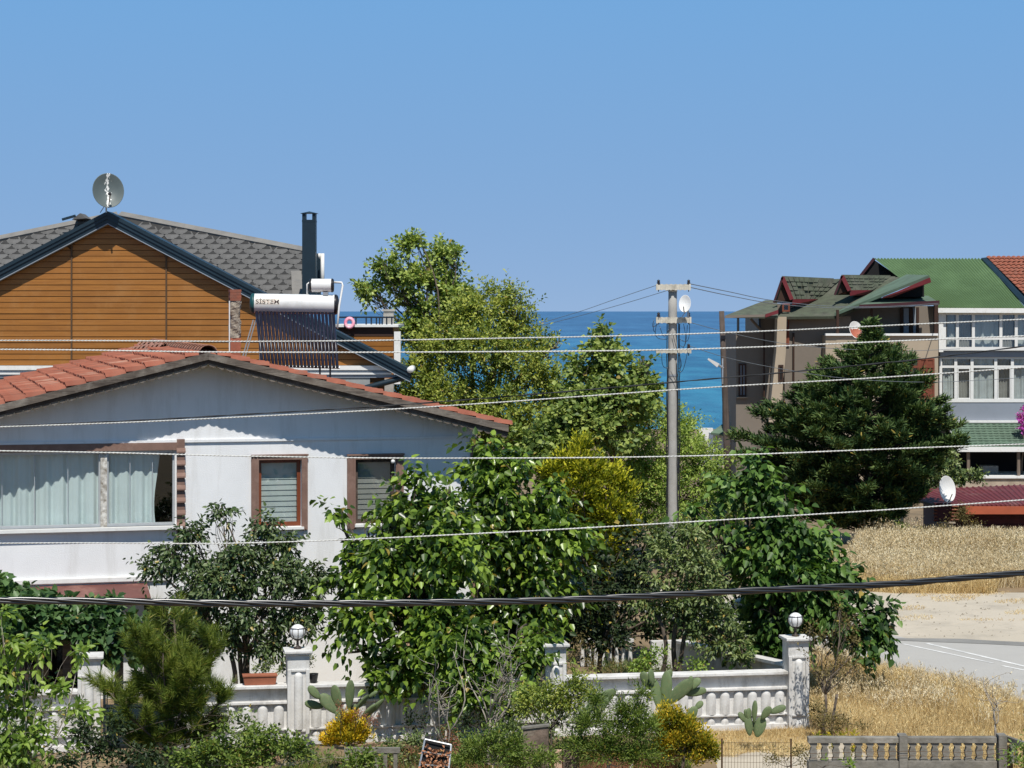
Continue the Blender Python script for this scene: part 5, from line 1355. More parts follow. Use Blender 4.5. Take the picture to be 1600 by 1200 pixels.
# dark iron gate between the two left posts
mb = MB(); ua_, ub_ = posts[0] + .2, -1.88
mb.box(ua_, ub_, -.02, .02, .62, .66).box(ua_, ub_, -.02, .02, .05, .09).box(ua_, ua_ + .04, -.02, .02, .05, 1.0).box(ub_ - .04, ub_, -.02, .02, .05, 1.0).box(ua_, ub_, -.02, .02, .97, 1.0)
gt = thing('iron_gate', 'dark iron bar gate half hidden by the young pine in the white fence', 'gate', (fa[0], fa[1], 0), FANG)
mb.build('gate_frame', M['railmetal'], gt)
for i in range(9):
    u = ua_ + .06 + (ub_ - ua_ - .12) * i / 8; MB().tube([(u, 0, .66), (u, 0, .97)], .009, 5).build('bar', M['railmetal'], gt)
MB().box(ua_ + .05, ub_ - .05, -.005, .005, .09, .62).build('gate_sheet', M['navy'], gt)
# mended side run going back from the corner post
mb = MB(); ux = posts[-1]
a, b = Vector((ux - .05, .2, 0)), None
q0 = P(1236, 1040, 35.2); q1 = P(1062, 1003, 40.4)
o_ = Vector((fa[0], fa[1], 0)); ca, sa = math.cos(-FANG), math.sin(-FANG)
def loc(p): q = p - o_; return Vector((q.x * ca - q.y * sa, q.x * sa + q.y * ca, q.z))
A_, B_ = loc(q0), loc(q1)
side = MB().slab([(A_.x, A_.y, 0), (B_.x, B_.y, 0), (B_.x, B_.y, B_.z), (A_.x, A_.y, A_.z)], (-.1, -.04, 0)).build('side_panel', M['fencewhite'], ff)
MB().slab([(A_.x + .05, A_.y, A_.z + .001), (B_.x + .05, B_.y, B_.z + .001), (B_.x + .05, B_.y, B_.z + .05), (A_.x + .05, A_.y, A_.z + .05)], (-.2, -.08, 0)).build('coping', M['fencewhite'], side)
c0 = loc(P(1005, 1003, 41)); c1 = loc(P(1070, 1000, 40.3))
MB().box(c0.x, c1.x, B_.y, B_.y + .15, 0, B_.z + .02).build('side_panel', M['fencewhite'], ff)
# far balustrade seen under the trees
bt = thing('white_balustrade', 'small white balustrade under the trees behind the fence corner', 'balustrade', (P(940, 0, 41).x, 41, 0))
bo2 = Vector(bt.location)
l, r = P(905, 0, 41).x - bo2.x, P(990, 0, 41).x - bo2.x
MB().box(l, r, -.08, .08, P(0, 1003, 41).z, P(0, 998, 41).z).build('top_rail', M['fencewhite'], bt); MB().box(l, r, -.08, .08, 0, P(0, 1050, 41).z).build('plinth', M['fencewhite'], bt)
zl, zh = P(0, 1050, 41).z, P(0, 1003, 41).z; h = zh - zl
bm_ = MB().lathe([(.05, 0), (.05, .03), (.025, .06), (.045, h * .35), (.03, h * .7), (.022, h * .85), (.05, h - .02), (.05, h)], (0, 0, 0), 10).mesh('baluster', M['fencewhite'], True)
for i in range(8): inst('baluster', bm_, bt, Matrix.Translation((l + .06 + (r - l - .12) * i / 7, 0, zl)))
# globe lamps
M['iron'] = mat('rusty_black_iron', (.05, .035, .03), .6, .2, 8, .2, 40)
def globe_lamp(label, u, z=1.42, s=1.0, world=None):
    w = world or Vector((fa[0] + u * math.cos(FANG), fa[1] + u * math.sin(FANG), z))
    t = thing('globe_lamp', label, 'lamp', w, FANG, 'globe lamps on the fence posts')
    MB().lathe([(.001, 0), (.06, 0), (.06, .02), (.02, .04), (.018, .12), (.05, .13), (.05, .15)], (0, 0, 0), 12).build('lamp_stem', M['iron'], t, True)
    MB().ball((0, 0, .255), .115, 20, 12).build('globe', M['globe'], t, True)
    for k in range(8):
        a = 2 * math.pi * k / 8
        MB().tube([(.123 * math.cos(b) * math.cos(a), .123 * math.cos(b) * math.sin(a), .255 + .123 * math.sin(b)) for b in np.linspace(-1.3, .55, 8)], .005, 4).build('cage_bar', M['iron'], t)
    MB().grid(lambda a, b: ((.108 + .005 * math.cos(b * 6.283)) * math.cos(a * 6.283), (.108 + .005 * math.cos(b * 6.283)) * math.sin(a * 6.283), .255 + .058 + .005 * math.sin(b * 6.283)), 20, 5).build('cage_ring', M['iron'], t, True)
    return t
globe_lamp('caged white globe lamp on the fence post below the dark broadleaf tree', posts[1])
globe_lamp('caged white globe lamp on the right corner post of the fence', posts[-1])
globe_lamp('pale globe lamp half hidden in leaves behind the fence', 0, world=P(1157, 968, 38.5))
# flower trough on the coping
tr = thing('flower_trough', 'terracotta trough on the white fence coping beside the lamp post', 'planter', (fa[0] + fu(406) * math.cos(FANG), fa[1] + fu(406) * math.sin(FANG), HT), FANG)
MB().add([(-.23, -.08, 0), (.23, -.08, 0), (.23, .08, 0), (-.23, .08, 0), (-.25, -.1, .13), (.25, -.1, .13), (.25, .1, .13), (-.25, .1, .13)], [(0, 3, 2, 1), (0, 1, 5, 4), (1, 2, 6, 5), (2, 3, 7, 6), (3, 0, 4, 7), (4, 5, 6, 7)]).build('trough', M['terracotta'], tr, bevel=.006)
MB().box(-.26, .26, -.112, .112, .131, .15).build('trough_rim', M['terracotta'], tr)
pt = thing('black_plant_pot', 'small black pot with a plant on the coping right of the lamp post', 'plant pot', (fa[0] + fu(490) * math.cos(FANG), fa[1] + fu(490) * math.sin(FANG), HT), FANG)
MB().lathe([(.001, 0), (.05, 0), (.07, .13), (.075, .14), (.06, .14), (.001, .12)], (0, 0, 0), 14).build('pot', M['blackpl'], pt, True)

# ================================================================ low grey balustrade in the foreground
M['oldcon'] = mat('lichen_grey_concrete', (.27, .25, .215), .95, .15, 5, .8, 22, col2=(.15, .14, .12), dirt=(.12, .11, .08), dscale=4)
LD = 27.5
lb = thing('concrete_balustrade', 'low weathered grey concrete balustrade at the lower right edge', 'balustrade', (P(1410, 0, LD).x, LD, 0))
lo_ = Vector(lb.location)
def Lz(py): return P(0, py, LD).z
def Lx(px): return P(px, 0, LD).x - lo_.x
hb = Lz(1160) - Lz(1188)
bl = []
for i, pr in enumerate([(0, .035), (.12, .035), (.2, .024), (.5, .034), (.78, .02), (.88, .035), (1.0, .035)]): bl.append((pr[1] * 1.3, pr[0] * hb))
bmesh_ = MB()
for (r0, z0), (r1, z1) in zip(bl[:-1], bl[1:]):
    bmesh_.add([(-r0, -.04, z0), (r0, -.04, z0), (r0, .04, z0), (-r0, .04, z0), (-r1, -.04, z1), (r1, -.04, z1), (r1, .04, z1), (-r1, .04, z1)], [(0, 1, 5, 4), (1, 2, 6, 5), (2, 3, 7, 6), (3, 0, 4, 7)])
bmm = bmesh_.mesh('baluster', M['oldcon'])
for a, b in ((1262, 1403), (1417, 1556)):
    MB().box(Lx(a), Lx(b), -.06, .06, Lz(1160), Lz(1151)).build('top_rail', M['oldcon'], lb, bevel=.006)
    MB().box(Lx(a), Lx(b), -.07, .07, .1, Lz(1188)).build('plinth', M['oldcon'], lb, bevel=.006)
    n = 8
    for i in range(n): inst('baluster', bmm, lb, Matrix.Translation(((Lx(a) + (Lx(b) - Lx(a)) * (i + .5) / n), 0, Lz(1188))))
for px in (1410, 1565): 
    MB().box(Lx(px) - .052, Lx(px) + .052, -.09, .09, -.05, Lz(1147)).build('post', M['oldcon'], lb, bevel=.008)
MB().box(Lx(1571) + .01, Lx(1580), -.1, -.04, -.05, Lz(1163)).build('iron_stake', M['strip'], lb)
MB().slab([(Lx(1573), .0, Lz(1160)), (Lx(1640), -1.5, Lz(1160)), (Lx(1640), -1.5, Lz(1151)), (Lx(1573), 0, Lz(1151))], (.02, .1, 0)).build('top_rail', M['oldcon'], lb)
for i in range(5):
    t = (i + .5) / 5; inst('baluster', bmm, lb, Matrix.Translation((Lx(1573) + (Lx(1640) - Lx(1573)) * t, -1.5 * t, Lz(1188))))
for k, z in enumerate((1172, 1179)):
    MB().tube([(Lx(1262), -.10, Lz(z + 3)), (Lx(1330), -.10, Lz(z + 1)), (Lx(1410), -.11, Lz(z - 1)), (Lx(1500), -.1, Lz(z + 1)), (Lx(1572), -.11, Lz(z - 6))], .003, 4).build('fence_wire', M['strip'], lb)
# wire mesh fence
wm = thing('wire_mesh_fence', 'rusty wire mesh fence on the sandy strip left of the grey balustrade', 'fence', (P(1185, 0, 30.5).x, 30.5, 0))
wo2 = Vector(wm.location); D_ = 30.5
x0, x1 = P(1128, 0, D_).x - wo2.x, P(1236, 0, D_).x - wo2.x; zt, zb_ = P(0, 1160, D_).z, 0
mb = MB()
for i in range(23): x = x0 + (x1 - x0) * i / 22; mb.tube([(x, 0, zb_), (x + .003, 0, zt)], .0022, 4)
for i in range(8): z = zb_ + (zt - zb_) * i / 7; mb.tube([(x0, 0, z), ((x0 + x1) / 2, .01, z - .006), (x1, 0, z)], .0022, 4)
mb.build('mesh', M['strip'], wm, kind='stuff')
for x in (x0, x1): MB().tube([(x, 0, -.1), (x, 0, zt + .05)], .014, 6).build('stake', M['strip'], wm)
# short mossy pale fence behind the golden shrub, lower centre left
sf = thing('slatted_garden_fence', 'short pale mossy slatted fence behind weeds below the golden cone shrub', 'fence', (P(580, 0, 29).x, 29, 0))
D_ = 29.0; so2 = Vector(sf.location)
MB().box(P(538, 0, D_).x - so2.x, P(625, 0, D_).x - so2.x, -.03, .03, P(0, 1176, D_).z, P(0, 1168, D_).z).build('rail', M['oldcon'], sf)
for i, px in enumerate((542, 556, 572, 588, 602, 618)): MB().box(P(px - 3, 0, D_).x - so2.x, P(px + 3, 0, D_).x - so2.x, -.02, .02, -.05, P(0, 1177, D_).z).build('slat', M['oldcon'], sf)
# upright carved stone slab and tilted frame rack of dry leaves
M['slabm'] = mat('lichen_brown_slab', (.21, .155, .12), .9, .2, 9, .8, 20, col2=(.08, .06, .045), dirt=(.30, .26, .2), dscale=8)
D_ = 29.5; sb = thing('upright_slab', 'upright brown lichen covered slab among the weeds, lower centre', 'slab', (P(838, 0, D_).x, D_, 0))
so3 = Vector(sb.location); X = lambda px: P(px, 0, D_).x - so3.x; Z = lambda py: P(0, py, D_).z
MB().prism([(X(818), -.1), (X(858), -.1), (X(857), Z(1133)), (X(817), Z(1137))], -.03, .04).build('slab', M['slabm'], sb, bevel=.008)
MB().prism([(X(815), Z(1139)), (X(859), Z(1134)), (X(858), Z(1131)), (X(815), Z(1136))], -.05, .05).build('slab_edge', M['oldcon'], sb)
MB().box(X(866), X(878), -.04, .04, -.05, Z(1172)).build('stub', M['peach'], sb); 
MB().box(X(880), X(905), .0, .05, -.05, Z(1172)).build('low_block', M['slabm'], sb)
D_ = 28.5; fk = thing('wire_rack', 'tilted pale metal rack with dry brown leaves at the bottom edge', 'rack', (P(682, 0, D_).x, D_, 0)); so3 = Vector(fk.location)
fr = [Vector((X(664), 0, Z(1155))), Vector((X(705), 0, Z(1164))), Vector((X(700), -.2, Z(1215))), Vector((X(652), -.2, Z(1215)))]
for i in range(4): MB().tube([fr[i], fr[(i + 1) % 4]], .012, 6).build('rack_bar', M['galv'], fk)
for t in (.3, .6): MB().tube([fr[0].lerp(fr[3], t), fr[1].lerp(fr[2], t)], .008, 5).build('rack_bar', M['galv'], fk)
MB().slab([f + Vector((0, .06, 0)) for f in fr], (0, .02, 0)).build('rack_back', M['darkroom'], fk)
M['dryleaf'] = leafmat('dry_brown_leaf', [(.22, .09, .04), (.45, .20, .10), (.55, .30, .18)], .8, .1)
rg_ = np.random.default_rng(2); n = 260
C = np.array([np.array(fr[0].lerp(fr[3], t) .lerp(fr[1].lerp(fr[2], t), s)) for t, s in zip(rg_.choice([.28, .58, .85], n) + rg_.normal(0, .05, n), rg_.random(n))]) + rg_.normal(0, .01, (n, 3)) + np.array(so3)
leaves('dry_leaves', (C, rg_.normal(0, 1, (n, 3)), rg_.normal(0, 1, (n, 3)), np.full(n, .05), np.full(n, .035)), T_RHOMB, M['dryleaf'], fk, tuple(so3), 'stuff')
# ================================================================ trees and plants
M['bark'] = mat('grey_brown_bark', (.16, .125, .095), .95, .2, 6, .8, 18, stretch=(3, 3, .5), dirt=(.08, .06, .045), dscale=3)
M['palebark'] = mat('pale_twig_bark', (.42, .37, .31), .9, .15, 6, .4, 18)
L_ = {}
L_['mulberry'] = leafmat('mulberry_leaf', [(0.014, 0.035, 0.005), (0.052, 0.103, 0.014), (0.251, 0.363, 0.050)], .34, .26, .55)
L_['mulberry2'] = leafmat('mulberry_leaf_dark', [(0.013, 0.034, 0.007), (0.039, 0.091, 0.015), (0.147, 0.250, 0.051)], .48, .22, .35)
L_['olivey'] = leafmat('olive_green_leaf', [(0.055, 0.092, 0.017), (0.165, 0.223, 0.039), (0.375, 0.402, 0.072)], .5, .22, .35, .5)
L_['poplar'] = leafmat('poplar_leaf', [(0.065, 0.110, 0.024), (0.194, 0.275, 0.059), (0.420, 0.486, 0.121)], .45, .22, .4, .6)
L_['plane'] = leafmat('plane_leaf', [(0.038, 0.068, 0.014), (0.135, 0.201, 0.044), (0.318, 0.377, 0.092)], .5, .2, .35, .6)
L_['palegreen'] = leafmat('pale_green_leaf', [(0.069, 0.119, 0.021), (0.199, 0.284, 0.049), (0.347, 0.432, 0.091)], .5, .25, .3, .7)
L_['golden'] = leafmat('golden_conifer_spray', [(0.026, 0.056, 0.005), (0.168, 0.206, 0.014), (0.514, 0.483, 0.030)], .6, .15, .2, 1.6)
L_['goldbush'] = leafmat('yellow_conifer_spray', [(0.104, 0.130, 0.010), (0.510, 0.408, 0.025), (0.832, 0.528, 0.032)], .6, .15, .2, 2.5)
L_['darkleaf'] = leafmat('dark_glossy_leaf', [(0.016, 0.036, 0.010), (0.046, 0.084, 0.022), (0.143, 0.188, 0.075)], .42, .12, .5)
L_['greyleaf'] = leafmat('grey_green_leaf', [(0.033, 0.060, 0.016), (0.099, 0.145, 0.043), (0.250, 0.297, 0.102)], .45, .2, .4)
L_['vine'] = leafmat('vine_leaf', [(0.020, 0.055, 0.014), (0.054, 0.114, 0.034), (0.119, 0.203, 0.070)], .45, .2, .4)
L_['bright'] = leafmat('bright_green_leaf', [(0.040, 0.079, 0.010), (0.135, 0.224, 0.031), (0.290, 0.391, 0.076)], .45, .3, .35)
L_['herb'] = leafmat('feathery_green_herb', [(0.029, 0.059, 0.008), (0.094, 0.153, 0.022), (0.236, 0.302, 0.063)], .55, .25, .3)
L_['conifer'] = leafmat('dark_conifer_spray', [(0.015, 0.040, 0.015), (0.055, 0.103, 0.033), (0.128, 0.182, 0.054)], .65, .08, .2, .8)
L_['pine'] = leafmat('pine_needle', [(0.031, 0.061, 0.009), (0.100, 0.150, 0.018), (0.238, 0.277, 0.046)], .5, .15, .3, 2)
L_['brownish'] = leafmat('olive_brown_leaf', [(.060, .055, .018), (.130, .100, .035), (.180, .150, .060)], .6, .15, .2)
L_['shade'] = leafmat('shade_dark_leaf', [(.008, .018, .006), (.018, .036, .010), (.045, .068, .022)], .5, .08, .3)  # darker copy of the dark leaf, deep shade put into its colour
L_['goldgreen'] = leafmat('yellow_tipped_spray', [(.045, .085, .010), (.230, .235, .018), (.600, .420, .035)], .6, .15, .2, 3.2)
L_['boug'] = leafmat('magenta_bract', [(.22, .02, .20), (.45, .06, .42), (.60, .15, .55)], .6, .3, .2)
L_['straw'] = leafmat('dry_straw', [(0.359, 0.234, 0.095), (0.641, 0.472, 0.218), (0.847, 0.702, 0.393)], .8, .2, .15, .35, (1.1, 1.0, .8))
L_['straw2'] = leafmat('bleached_oat_grass', [(0.432, 0.328, 0.183), (0.667, 0.544, 0.320), (0.814, 0.728, 0.529)], .8, .2, .15, .35, (1.1, 1.0, .8))
L_['rust'] = leafmat('russet_seed', [(.12, .045, .03), (.22, .09, .05), (.32, .15, .09)], .8, .1, .15)

def root_at(name, label, cat, px, D, group=None, z=None):
    return thing(name, label, cat, (P(px, 0, D).x, D, gz(D) if z is None else z), 0, group)

def tree(name, label, cat, px, D, lobes, lm, size, seed, density=16, m=12, L=.45, wr=.6, spread=.9, droop=.35, upn=.8, up=.35, noise=.55,
         inner=.4, r0=.09, forkpy=None, twigs=8, tmpl=None, jit=.04, bark='bark', parts=0, group=None, stems=1, trunkpx=None, extra=None, base_z=None, trunk=True, partname='leaf', dens=2.6, face=0.0):
    rng = np.random.default_rng(seed); density *= dens
    t = root_at(name, label, cat, px, D, group, base_z); b = np.array(t.location)
    if trunk:
        fpy = forkpy if forkpy else max(l[1] for l in lobes)
        fork = P(trunkpx or px, fpy, D)
        woody(rng, b, fork, lobes, D, r0, twigs, stems=stems).build('trunk', M[bark], t, True)
    p, d, Ls = lobe_sprigs(rng, lobes, D, density, L, up, noise, inner)
    A = sprig_leaves(rng, p, d, Ls, m, size, wr, spread, droop, jit, upn, .35, face)
    if extra:
        for (ex_lobes, ex_size, ex_den, ex_m) in extra:
            p2, d2, L2 = lobe_sprigs(rng, ex_lobes, D, ex_den * dens, L, up, noise, inner)
            A = cat_leaves(A, sprig_leaves(rng, p2, d2, L2, ex_m, ex_size, wr, spread, droop, jit, upn))
    tm = tmpl or T_RHOMB
    if parts:
        key = A[0][:, 1] + rng.random(len(A[0])) * .9 - A[3] * 2
        idx = np.argsort(key)[:parts]; keep = np.ones(len(key), bool); keep[idx] = False
        T, Fa = tm
        lms = []
        for k in range(4):
            TT = T.copy(); TT[:, 2] *= rng.uniform(.6, 1.6); TT[:, 1] *= wr * rng.uniform(.92, 1.08)
            lms.append(fast_mesh('leaf', TT, Fa, L_[lm]))
        C, Dd, N, S, Wd = (a[idx] for a in A)
        X = nrm(Dd); Y = nrm(np.cross(N, X)); Z = np.cross(X, Y)
        for i in range(len(idx)):
            Mx = Matrix(((X[i][0] * S[i], Y[i][0] * S[i], Z[i][0] * S[i], C[i][0] - b[0]), (X[i][1] * S[i], Y[i][1] * S[i], Z[i][1] * S[i], C[i][1] - b[1]), (X[i][2] * S[i], Y[i][2] * S[i], Z[i][2] * S[i], C[i][2] - b[2]), (0, 0, 0, 1)))
            inst(partname, lms[i % 4], t, Mx)
        A = tuple(a[keep] for a in A)
    leaves('crown', A, tm, L_[lm], t, b, 'stuff')
    return t

T_MUL = T_LEAF
# --- far row of trees in front of the sea
tree('poplar_tree', 'tall loose green tree with airy crown against the sky behind the terrace', 'tree', 690, 68,
     [(640, 388, 24, 24, 0, .5), (690, 400, 26, 24, .5, .6), (602, 412, 26, 22, -.3, .5), (650, 437, 38, 24, 0, .8), (695, 440, 28, 30, .4, .7), (578, 452, 24, 9, -.2, .3), (620, 465, 34, 18, 0, .5), (668, 482, 34, 26, 0, .7), (700, 490, 34, 34, .5, .9), (598, 430, 20, 12, 0, .3), (655, 372, 7, 10, 0, .2), (560, 443, 8, 5, 0, .15), (708, 402, 9, 18, 0, .3), (640, 520, 50, 30, 0, .9), (705, 465, 26, 26, 0, .6), (735, 470, 20, 20, .2, .5), (612, 440, 22, 14, 0, .4), (572, 462, 20, 10, 0, .3), (665, 415, 20, 16, 0, .4)],
     'poplar', .14, 21, density=30, m=11, L=.42, wr=.72, up=.45, noise=.6, inner=.12, r0=.085, forkpy=560, twigs=7, droop=.15)
tree('olive_green_tree', 'broad olive green tree filling the view right of the wood clad house', 'tree', 760, 63,
     [(760, 485, 42, 34, 0, 1.2), (795, 470, 20, 22, .3, .5), (725, 500, 34, 34, 0, 1), (800, 520, 40, 34, .3, 1), (690, 545, 48, 40, -.5, 1.2), (750, 550, 60, 46, -1, 1.5), (815, 575, 50, 42, -.5, 1.3), (850, 545, 28, 28, .4, .8), (860, 610, 34, 46, 0, 1), (655, 590, 38, 42, -.6, 1), (700, 620, 60, 40, -1, 1.4), (775, 640, 70, 46, -1.2, 1.6), (840, 670, 50, 40, -.6, 1.2), (665, 640, 40, 26, -1, .9), (812, 485, 12, 10, 0, .3), (628, 620, 20, 24, -.5, .6), (780, 700, 70, 40, -1, 1.5), (870, 540, 14, 16, 0, .4)],
     'olivey', .115, 22, dens=4.2, density=22, m=13, L=.55, wr=.5, up=.5, noise=.5, inner=.35, r0=.16, forkpy=660, twigs=8, droop=.2, extra=[([(795, 455, 14, 14, 0, .4), (825, 478, 14, 10, 0, .3), (720, 470, 14, 12, 0, .4), (768, 458, 16, 14, 0, .4)], .10, 14, 12)])
tree('plane_tree', 'dark green broad tree with pointed top just left of the concrete pole', 'tree', 950, 61,
     [(943, 520, 10, 12, 0, .3), (938, 545, 26, 18, 0, .6), (915, 580, 34, 26, -.2, .9), (960, 570, 30, 24, 0, .8), (1000, 592, 34, 24, .2, .8), (1012, 565, 14, 10, .2, .3), (930, 620, 50, 34, -.6, 1.2), (990, 625, 46, 30, -.4, 1.1), (890, 640, 36, 34, -.5, 1), (940, 670, 70, 40, -1, 1.4), (880, 690, 50, 36, -1, 1.2), (830, 690, 40, 26, -1.3, 1), (900, 650, 40, 30, -1, 1), (1020, 610, 20, 16, 0, .5), (852, 720, 50, 30, -1.4, 1.1)],
     'plane', .155, 23, dens=3.4, density=20, m=11, L=.5, wr=.8, up=.35, noise=.5, inner=.35, r0=.15, forkpy=690, twigs=8, droop=.35)
tree('pale_green_tree', 'pale yellowish green tree behind the lower half of the concrete pole', 'tree', 1040, 63,
     [(1000, 650, 36, 26, 0, 1), (1060, 665, 36, 28, .3, 1), (1040, 700, 56, 36, -.5, 1.3), (1095, 720, 34, 34, .2, 1), (985, 700, 40, 34, -.5, 1.1), (1020, 750, 60, 40, -1, 1.4), (1090, 765, 44, 38, -.3, 1.1), (980, 760, 44, 40, -1, 1.2), (1105, 690, 20, 16, .4, .5), (1120, 745, 20, 24, 0, .6), (1040, 800, 80, 40, -1, 1.4), (1130, 800, 40, 34, -.5, 1), (960, 650, 24, 20, -.4, .7), (1150, 780, 30, 30, 0, .7)],
     'palegreen', .105, 24, dens=3.8, density=24, m=13, L=.5, wr=.45, up=.4, noise=.5, inner=.35, r0=.12, forkpy=790, twigs=7, droop=.4)

# --- golden conifer
tree('golden_conifer', 'golden yellow topped conifer standing between the mulberry and the concrete pole', 'tree', 925, 44,
     [(908, 702, 22, 13, 0, .25), (885, 722, 26, 14, -.2, .3), (865, 742, 26, 16, -.2, .35), (915, 738, 34, 22, -.3, .5), (950, 752, 32, 18, -.2, .45), (975, 775, 26, 20, 0, .4), (900, 770, 46, 26, -.4, .6), (950, 800, 46, 28, -.3, .6), (880, 810, 40, 30, -.2, .5), (930, 850, 56, 40, -.2, .6), (975, 830, 30, 26, 0, .4), (920, 910, 56, 50, 0, .6), (900, 965, 50, 40, 0, .5), (965, 900, 30, 40, 0, .4)],
     'golden', .095, 25, dens=3.6, density=85, m=12, L=.26, wr=.42, spread=.55, up=1.1, noise=.35, inner=.55, r0=.09, forkpy=960, twigs=5, droop=-.15, jit=.05, upn=.3)

# --- big mulberries with large drooping leaves
tree('mulberry_tree', 'large mulberry with big glossy leaves in front of the second framed window', 'tree', 655, 35.0,
     [(655, 752, 15, 26, 0, .2), (700, 765, 8, 16, 0, .12), (532, 815, 15, 26, -.1, .2), (625, 795, 34, 26, 0, .5), (690, 800, 46, 32, 0, .6), (575, 830, 38, 30, 0, .5), (620, 860, 64, 44, -.4, .8), (700, 860, 56, 50, -.5, .8), (560, 900, 40, 44, -.2, .6), (650, 930, 80, 50, -.6, .9), (580, 970, 56, 40, -.7, .7), (700, 990, 70, 50, -1.0, .9), (545, 1020, 22, 22, -1.0, .4), (640, 1035, 50, 30, -1.2, .6), (725, 1050, 50, 34, -1.2, .6), (690, 1085, 34, 20, -1.4, .4), (640, 1070, 22, 16, -1.3, .3), (770, 1030, 46, 40, -.9, .5), (800, 1072, 36, 24, -1.4, .4), (745, 1098, 30, 16, -1.5, .3), (600, 1045, 30, 26, -1.1, .4)],
     'mulberry', .130, 31, dens=4.4, density=25, m=10, L=.5, wr=.74, spread=.85, up=.15, noise=.5, inner=.5, r0=.10, forkpy=1000, twigs=6, tmpl=T_MUL, droop=1.0, upn=.55, face=.6, jit=.06, parts=300)
tree('mulberry_tree', 'taller mulberry hiding the right corner of the white house below the eave', 'tree', 790, 37.0,
     [(762, 702, 24, 18, 0, .35), (748, 735, 24, 24, -.1, .4), (800, 732, 40, 28, 0, .6), (850, 775, 40, 30, 0, .6), (780, 780, 50, 40, -.2, .8), (830, 830, 60, 44, -.2, .8), (890, 840, 30, 44, 0, .5), (770, 860, 60, 50, -.3, .8), (840, 900, 60, 50, -.3, .8), (800, 960, 70, 44, -.3, .8), (880, 920, 36, 44, 0, .5), (830, 1020, 40, 34, -.3, .6), (790, 1050, 40, 26, -.3, .5), (838, 1030, 22, 30, -2.9, .25), (845, 1000, 22, 20, -2.6, .3), (852, 1065, 14, 20, -3.2, .2)],
     'mulberry', .130, 32, dens=4.4, density=25, m=10, L=.5, wr=.74, spread=.85, up=.2, noise=.5, inner=.5, r0=.10, forkpy=1000, twigs=6, tmpl=T_MUL, droop=1.0, upn=.55, face=.6, jit=.06, parts=300)
tree('mulberry_tree', 'wide dark mulberry spreading over the fence corner and the road edge', 'tree', 1215, 37.5,
     [(1185, 735, 26, 20, 0, .35), (1150, 762, 30, 22, 0, .4), (1205, 775, 36, 30, -.1, .5), (1085, 800, 30, 20, 0, .3), (1130, 820, 44, 30, -.1, .5), (1215, 830, 56, 36, -.2, .7), (1275, 850, 34, 30, 0, .5), (1180, 880, 50, 40, -.3, .7), (1250, 900, 60, 40, -.3, .8), (1305, 900, 34, 24, 0, .5), (1210, 950, 60, 40, -.3, .7), (1290, 955, 56, 34, -.3, .7), (1345, 935, 36, 22, 0, .4), (1372, 960, 22, 26, -.1, .35), (1385, 992, 20, 14, -.2, .25), (1330, 990, 30, 24, -.2, .4), (1230, 1000, 44, 24, -.2, .5), (1370, 1015, 10, 12, -.2, .15), (1180, 1000, 30, 30, 0, .5)],
     'mulberry2', .14, 33, dens=4.2, density=25, m=10, L=.5, wr=.76, spread=.85, up=.15, noise=.5, inner=.5, r0=.11, forkpy=980, twigs=6, tmpl=T_MUL, droop=1.0, upn=.55, face=.6, jit=.06, parts=300)
# --- smaller trees behind the fence
tree('broadleaf_tree', 'dark small leaved broadleaf tree in front of the white house left of the first window', 'tree', 385, 35.8,
     [(345, 800, 18, 14, 0, .2), (350, 822, 20, 14, 0, .25), (300, 835, 28, 20, 0, .35), (262, 862, 26, 18, 0, .35), (410, 828, 22, 14, 0, .3), (440, 850, 36, 22, 0, .4), (380, 870, 50, 24, -.2, .5), (290, 885, 50, 26, -.1, .5), (240, 888, 26, 16, 0, .3), (350, 910, 60, 34, -.3, .7), (440, 900, 50, 34, -.2, .6), (490, 905, 26, 34, 0, .4), (300, 940, 44, 24, -.2, .5), (400, 960, 60, 34, -.3, .7), (470, 960, 40, 34, -.1, .5), (340, 990, 44, 30, -.2, .5), (420, 1010, 36, 24, -.2, .4), (385, 862, 14, 10, 0, .2), (425, 812, 9, 8, 0, .1)],
     'darkleaf', .088, 34, dens=3.6, density=46, m=10, L=.34, wr=.55, spread=.9, up=.2, noise=.6, inner=.4, r0=.055, forkpy=1020, twigs=7, tmpl=T_MUL, droop=.7, upn=.5, jit=.04, stems=4)
tree('fruit_tree', 'small grey green fruit tree with slender stems under the concrete pole', 'tree', 1060, 36.6,
     [(1075, 835, 30, 16, 0, .3), (1110, 855, 26, 18, 0, .3), (1040, 860, 34, 22, 0, .4), (1085, 880, 46, 28, -.2, .5), (1030, 905, 36, 28, -.1, .45), (1100, 925, 44, 30, -.2, .5), (1060, 945, 40, 26, -.1, .4), (1130, 965, 34, 22, -.3, .4), (1095, 975, 26, 20, -.3, .35), (1150, 1000, 24, 22, -.4, .3), (1010, 940, 24, 24, 0, .3), (1120, 1010, 26, 22, -.4, .3), (1160, 1025, 20, 14, -.5, .25)],
     'greyleaf', .08, 35, dens=3.6, density=46, m=11, L=.30, wr=.5, spread=.9, up=.2, noise=.6, inner=.35, r0=.05, forkpy=960, twigs=7, tmpl=T_MUL, droop=.45, jit=.04, stems=3)
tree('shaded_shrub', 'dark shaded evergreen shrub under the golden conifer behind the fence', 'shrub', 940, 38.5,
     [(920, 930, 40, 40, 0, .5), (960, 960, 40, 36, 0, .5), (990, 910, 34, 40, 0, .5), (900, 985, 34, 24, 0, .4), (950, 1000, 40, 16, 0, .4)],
     'shade', .10, 36, dens=5, density=34, m=10, L=.3, wr=.5, inner=.3, r0=.05, forkpy=1000, droop=.5)
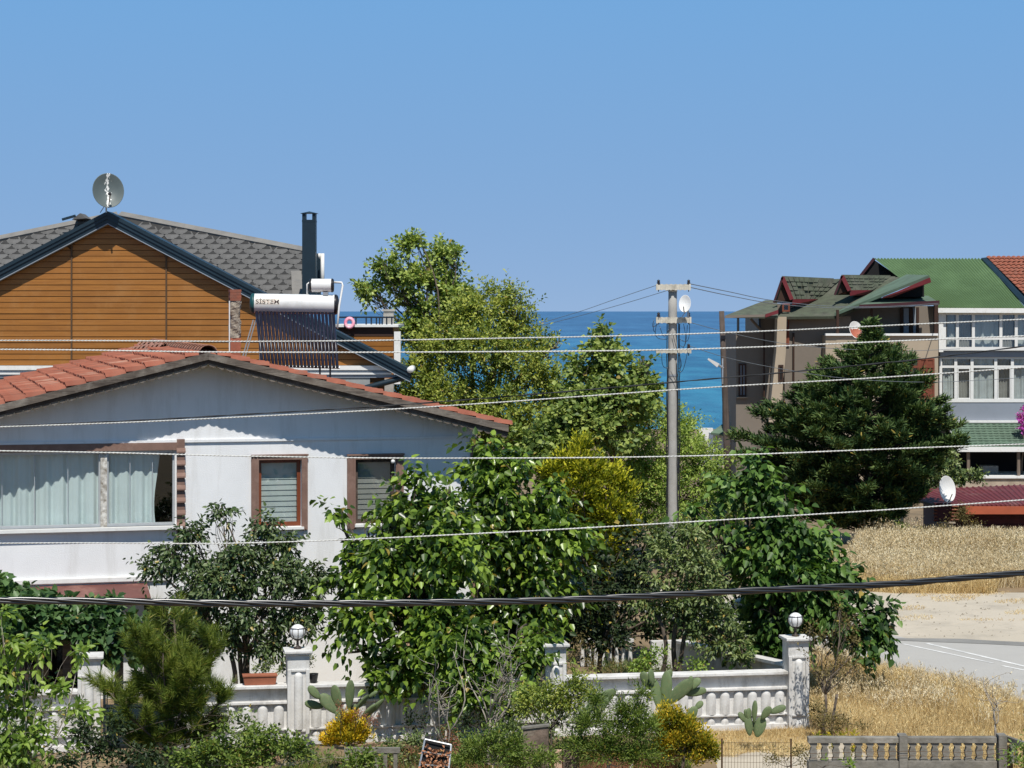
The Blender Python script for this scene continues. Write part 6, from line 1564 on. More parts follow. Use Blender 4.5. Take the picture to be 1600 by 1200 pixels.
tree('grape_vine', 'grape vine canopy covering the arbour at the left edge below the white wall', 'vine', 60, 35.2,
     [(20, 930, 34, 16, 0, .5), (60, 945, 40, 16, -.1, .6), (115, 938, 34, 13, 0, .5), (160, 950, 30, 16, 0, .5), (190, 975, 26, 24, -.2, .4), (20, 960, 40, 24, -.4, .6), (80, 975, 40, 22, -.4, .5), (140, 980, 36, 18, -.4, .5), (-40, 930, 50, 30, 0, .6), (10, 995, 30, 18, -.5, .4), (215, 1000, 20, 26, -.4, .4), (165, 1010, 20, 20, -.4, .3), (-10, 915, 30, 12, 0, .3), (-90, 960, 60, 50, 0, .6)],
     'vine', .125, 37, dens=3.6, density=36, m=10, L=.3, wr=.9, spread=.9, up=.1, noise=.6, inner=.4, r0=.04, forkpy=990, twigs=4, tmpl=T_MUL, droop=.4, upn=1.0)
ab_ = root_at('arbour', 'weathered wooden arbour posts and beams under the grape vine', 'arbour', 60, 35.8); so4 = Vector(ab_.location)
for px in (-60, 28, 105, 186):
    x = P(px, 0, 35.6).x - so4.x; MB().box(x - .06, x + .06, -.26, -.14, 0, P(0, 965, 35.6).z).build('post', M['weathered'], ab_)
for py in (962, 975): MB().box(P(-120, 0, 35.6).x - so4.x, P(215, 0, 35.6).x - so4.x, -.32 - (py - 962) * .02, -.27 - (py - 962) * .02, P(0, py + 5, 35.6).z, P(0, py - 5, 35.6).z).build('beam', M['weathered'], ab_)

# --- young pine with bottlebrush shoots
def pine(px, D, label, seed):
    rng = np.random.default_rng(seed); t = root_at('pine_tree', label, 'tree', px, D); b = np.array(t.location)
    mb = MB(); shoots = []
    def w(x, y, dd=0): return np.array(P(x, y, D + dd)) - b
    leaders = [((262, 1210), (272, 968), .035), ((266, 1150), (215, 1000), .022), ((266, 1140), (330, 1010), .022), ((262, 1180), (170, 1080), .02), ((264, 1180), (350, 1090), .022), ((260, 1195), (200, 1150), .018), ((262, 1195), (330, 1150), .018), ((264, 1150), (255, 1020), .018), ((264, 1160), (300, 1060), .018)]
    for (a, c, r) in leaders:
        dd = rng.uniform(-.5, .5); A, B_ = w(*a), w(*c, dd); limb(mb, rng, A, B_, r, r * .35, .03, 6, 6)
        n = 18 if r > .03 else 13
        for i in range(n):
            s = .22 + .78 * (i + .5) / n; base = A + (B_ - A) * s; az = i * 2.4 + rng.random()
            out = np.array([math.cos(az), math.sin(az) * .9, .55 + .35 * rng.random()]); ln = (.34 if r > .03 else .26) * (1.25 - .7 * s) + .06
            e = base + nrm(out) * ln; limb(mb, rng, base, e, r * .28, .004, .05, 3, 4)
            shoots.append((e, nrm(out * np.array([.6, .6, 1.3])), .20 + .08 * rng.random()))
            for k in range(3):
                q = base + (e - base) * rng.uniform(.25, .95); o2 = nrm(out + rng.normal(0, .5, 3) + np.array([0, 0, .6])); shoots.append((q, o2, .16 + .08 * rng.random()))
        shoots.append((B_, nrm(B_ - A + np.array([0, 0, .6])), .28))
    p = np.array([s[0] for s in shoots]) + b; d = np.array([s[1] for s in shoots]); Ls = np.array([s[2] for s in shoots])
    A = sprig_leaves(rng, p, d, Ls, 85, .15, .055, .75, 0.02, .004, .2, .25)
    mb.build('trunk', M['bark'], t, True); leaves('crown', A, T_NEEDLE, L_['pine'], t, b, 'stuff'); return t
pine(264, 31.0, 'young long needled pine in front of the fence gate at lower left', 41)

# --- shrubs in the foreground
tree('leafy_shrub', 'bright yellow green leafy shrub cut off by the lower left corner', 'shrub', 30, 24.5,
     [(10, 1000, 34, 14, 0, .3), (40, 1020, 30, 12, 0, .25), (70, 1012, 20, 10, 0, .2), (5, 1045, 26, 24, 0, .3), (10, 1100, 30, 34, 0, .3), (50, 1090, 16, 20, .1, .2), (95, 1080, 26, 14, 0, .2), (60, 1150, 50, 24, 0, .4), (20, 1170, 60, 30, 0, .4), (100, 1180, 40, 22, 0, .3), (125, 1020, 12, 9, 0, .1), (120, 1110, 14, 12, 0, .15), (0, 960, 14, 14, 0, .2)],
     'bright', .088, 51, dens=2.4, density=60, m=9, L=.24, wr=.62, spread=.9, up=.3, noise=.6, inner=.2, r0=.022, forkpy=1190, twigs=4, tmpl=T_MUL, droop=.45, upn=.9, bark='palebark', stems=3, base_z=0)
tree('feathery_shrub', 'fine leaved bright green shrub in front of the fence centre', 'shrub', 950, 29.5,
     [(935, 1100, 22, 14, 0, .2), (985, 1115, 30, 20, 0, .3), (925, 1135, 34, 22, 0, .3), (975, 1150, 44, 26, 0, .35), (1010, 1140, 24, 24, 0, .3), (940, 1175, 50, 26, 0, .4), (1000, 1185, 40, 22, 0, .35), (900, 1165, 24, 20, 0, .25), (1005, 1090, 14, 12, 0, .15)],
     'herb', .062, 52, dens=4.5, density=110, m=14, L=.22, wr=.22, spread=.7, up=.8, noise=.5, inner=.15, r0=.015, forkpy=1190, twigs=4, droop=.05, bark='palebark', stems=3, base_z=0)
tree('feathery_shrub', 'olive green arching shrub in front of the fence post, centre', 'shrub', 860, 31.0,
     [(850, 1085, 44, 14, 0, .25), (890, 1078, 30, 12, 0, .2), (830, 1105, 44, 12, 0, .25), (880, 1100, 34, 14, 0, .25), (920, 1085, 20, 12, 0, .2), (800, 1090, 22, 10, 0, .2), (905, 1060, 14, 9, 0, .12)],
     'olivey', .058, 53, dens=5, density=95, m=11, L=.22, wr=.4, spread=.8, up=.3, noise=.5, inner=.15, r0=.015, forkpy=1140, twigs=4, droop=.1, bark='bark', stems=3, base_z=0)
tree('low_shrub', 'low fresh green shrubs along the bottom edge left of the golden cone shrub', 'shrub', 440, 28.5,
     [(400, 1165, 40, 14, 0, .3), (340, 1172, 34, 18, 0, .3), (450, 1172, 40, 14, 0, .3), (500, 1185, 40, 16, 0, .3), (300, 1190, 40, 14, 0, .3), (380, 1190, 60, 16, 0, .4), (560, 1190, 40, 14, 0, .3), (425, 1150, 12, 14, 0, .15), (398, 1148, 8, 12, 0, .1), (350, 1140, 16, 14, 0, .2)],
     'herb', .058, 54, dens=5, density=80, m=10, L=.2, wr=.55, spread=.8, up=.7, noise=.5, inner=.15, r0=.012, forkpy=1195, twigs=3, droop=.2, base_z=0, bark='palebark')
tree('low_shrub', 'low green shrub between the wire rack and the upright slab', 'shrub', 770, 29.0,
     [(750, 1165, 34, 16, 0, .3), (790, 1175, 34, 18, 0, .3), (735, 1190, 40, 14, 0, .3), (775, 1150, 22, 10, 0, .2), (850, 1190, 30, 12, 0, .3), (805, 1160, 14, 10, 0, .2), (820, 1192, 40, 12, 0, .3)],
     'herb', .058, 55, dens=5, density=85, m=11, L=.2, wr=.3, spread=.8, up=.7, noise=.5, inner=.15, r0=.012, forkpy=1195, twigs=3, droop=.1, base_z=0, bark='palebark')
tree('low_shrub', 'green shrub in the lower right corner beyond the grey balustrade', 'shrub', 1600, 26.5,
     [(1598, 1175, 18, 14, 0, .2), (1590, 1195, 26, 12, 0, .2), (1620, 1170, 24, 20, 0, .3)], 'bright', .06, 56, density=70, m=9, L=.2, wr=.35, up=.8, r0=.012, forkpy=1198, twigs=3, base_z=0)
tree('low_shrub', 'reddish brown weedy shrub at the left end of the grey balustrade', 'shrub', 1230, 29.0,
     [(1225, 1170, 26, 16, 0, .2), (1250, 1180, 24, 16, 0, .2), (1205, 1190, 20, 12, 0, .2), (1270, 1192, 24, 10, 0, .2)], 'brownish', .04, 57, density=100, m=11, L=.2, wr=.4, up=.8, r0=.01, forkpy=1198, twigs=5, base_z=0)
tree('thin_shrub', 'slender olive brown shrub with forked stems right of the corner fence post', 'shrub', 1290, 34.2,
     [(1320, 975, 18, 14, 0, .2), (1290, 1000, 26, 20, 0, .25), (1330, 1005, 20, 18, 0, .2), (1270, 1025, 20, 18, 0, .2), (1310, 1035, 30, 22, 0, .25), (1335, 1040, 14, 14, 0, .15), (1285, 1050, 20, 12, 0, .2), (1265, 985, 10, 14, 0, .1), (1310, 955, 8, 10, 0, .1)],
     'brownish', .05, 58, density=75, m=9, L=.22, wr=.5, up=.6, inner=.1, r0=.03, forkpy=1085, twigs=7, stems=2, base_z=0, droop=.2)
tree('dense_weeds', 'dense dark green undergrowth before the shaded fence below the mulberry', 'undergrowth', 640, 31.8,
     [(610, 1170, 30, 16, 0, .3), (650, 1160, 24, 14, 0, .3), (700, 1150, 24, 12, 0, .3), (730, 1165, 26, 18, 0, .3), (600, 1190, 40, 12, -.5, .3), (660, 1195, 40, 12, -.5, .3), (800, 1140, 24, 16, 0, .3), (850, 1150, 24, 20, 0, .3), (880, 1170, 26, 20, 0, .3)], 'greyleaf', .06, 90, density=60, dens=3.5, m=10, L=.2, wr=.5, up=.7, inner=.1, r0=.012, forkpy=1190, twigs=4, base_z=0)
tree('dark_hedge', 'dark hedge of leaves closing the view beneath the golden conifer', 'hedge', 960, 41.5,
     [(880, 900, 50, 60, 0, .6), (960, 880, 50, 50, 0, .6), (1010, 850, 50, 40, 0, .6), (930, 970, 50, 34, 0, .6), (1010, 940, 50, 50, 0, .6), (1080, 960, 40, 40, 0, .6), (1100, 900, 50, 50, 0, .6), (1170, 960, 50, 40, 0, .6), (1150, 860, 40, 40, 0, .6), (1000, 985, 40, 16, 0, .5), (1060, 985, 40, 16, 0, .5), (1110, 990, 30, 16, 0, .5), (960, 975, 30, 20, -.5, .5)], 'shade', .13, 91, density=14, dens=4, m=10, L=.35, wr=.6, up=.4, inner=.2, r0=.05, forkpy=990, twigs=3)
tree('mixed_shrub', 'mixed green shrub filling the gap before the left fence panels', 'shrub', 130, 30.5,
     [(120, 1120, 30, 24, 0, .3), (150, 1150, 24, 20, 0, .3), (60, 1120, 30, 24, 0, .3), (30, 1150, 30, 24, 0, .3), (385, 1140, 22, 20, 0, .25), (360, 1120, 14, 14, 0, .2)], 'greyleaf', .075, 101, density=50, dens=3, m=10, L=.24, wr=.5, up=.6, inner=.1, r0=.014, forkpy=1180, twigs=5, base_z=0)
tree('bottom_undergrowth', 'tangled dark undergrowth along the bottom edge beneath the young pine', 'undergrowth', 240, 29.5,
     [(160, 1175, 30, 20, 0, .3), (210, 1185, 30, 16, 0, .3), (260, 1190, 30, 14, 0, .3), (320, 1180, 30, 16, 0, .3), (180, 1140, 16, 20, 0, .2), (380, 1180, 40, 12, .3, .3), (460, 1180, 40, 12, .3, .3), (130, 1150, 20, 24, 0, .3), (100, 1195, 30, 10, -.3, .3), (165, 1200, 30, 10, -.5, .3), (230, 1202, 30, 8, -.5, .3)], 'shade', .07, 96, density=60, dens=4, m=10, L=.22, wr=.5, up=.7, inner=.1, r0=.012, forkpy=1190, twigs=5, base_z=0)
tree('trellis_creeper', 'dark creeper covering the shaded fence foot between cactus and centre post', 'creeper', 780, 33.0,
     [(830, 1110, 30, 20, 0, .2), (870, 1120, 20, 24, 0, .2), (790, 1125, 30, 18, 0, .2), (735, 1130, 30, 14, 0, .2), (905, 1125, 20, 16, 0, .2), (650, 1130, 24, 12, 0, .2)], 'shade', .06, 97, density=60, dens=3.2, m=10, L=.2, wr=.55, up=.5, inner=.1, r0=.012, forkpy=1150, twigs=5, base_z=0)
tree('russet_weeds', 'russet brown seeding weeds around the golden cone shrub', 'weeds', 540, 31.4,
     [(532, 1110, 8, 12, 0, .1), (560, 1118, 14, 8, 0, .1), (582, 1130, 12, 8, 0, .1), (640, 1180, 16, 14, -.3, .2), (700, 1150, 10, 14, -.3, .2), (712, 1170, 10, 20, -.3, .2)], 'rust', .035, 92, density=260, m=9, L=.14, wr=.35, up=.8, inner=.1, r0=.008, forkpy=1180, twigs=5, base_z=0)
tree('corner_undergrowth', 'dark purple brown undergrowth at the foot of the corner fence post', 'undergrowth', 1300, 33.9,
     [(1275, 1115, 12, 24, 0, .2), (1295, 1130, 22, 16, 0, .2), (1320, 1135, 20, 12, 0, .2), (1350, 1142, 20, 9, 0, .2)], 'brownish', .05, 93, density=110, m=9, L=.18, wr=.4, up=.8, inner=.1, r0=.01, forkpy=1145, twigs=5, base_z=0)
# bare pale stemmed shrub
def bare_shrub(px, D, label, seed, h, spreadpx, leafm, n=9, group=None, sz=.05, lv=60, lean=0):
    rng = np.random.default_rng(seed); t = root_at('bare_shrub', label, 'shrub', px, D, group, 0); b = np.array(t.location); mb = MB(); P_, D2 = [], []
    S0 = np.array(P(px + lean, h, D)) - b; H_ = S0[2]
    limb(mb, rng, (0, 0, 0), (S0[0] * .15, 0, H_ * .38), .022, .016, .03, 5, 6)
    for i in range(n):
        e = np.array([(rng.random() - .5) * 2 * spreadpx / F * D + S0[0], rng.normal(0, .25), H_ * rng.uniform(.6, 1.05)]); s0 = np.array([S0[0] * .15, 0, H_ * rng.uniform(.22, .42)])
        limb(mb, rng, s0, e, .012, .004, .09, 7, 5)
        for k in range(6):
            q = s0 + (e - s0) * rng.uniform(.35, .95); e2 = q + np.array([rng.normal(0, .16), rng.normal(0, .12), abs(rng.normal(0, .18))]); limb(mb, rng, q, e2, .005, .002, .08, 4, 4)
            P_.append(e2); D2.append(e2 - q)
        P_.append(e); D2.append(e - s0)
    mb.build('stem', M['palebark'], t, True)
    p = np.array(P_) + b; d = nrm(np.array(D2)); idx = rng.integers(0, len(p), lv)
    A = sprig_leaves(rng, p[idx] - d[idx] * .08, d[idx], np.full(lv, .14), 4, sz, .5, .8, .2, .02, .8)
    leaves('crown', A, T_RHOMB, L_[leafm], t, b, 'stuff'); return t
bare_shrub(765, 31.6, 'sparse shrub with bare pale grey stems before the mulberry and fence', 61, 985, 60, 'bright', 11, lv=90)
bare_shrub(700, 31.0, 'thin pale twigged shrub leaning left in front of the shaded fence', 62, 1010, 36, 'bright', 6, lv=70, lean=-20)
bare_shrub(1555, 33.0, 'lone stalky weed with pale seed heads at the road edge', 63, 1062, 12, 'straw', 3, sz=.035, lv=16)
# --- golden cone shaped conifers in the foreground
tree('golden_cone_shrub', 'small golden yellow cone shaped conifer before the cactus and dim fence', 'shrub', 545, 31.6,
     [(545, 1128, 14, 8, 0, .12), (530, 1145, 20, 10, 0, .2), (562, 1145, 18, 10, 0, .2), (545, 1155, 32, 12, 0, .3), (520, 1162, 20, 8, 0, .2), (573, 1160, 18, 10, 0, .2)],
     'goldbush', .055, 64, dens=4, density=330, m=10, L=.13, wr=.4, spread=.5, up=1.3, noise=.25, inner=.5, r0=.03, forkpy=1165, twigs=2, droop=-.2, base_z=0)
tree('golden_cone_shrub', 'larger yellow tipped green conifer before the right fence span', 'shrub', 1068, 31.0,
     [(1040, 1108, 14, 9, 0, .15), (1052, 1124, 20, 12, 0, .22), (1035, 1135, 14, 18, 0, .2), (1075, 1140, 22, 14, 0, .25), (1060, 1158, 30, 20, 0, .3), (1100, 1162, 16, 14, 0, .22), (1112, 1182, 14, 16, 0, .22), (1070, 1185, 40, 18, 0, .3), (1035, 1170, 14, 18, 0, .2)],
     'goldgreen', .058, 65, dens=4, density=260, m=10, L=.14, wr=.4, spread=.5, up=1.1, noise=.3, inner=.5, r0=.03, forkpy=1180, twigs=2, droop=-.2, base_z=0,)

# --- prickly pear cacti: every pad a part
M['cactus'] = mat('cactus_pad', (.135, .185, .080), .6, .18, 5, .15, 40, col2=(.105, .150, .065), dirt=(.22, .21, .10), dscale=9)
def pad_mesh():
    mb = MB(); n = 16; rings = [(1.0, 0), (.93, .055), (.6, .085), (.001, .095)]
    def sh(a): 
        y = (1 - math.cos(a)) / 2; wd = .5 * math.sin(a) * (.72 + .30 * y) ; return wd * 1.0, y
    b = []
    for sgn in (1, -1):
        for r, th in rings:
            for i in range(n):
                x, y = sh(2 * math.pi * i / n if i <= n else 0)
                x, y = (.5 * math.sin(2 * math.pi * i / n) * (.66 + .34 * (1 - math.cos(2 * math.pi * i / n)) / 2)), (1 - math.cos(2 * math.pi * i / n)) / 2
                mb.v.append((x * r, sgn * th, .5 + (y - .5) * r))
    R_ = len(rings)
    for s in range(2):
        o = s * R_ * n
        for k in range(R_ - 1):
            for i in range(n):
                f = (o + k * n + i, o + k * n + (i + 1) % n, o + (k + 1) * n + (i + 1) % n, o + (k + 1) * n + i); mb.f.append(f if s == 0 else f[::-1]); mb.mi.append(0)
    return mb.mesh('pad', M['cactus'], True)
padm = pad_mesh()
def cactus(label, px, D, pads):
    "pads: (foot px, foot py, tip px, tip py, width px, turn)"
    t = root_at('prickly_pear', label, 'cactus', px, D, 'prickly pears before the fence', 0); b = Vector(t.location)
    for i, (x0, y0, x1, y1, w, turn) in enumerate(pads):
        dd = (i % 3) * .05 - .05; a = P(x0, y0, D + dd) - b; c = P(x1, y1, D + dd * 1.3) - b; z = (c - a); L = z.length; z = z.normalized()
        y = Vector((math.sin(turn), -math.cos(turn), .15)); x = y.cross(z).normalized(); y = z.cross(x); wd = w / F * D
        Mx = Matrix((x * wd, y * .20, z * L)).transposed().to_4x4(); Mx.translation = a; inst('pad', padm, t, Mx)
    return t
cactus('large prickly pear leaning on the white fence right of centre', 1040, 33.3,
       [(1030, 1150, 1035, 1110, 26, .3), (1035, 1116, 1020, 1060, 22, .4), (1022, 1080, 1002, 1050, 20, -.3), (1020, 1072, 1016, 1045, 14, .6), (1040, 1112, 1042, 1048, 22, -.2), (1040, 1068, 1048, 1046, 14, .2), (1042, 1100, 1082, 1062, 26, .3), (1075, 1078, 1094, 1060, 16, -.3), (1070, 1085, 1104, 1078, 16, .4), (1078, 1072, 1080, 1056, 10, .1), (1072, 1128, 1088, 1104, 18, .2), (1086, 1108, 1098, 1096, 12, -.2), (1060, 1150, 1076, 1118, 20, .4)])
cactus('small prickly pear with upright pads near the corner fence post', 1175, 33.0,
       [(1172, 1150, 1168, 1120, 16, .2), (1182, 1152, 1192, 1120, 22, -.2), (1168, 1130, 1154, 1113, 12, .3), (1170, 1128, 1170, 1106, 12, .5), (1178, 1130, 1180, 1094, 11, -.4), (1174, 1130, 1164, 1108, 12, -.2), (1190, 1124, 1204, 1104, 16, .3), (1202, 1114, 1228, 1104, 14, -.2), (1184, 1150, 1176, 1126, 12, .1)])
cactus('dark prickly pear shaded by the mulberry behind the golden cone shrub', 545, 33.1,
       [(540, 1150, 530, 1105, 24, .2), (530, 1115, 500, 1085, 24, .3), (505, 1105, 476, 1098, 16, -.2), (500, 1092, 482, 1072, 16, .2), (530, 1110, 522, 1070, 20, -.3), (545, 1140, 556, 1100, 20, .3), (555, 1110, 576, 1085, 14, 1.1), (565, 1120, 588, 1100, 12, 1.0), (560, 1130, 600, 1092, 13, .9), (545, 1110, 548, 1062, 18, .4), (575, 1090, 590, 1080, 8, .4)])
cactus('prickly pear with one pale arching pad beside the fine leaved shrub', 925, 33.2,
       [(905, 1150, 915, 1105, 22, .2), (912, 1112, 962, 1078, 24, .6), (930, 1120, 940, 1095, 18, -.4), (940, 1110, 950, 1090, 12, .2)])

# --- plants in pots, herb beds behind the fence, shrubs and vines beyond
tree('potted_plant', 'bushy green plant growing in the terracotta trough', 'plant', 406, 34.0, [(406, 1045, 22, 6, 0, .08), (390, 1040, 8, 8, 0, .06), (420, 1038, 10, 8, 0, .06), (440, 1048, 8, 12, 0, .1)], 'greyleaf', .04, 66, density=300, m=8, L=.1, wr=.5, up=1, inner=.1, trunk=False, base_z=HT + .14)
tree('potted_plant', 'spiky green plant growing in the small black pot', 'plant', 488, 34.0, [(486, 1042, 7, 9, 0, .06), (488, 1032, 5, 6, 0, .05)], 'greyleaf', .04, 67, density=500, m=8, L=.1, wr=.4, up=1.2, inner=.1, trunk=False, base_z=HT + .14)
tree('herb_bed', 'fresh green garden plants just behind the right fence coping', 'plants', 1045, 36.0, [(1010, 1032, 22, 10, 0, .3), (1050, 1035, 28, 11, 0, .3), (1085, 1040, 22, 9, 0, .3), (1030, 1020, 12, 9, 0, .2), (1000, 1045, 30, 8, 0, .3)], 'bright', .06, 68, density=80, m=9, L=.2, wr=.55, up=.7, inner=.1, r0=.012, twigs=3, forkpy=1050)
tree('dry_weeds', 'dry brownish weeds behind the fence right of the centre post', 'weeds', 905, 36.0, [(890, 1030, 18, 16, 0, .3), (925, 1040, 24, 10, 0, .3), (960, 1045, 24, 8, 0, .3), (905, 1005, 12, 14, 0, .2)], 'brownish', .045, 69, density=70, m=9, L=.2, wr=.4, up=.8, inner=.1, r0=.01, twigs=4, forkpy=1055)

# big dark conifer
def big_conifer(px, D, label, seed):
    rng = np.random.default_rng(seed); t = root_at('conifer_tree', label, 'tree', px, D); b = np.array(t.location); mb = MB()
    prof = [(500, 1, 2), (520, 2, 16), (538, 8, 30), (552, 38, 44), (575, 70, 74), (600, 96, 98), (640, 145, 118), (680, 200, 132), (710, 216, 140), (740, 190, 100), (775, 165, 80), (800, 120, 56), (822, 80, 40)]
    ys = [p[0] for p in prof]
    topz = P(0, 503, D).z - b[2]; limb(mb, rng, (0, 0, -.2), (0, 0, topz), .19, .02, .01, 12, 9)
    limb(mb, rng, (0, 0, 1.2), np.array(P(1305, 740, D)) - b, .07, .03, .04, 6, 6); limb(mb, rng, (0, 0, 1.4), np.array(P(1400, 740, D + .5)) - b, .06, .03, .04, 6, 6)
    Ps, Ds, Ls = [], [], []
    N = 280
    for i in range(N):
        f = (i + .5) / N; py = 503 + (822 - 503) * f ** .78; az = i * 2.39996 + rng.normal(0, .2)
        l = np.interp(py, ys, [p[1] for p in prof]) / F * D; r = np.interp(py, ys, [p[2] for p in prof]) / F * D
        cx = math.cos(az); R_ = (r if cx > 0 else l) * abs(cx) ** 1 + (min(l, r) * .95) * (1 - abs(cx)); R_ *= rng.uniform(.62, 1.12)
        z = P(0, py, D).z - b[2]; base = np.array([0, 0, z - R_ * .25]); tip = np.array([math.cos(az) * R_, math.sin(az) * R_, z + .02 * R_])
        k = max(3, int(R_ * 3.2)); mid = (base + tip) / 2 + np.array([0, 0, .10 * R_])
        pts = [(1 - s) ** 2 * base + 2 * s * (1 - s) * mid + s * s * tip for s in np.linspace(0, 1, 6)]
        mb.tube(pts, [.035 * max(.4, R_ / 3), .03 * max(.4, R_ / 3), .022, .016, .01, .004], 4)
        m = max(5, int(R_ * 13))
        for j in range(m):
            s = .35 + .65 * ((j + rng.random()) / m) ** .7; q = (1 - s) ** 2 * base + 2 * s * (1 - s) * mid + s * s * tip
            out = nrm(tip - base); side = np.array([-out[1], out[0], 0]) * rng.normal(0, .8)
            Ps.append(q + rng.normal(0, .05, 3)); Ds.append(nrm(out * .9 + side + np.array([0, 0, .45 + .4 * rng.random()]))); Ls.append(.42 * rng.uniform(.6, 1.3) * (1.15 - .5 * s) * min(1, .35 + R_ / 1.6))
    p = np.array(Ps) + b; d = np.array(Ds); Ls = np.array(Ls)
    A = sprig_leaves(rng, p, d, Ls, 18, .16, .34, .45, .0, .045, .9, .4)
    mb.build('trunk', M['bark'], t, True); leaves('crown', A, T_PINNA, L_['conifer'], t, b, 'stuff'); return t
big_conifer(1358, 68.5, 'huge dark green conifer standing before the beige house', 71)
tree('leafy_vine', 'tangled mixed green vine shrubs between the conifer and the verandah', 'shrub', 1455, 76,
     [(1420, 735, 24, 22, 0, .8), (1450, 730, 26, 24, 0, .8), (1480, 720, 20, 20, 0, .7), (1470, 750, 34, 18, 0, .8), (1505, 748, 22, 12, 0, .6), (1525, 745, 14, 10, 0, .4), (1430, 760, 30, 14, 0, .7)],
     'greyleaf', .13, 72, density=26, m=10, L=.35, wr=.6, up=.4, inner=.3, r0=.05, forkpy=770, twigs=4)
tree('bougainvillea', 'bright magenta bougainvillea at the right edge beside the slate blue wall', 'shrub', 1600, 113,
     [(1594, 655, 7, 11, 0, .4), (1603, 645, 8, 12, 0, .4), (1600, 668, 8, 6, 0, .3), (1622, 660, 16, 18, 0, .5)], 'boug', .12, 73, density=30, m=9, L=.3, wr=.8, up=.3, inner=.2, r0=.05, forkpy=700, twigs=4)
tree('weed_bush', 'green weed bush beside the grey stone pillar left of the shed', 'bush', 1412, 67.5, [(1408, 828, 14, 12, 0, .4), (1398, 840, 14, 10, 0, .4), (1425, 838, 12, 8, 0, .3)], 'herb', .09, 74, density=50, m=9, L=.3, wr=.35, up=1, inner=.1, r0=.02, forkpy=850, twigs=3)
tree('dry_bush', 'dry pale brown bush in front of the red shed corner', 'bush', 1500, 66.8, [(1500, 812, 20, 14, 0, .4), (1478, 828, 22, 12, 0, .4), (1520, 830, 20, 12, 0, .4), (1505, 800, 8, 12, 0, .2), (1450, 838, 20, 8, 0, .4)], 'brownish', .08, 75, density=50, m=9, L=.35, wr=.3, up=1.1, inner=.1, r0=.02, forkpy=845, twigs=5)
tree('ivy_shrub', 'dark shrub filling the gap under the pale green tree left of the conifer', 'shrub', 1150, 60, [(1120, 830, 50, 36, 0, 1), (1180, 840, 50, 36, 0, 1), (1060, 840, 50, 36, 0, 1), (1250, 850, 50, 30, 0, 1), (1150, 780, 30, 30, 0, .8)], 'plane', .13, 76, density=18, m=10, L=.4, wr=.6, up=.4, inner=.3, r0=.06, forkpy=870, twigs=4)
tree('distant_shrub', 'small shrubs by the shore hut left of the wooden pole', 'shrub', 1110, 104, [(1100, 705, 22, 14, 0, 1), (1125, 712, 16, 10, 0, .8), (1090, 690, 14, 12, 0, .8), (1150, 715, 16, 12, 0, .8)], 'palegreen', .17, 77, density=14, m=9, L=.4, wr=.5, up=.4, inner=.2, r0=.05, forkpy=725, twigs=3)

# ================================================================ grasses
def inpoly(x, y, poly):
    c = np.zeros(len(x), bool); n = len(poly)
    for i in range(n):
        (x1, y1), (x2, y2) = poly[i], poly[i - 1]
        k = ((y1 > y) != (y2 > y)) & (x < (x2 - x1) * (y - y1) / (y2 - y1 + 1e-12) + x1); c ^= k
    return c
def clumpy(rng, x, y, s, thr):
    v = np.zeros(len(x))
    for k in range(5):
        a = rng.random() * 6.28; f = s * (1.6 ** k); v += np.sin(x * f * math.cos(a) + y * f * math.sin(a) + rng.random() * 6.28) / 1.25 ** k
    return (v - v.min()) / (v.max() - v.min()) > thr
def grass(name, label, poly, n, h, wd, lm, seed, lean=.35, thr=.0, cs=.5, heads=0, kindname='grass', hvar=.6, bend=True):
    rng = np.random.default_rng(seed); px_ = np.array(poly); lo, hi = px_.min(0), px_.max(0)
    xy = lo + rng.random((n * 3, 2)) * (hi - lo); k = inpoly(xy[:, 0], xy[:, 1], poly); xy = xy[k]
    if thr: xy = xy[clumpy(rng, xy[:, 0], xy[:, 1], cs, thr)]
    xy = xy[:n]; m = len(xy); z = np.array([gz(v) for v in xy[:, 1]]); C = np.column_stack([xy, z])
    big = .75 + .5 * (np.sin(xy[:, 0] * .9 + seed) * np.sin(xy[:, 1] * .7) * .5 + .5)
    D = np.array([0, 0, 1.0]) + rng.normal(0, lean, (m, 3)) * np.array([1, 1, .2]); N = rng.normal(0, 1, (m, 3)) * np.array([1, 1, .15])
    S = h * big * (1 - hvar / 2 + hvar * rng.random(m)); o0 = (float(xy[:, 0].mean()), float(xy[:, 1].mean()), 0.0)
    A = (C, D, N, S, np.full(m, wd))
    if heads:
        i = rng.integers(0, m, heads); tip = C[i] + nrm(D[i]) * S[i][:, None]; k = 4
        tt = np.repeat(tip, k, 0) - rng.random((heads * k, 1)) * np.repeat(nrm(D[i]), k, 0) * .16 + rng.normal(0, .02, (heads * k, 3))
        A = cat_leaves(A, (tt, np.repeat(D[i], k, 0) + rng.normal(0, .6, (heads * k, 3)), rng.normal(0, 1, (heads * k, 3)), np.full(heads * k, .055), np.full(heads * k, wd * 2.2)))
    t = tag(leaves(name, A, T_BLADE, L_[lm], None, o0), label, kindname, None, 'stuff'); t.location = o0
    return t
def GP(px, D): return (P(px, 0, D).x, D)
grass('dry_grass', 'tall bleached dry grass field in front of the red shed', [GP(1300, 54), GP(1330, 60), GP(1345, 68), GP(1760, 68), GP(1800, 53.2), GP(1500, 52.6), GP(1400, 52.8), GP(1340, 53.6)], 80000, .44, .0085, 'straw2', 81, .22, heads=22000)
grass('dry_grass', 'golden dry grass edge beside the sandy verge', [GP(1320, 52.2), GP(1330, 56.5), GP(1800, 56.5), GP(1800, 51.3), GP(1400, 51.5)], 50000, .34, .009, 'straw', 82, .42, .32, .9, heads=3000)
grass('dry_grass', 'ragged taller straw clumps rising out of the bleached field', [GP(1325, 57), GP(1345, 68), GP(1760, 68), GP(1780, 56)], 9000, .62, .009, 'straw2', 94, .2, .55, .8, heads=9000)
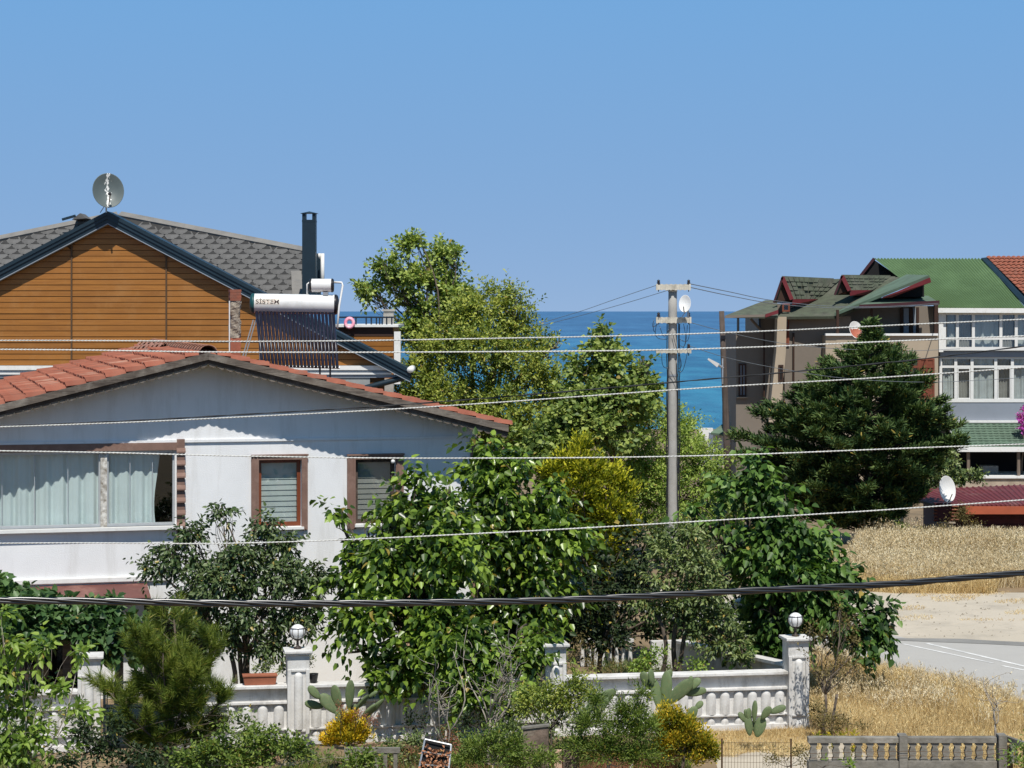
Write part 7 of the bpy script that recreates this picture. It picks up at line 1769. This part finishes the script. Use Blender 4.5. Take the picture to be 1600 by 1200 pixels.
grass('ground_weeds', 'greenish brown weeds mixed into the bleached field', [GP(1325, 58), GP(1345, 68.5), GP(1760, 68.5), GP(1780, 55)], 12000, .46, .011, 'brownish', 95, .35, .6, .6)
grass('dry_grass', 'golden dry grass patch between the fence corner and the road', [(4.75, 34.9), (4.7, 39), (5.4, 42.2), (5.9, 42.0), (7.15, 39.1), (8.3, 36.8), (11.6, 30.2), (8, 28.2), (5.4, 31.5)], 85000, .27, .0048, 'straw', 83, .42, heads=5000)
grass('dry_grass', 'thin taller oat stems scattered in the golden patch', [(4.9, 36), (5.4, 42.2), (5.9, 42.0), (8.3, 36.8), (10.6, 32)], 2200, .42, .005, 'straw2', 98, .2, .45, 1.2, heads=2200)
grass('dry_grass', 'short straw along the foot of the right fence span', [GP(1105, 34.4), GP(1290, 34.9), GP(1290, 32.6), GP(1105, 32.6)], 9000, .10, .005, 'straw', 84, .8, .3, 1.5)
grass('dry_grass', 'thin straw clumps scattered on the sandy verge', [GP(1395, 47), GP(1700, 47), GP(1760, 51.8), GP(1395, 51.8)], 3500, .07, .009, 'straw', 85, .9, .66, .9)
grass('ground_weeds', 'low green weeds and dead stalks along the foot of the fence', [GP(-40, 27), GP(1080, 27), GP(1080, 33.4), GP(-40, 32.6)], 34000, .17, .007, 'herb', 86, .7, .45, 1.2)
grass('ground_weeds', 'brown dead stalks among the weeds at the bottom edge', [GP(360, 27.5), GP(1060, 27.5), GP(1060, 32.5), GP(360, 32.5)], 8000, .34, .005, 'rust', 87, .35, .45, 1.5)
grass('ground_weeds', 'shaded garden plants behind the fence under the trees', [GP(-40, 34.6), GP(1220, 35.8), GP(1220, 41), GP(760, 41), GP(740, 38), GP(-40, 35.4)], 16000, .20, .010, 'greyleaf', 88, .6, .4, 1)
tree('yellow_flower_bed', 'row of small yellow flowers behind the left end of the grey balustrade', 'flowers', 1300, 29.8,
     [(1275, 1155, 10, 4, 0, .08), (1295, 1153, 10, 4, 0, .08), (1318, 1152, 12, 4, 0, .08), (1335, 1152, 8, 4, 0, .06), (1290, 1175, 24, 12, 0, .1), (1330, 1178, 16, 10, 0, .1)], 'goldgreen', .045, 99, density=200, m=8, L=.1, wr=.5, up=1, inner=.1, trunk=False, base_z=0)
tree('low_shrub', 'small green sprout in front of the left end of the grey balustrade', 'shrub', 1285, 26.8, [(1275, 1195, 14, 8, 0, .1), (1330, 1197, 8, 6, 0, .1), (1295, 1190, 8, 6, 0, .1)], 'bright', .05, 100, density=160, m=8, L=.12, wr=.5, up=1, inner=.1, r0=.008, forkpy=1200, twigs=3, base_z=0)
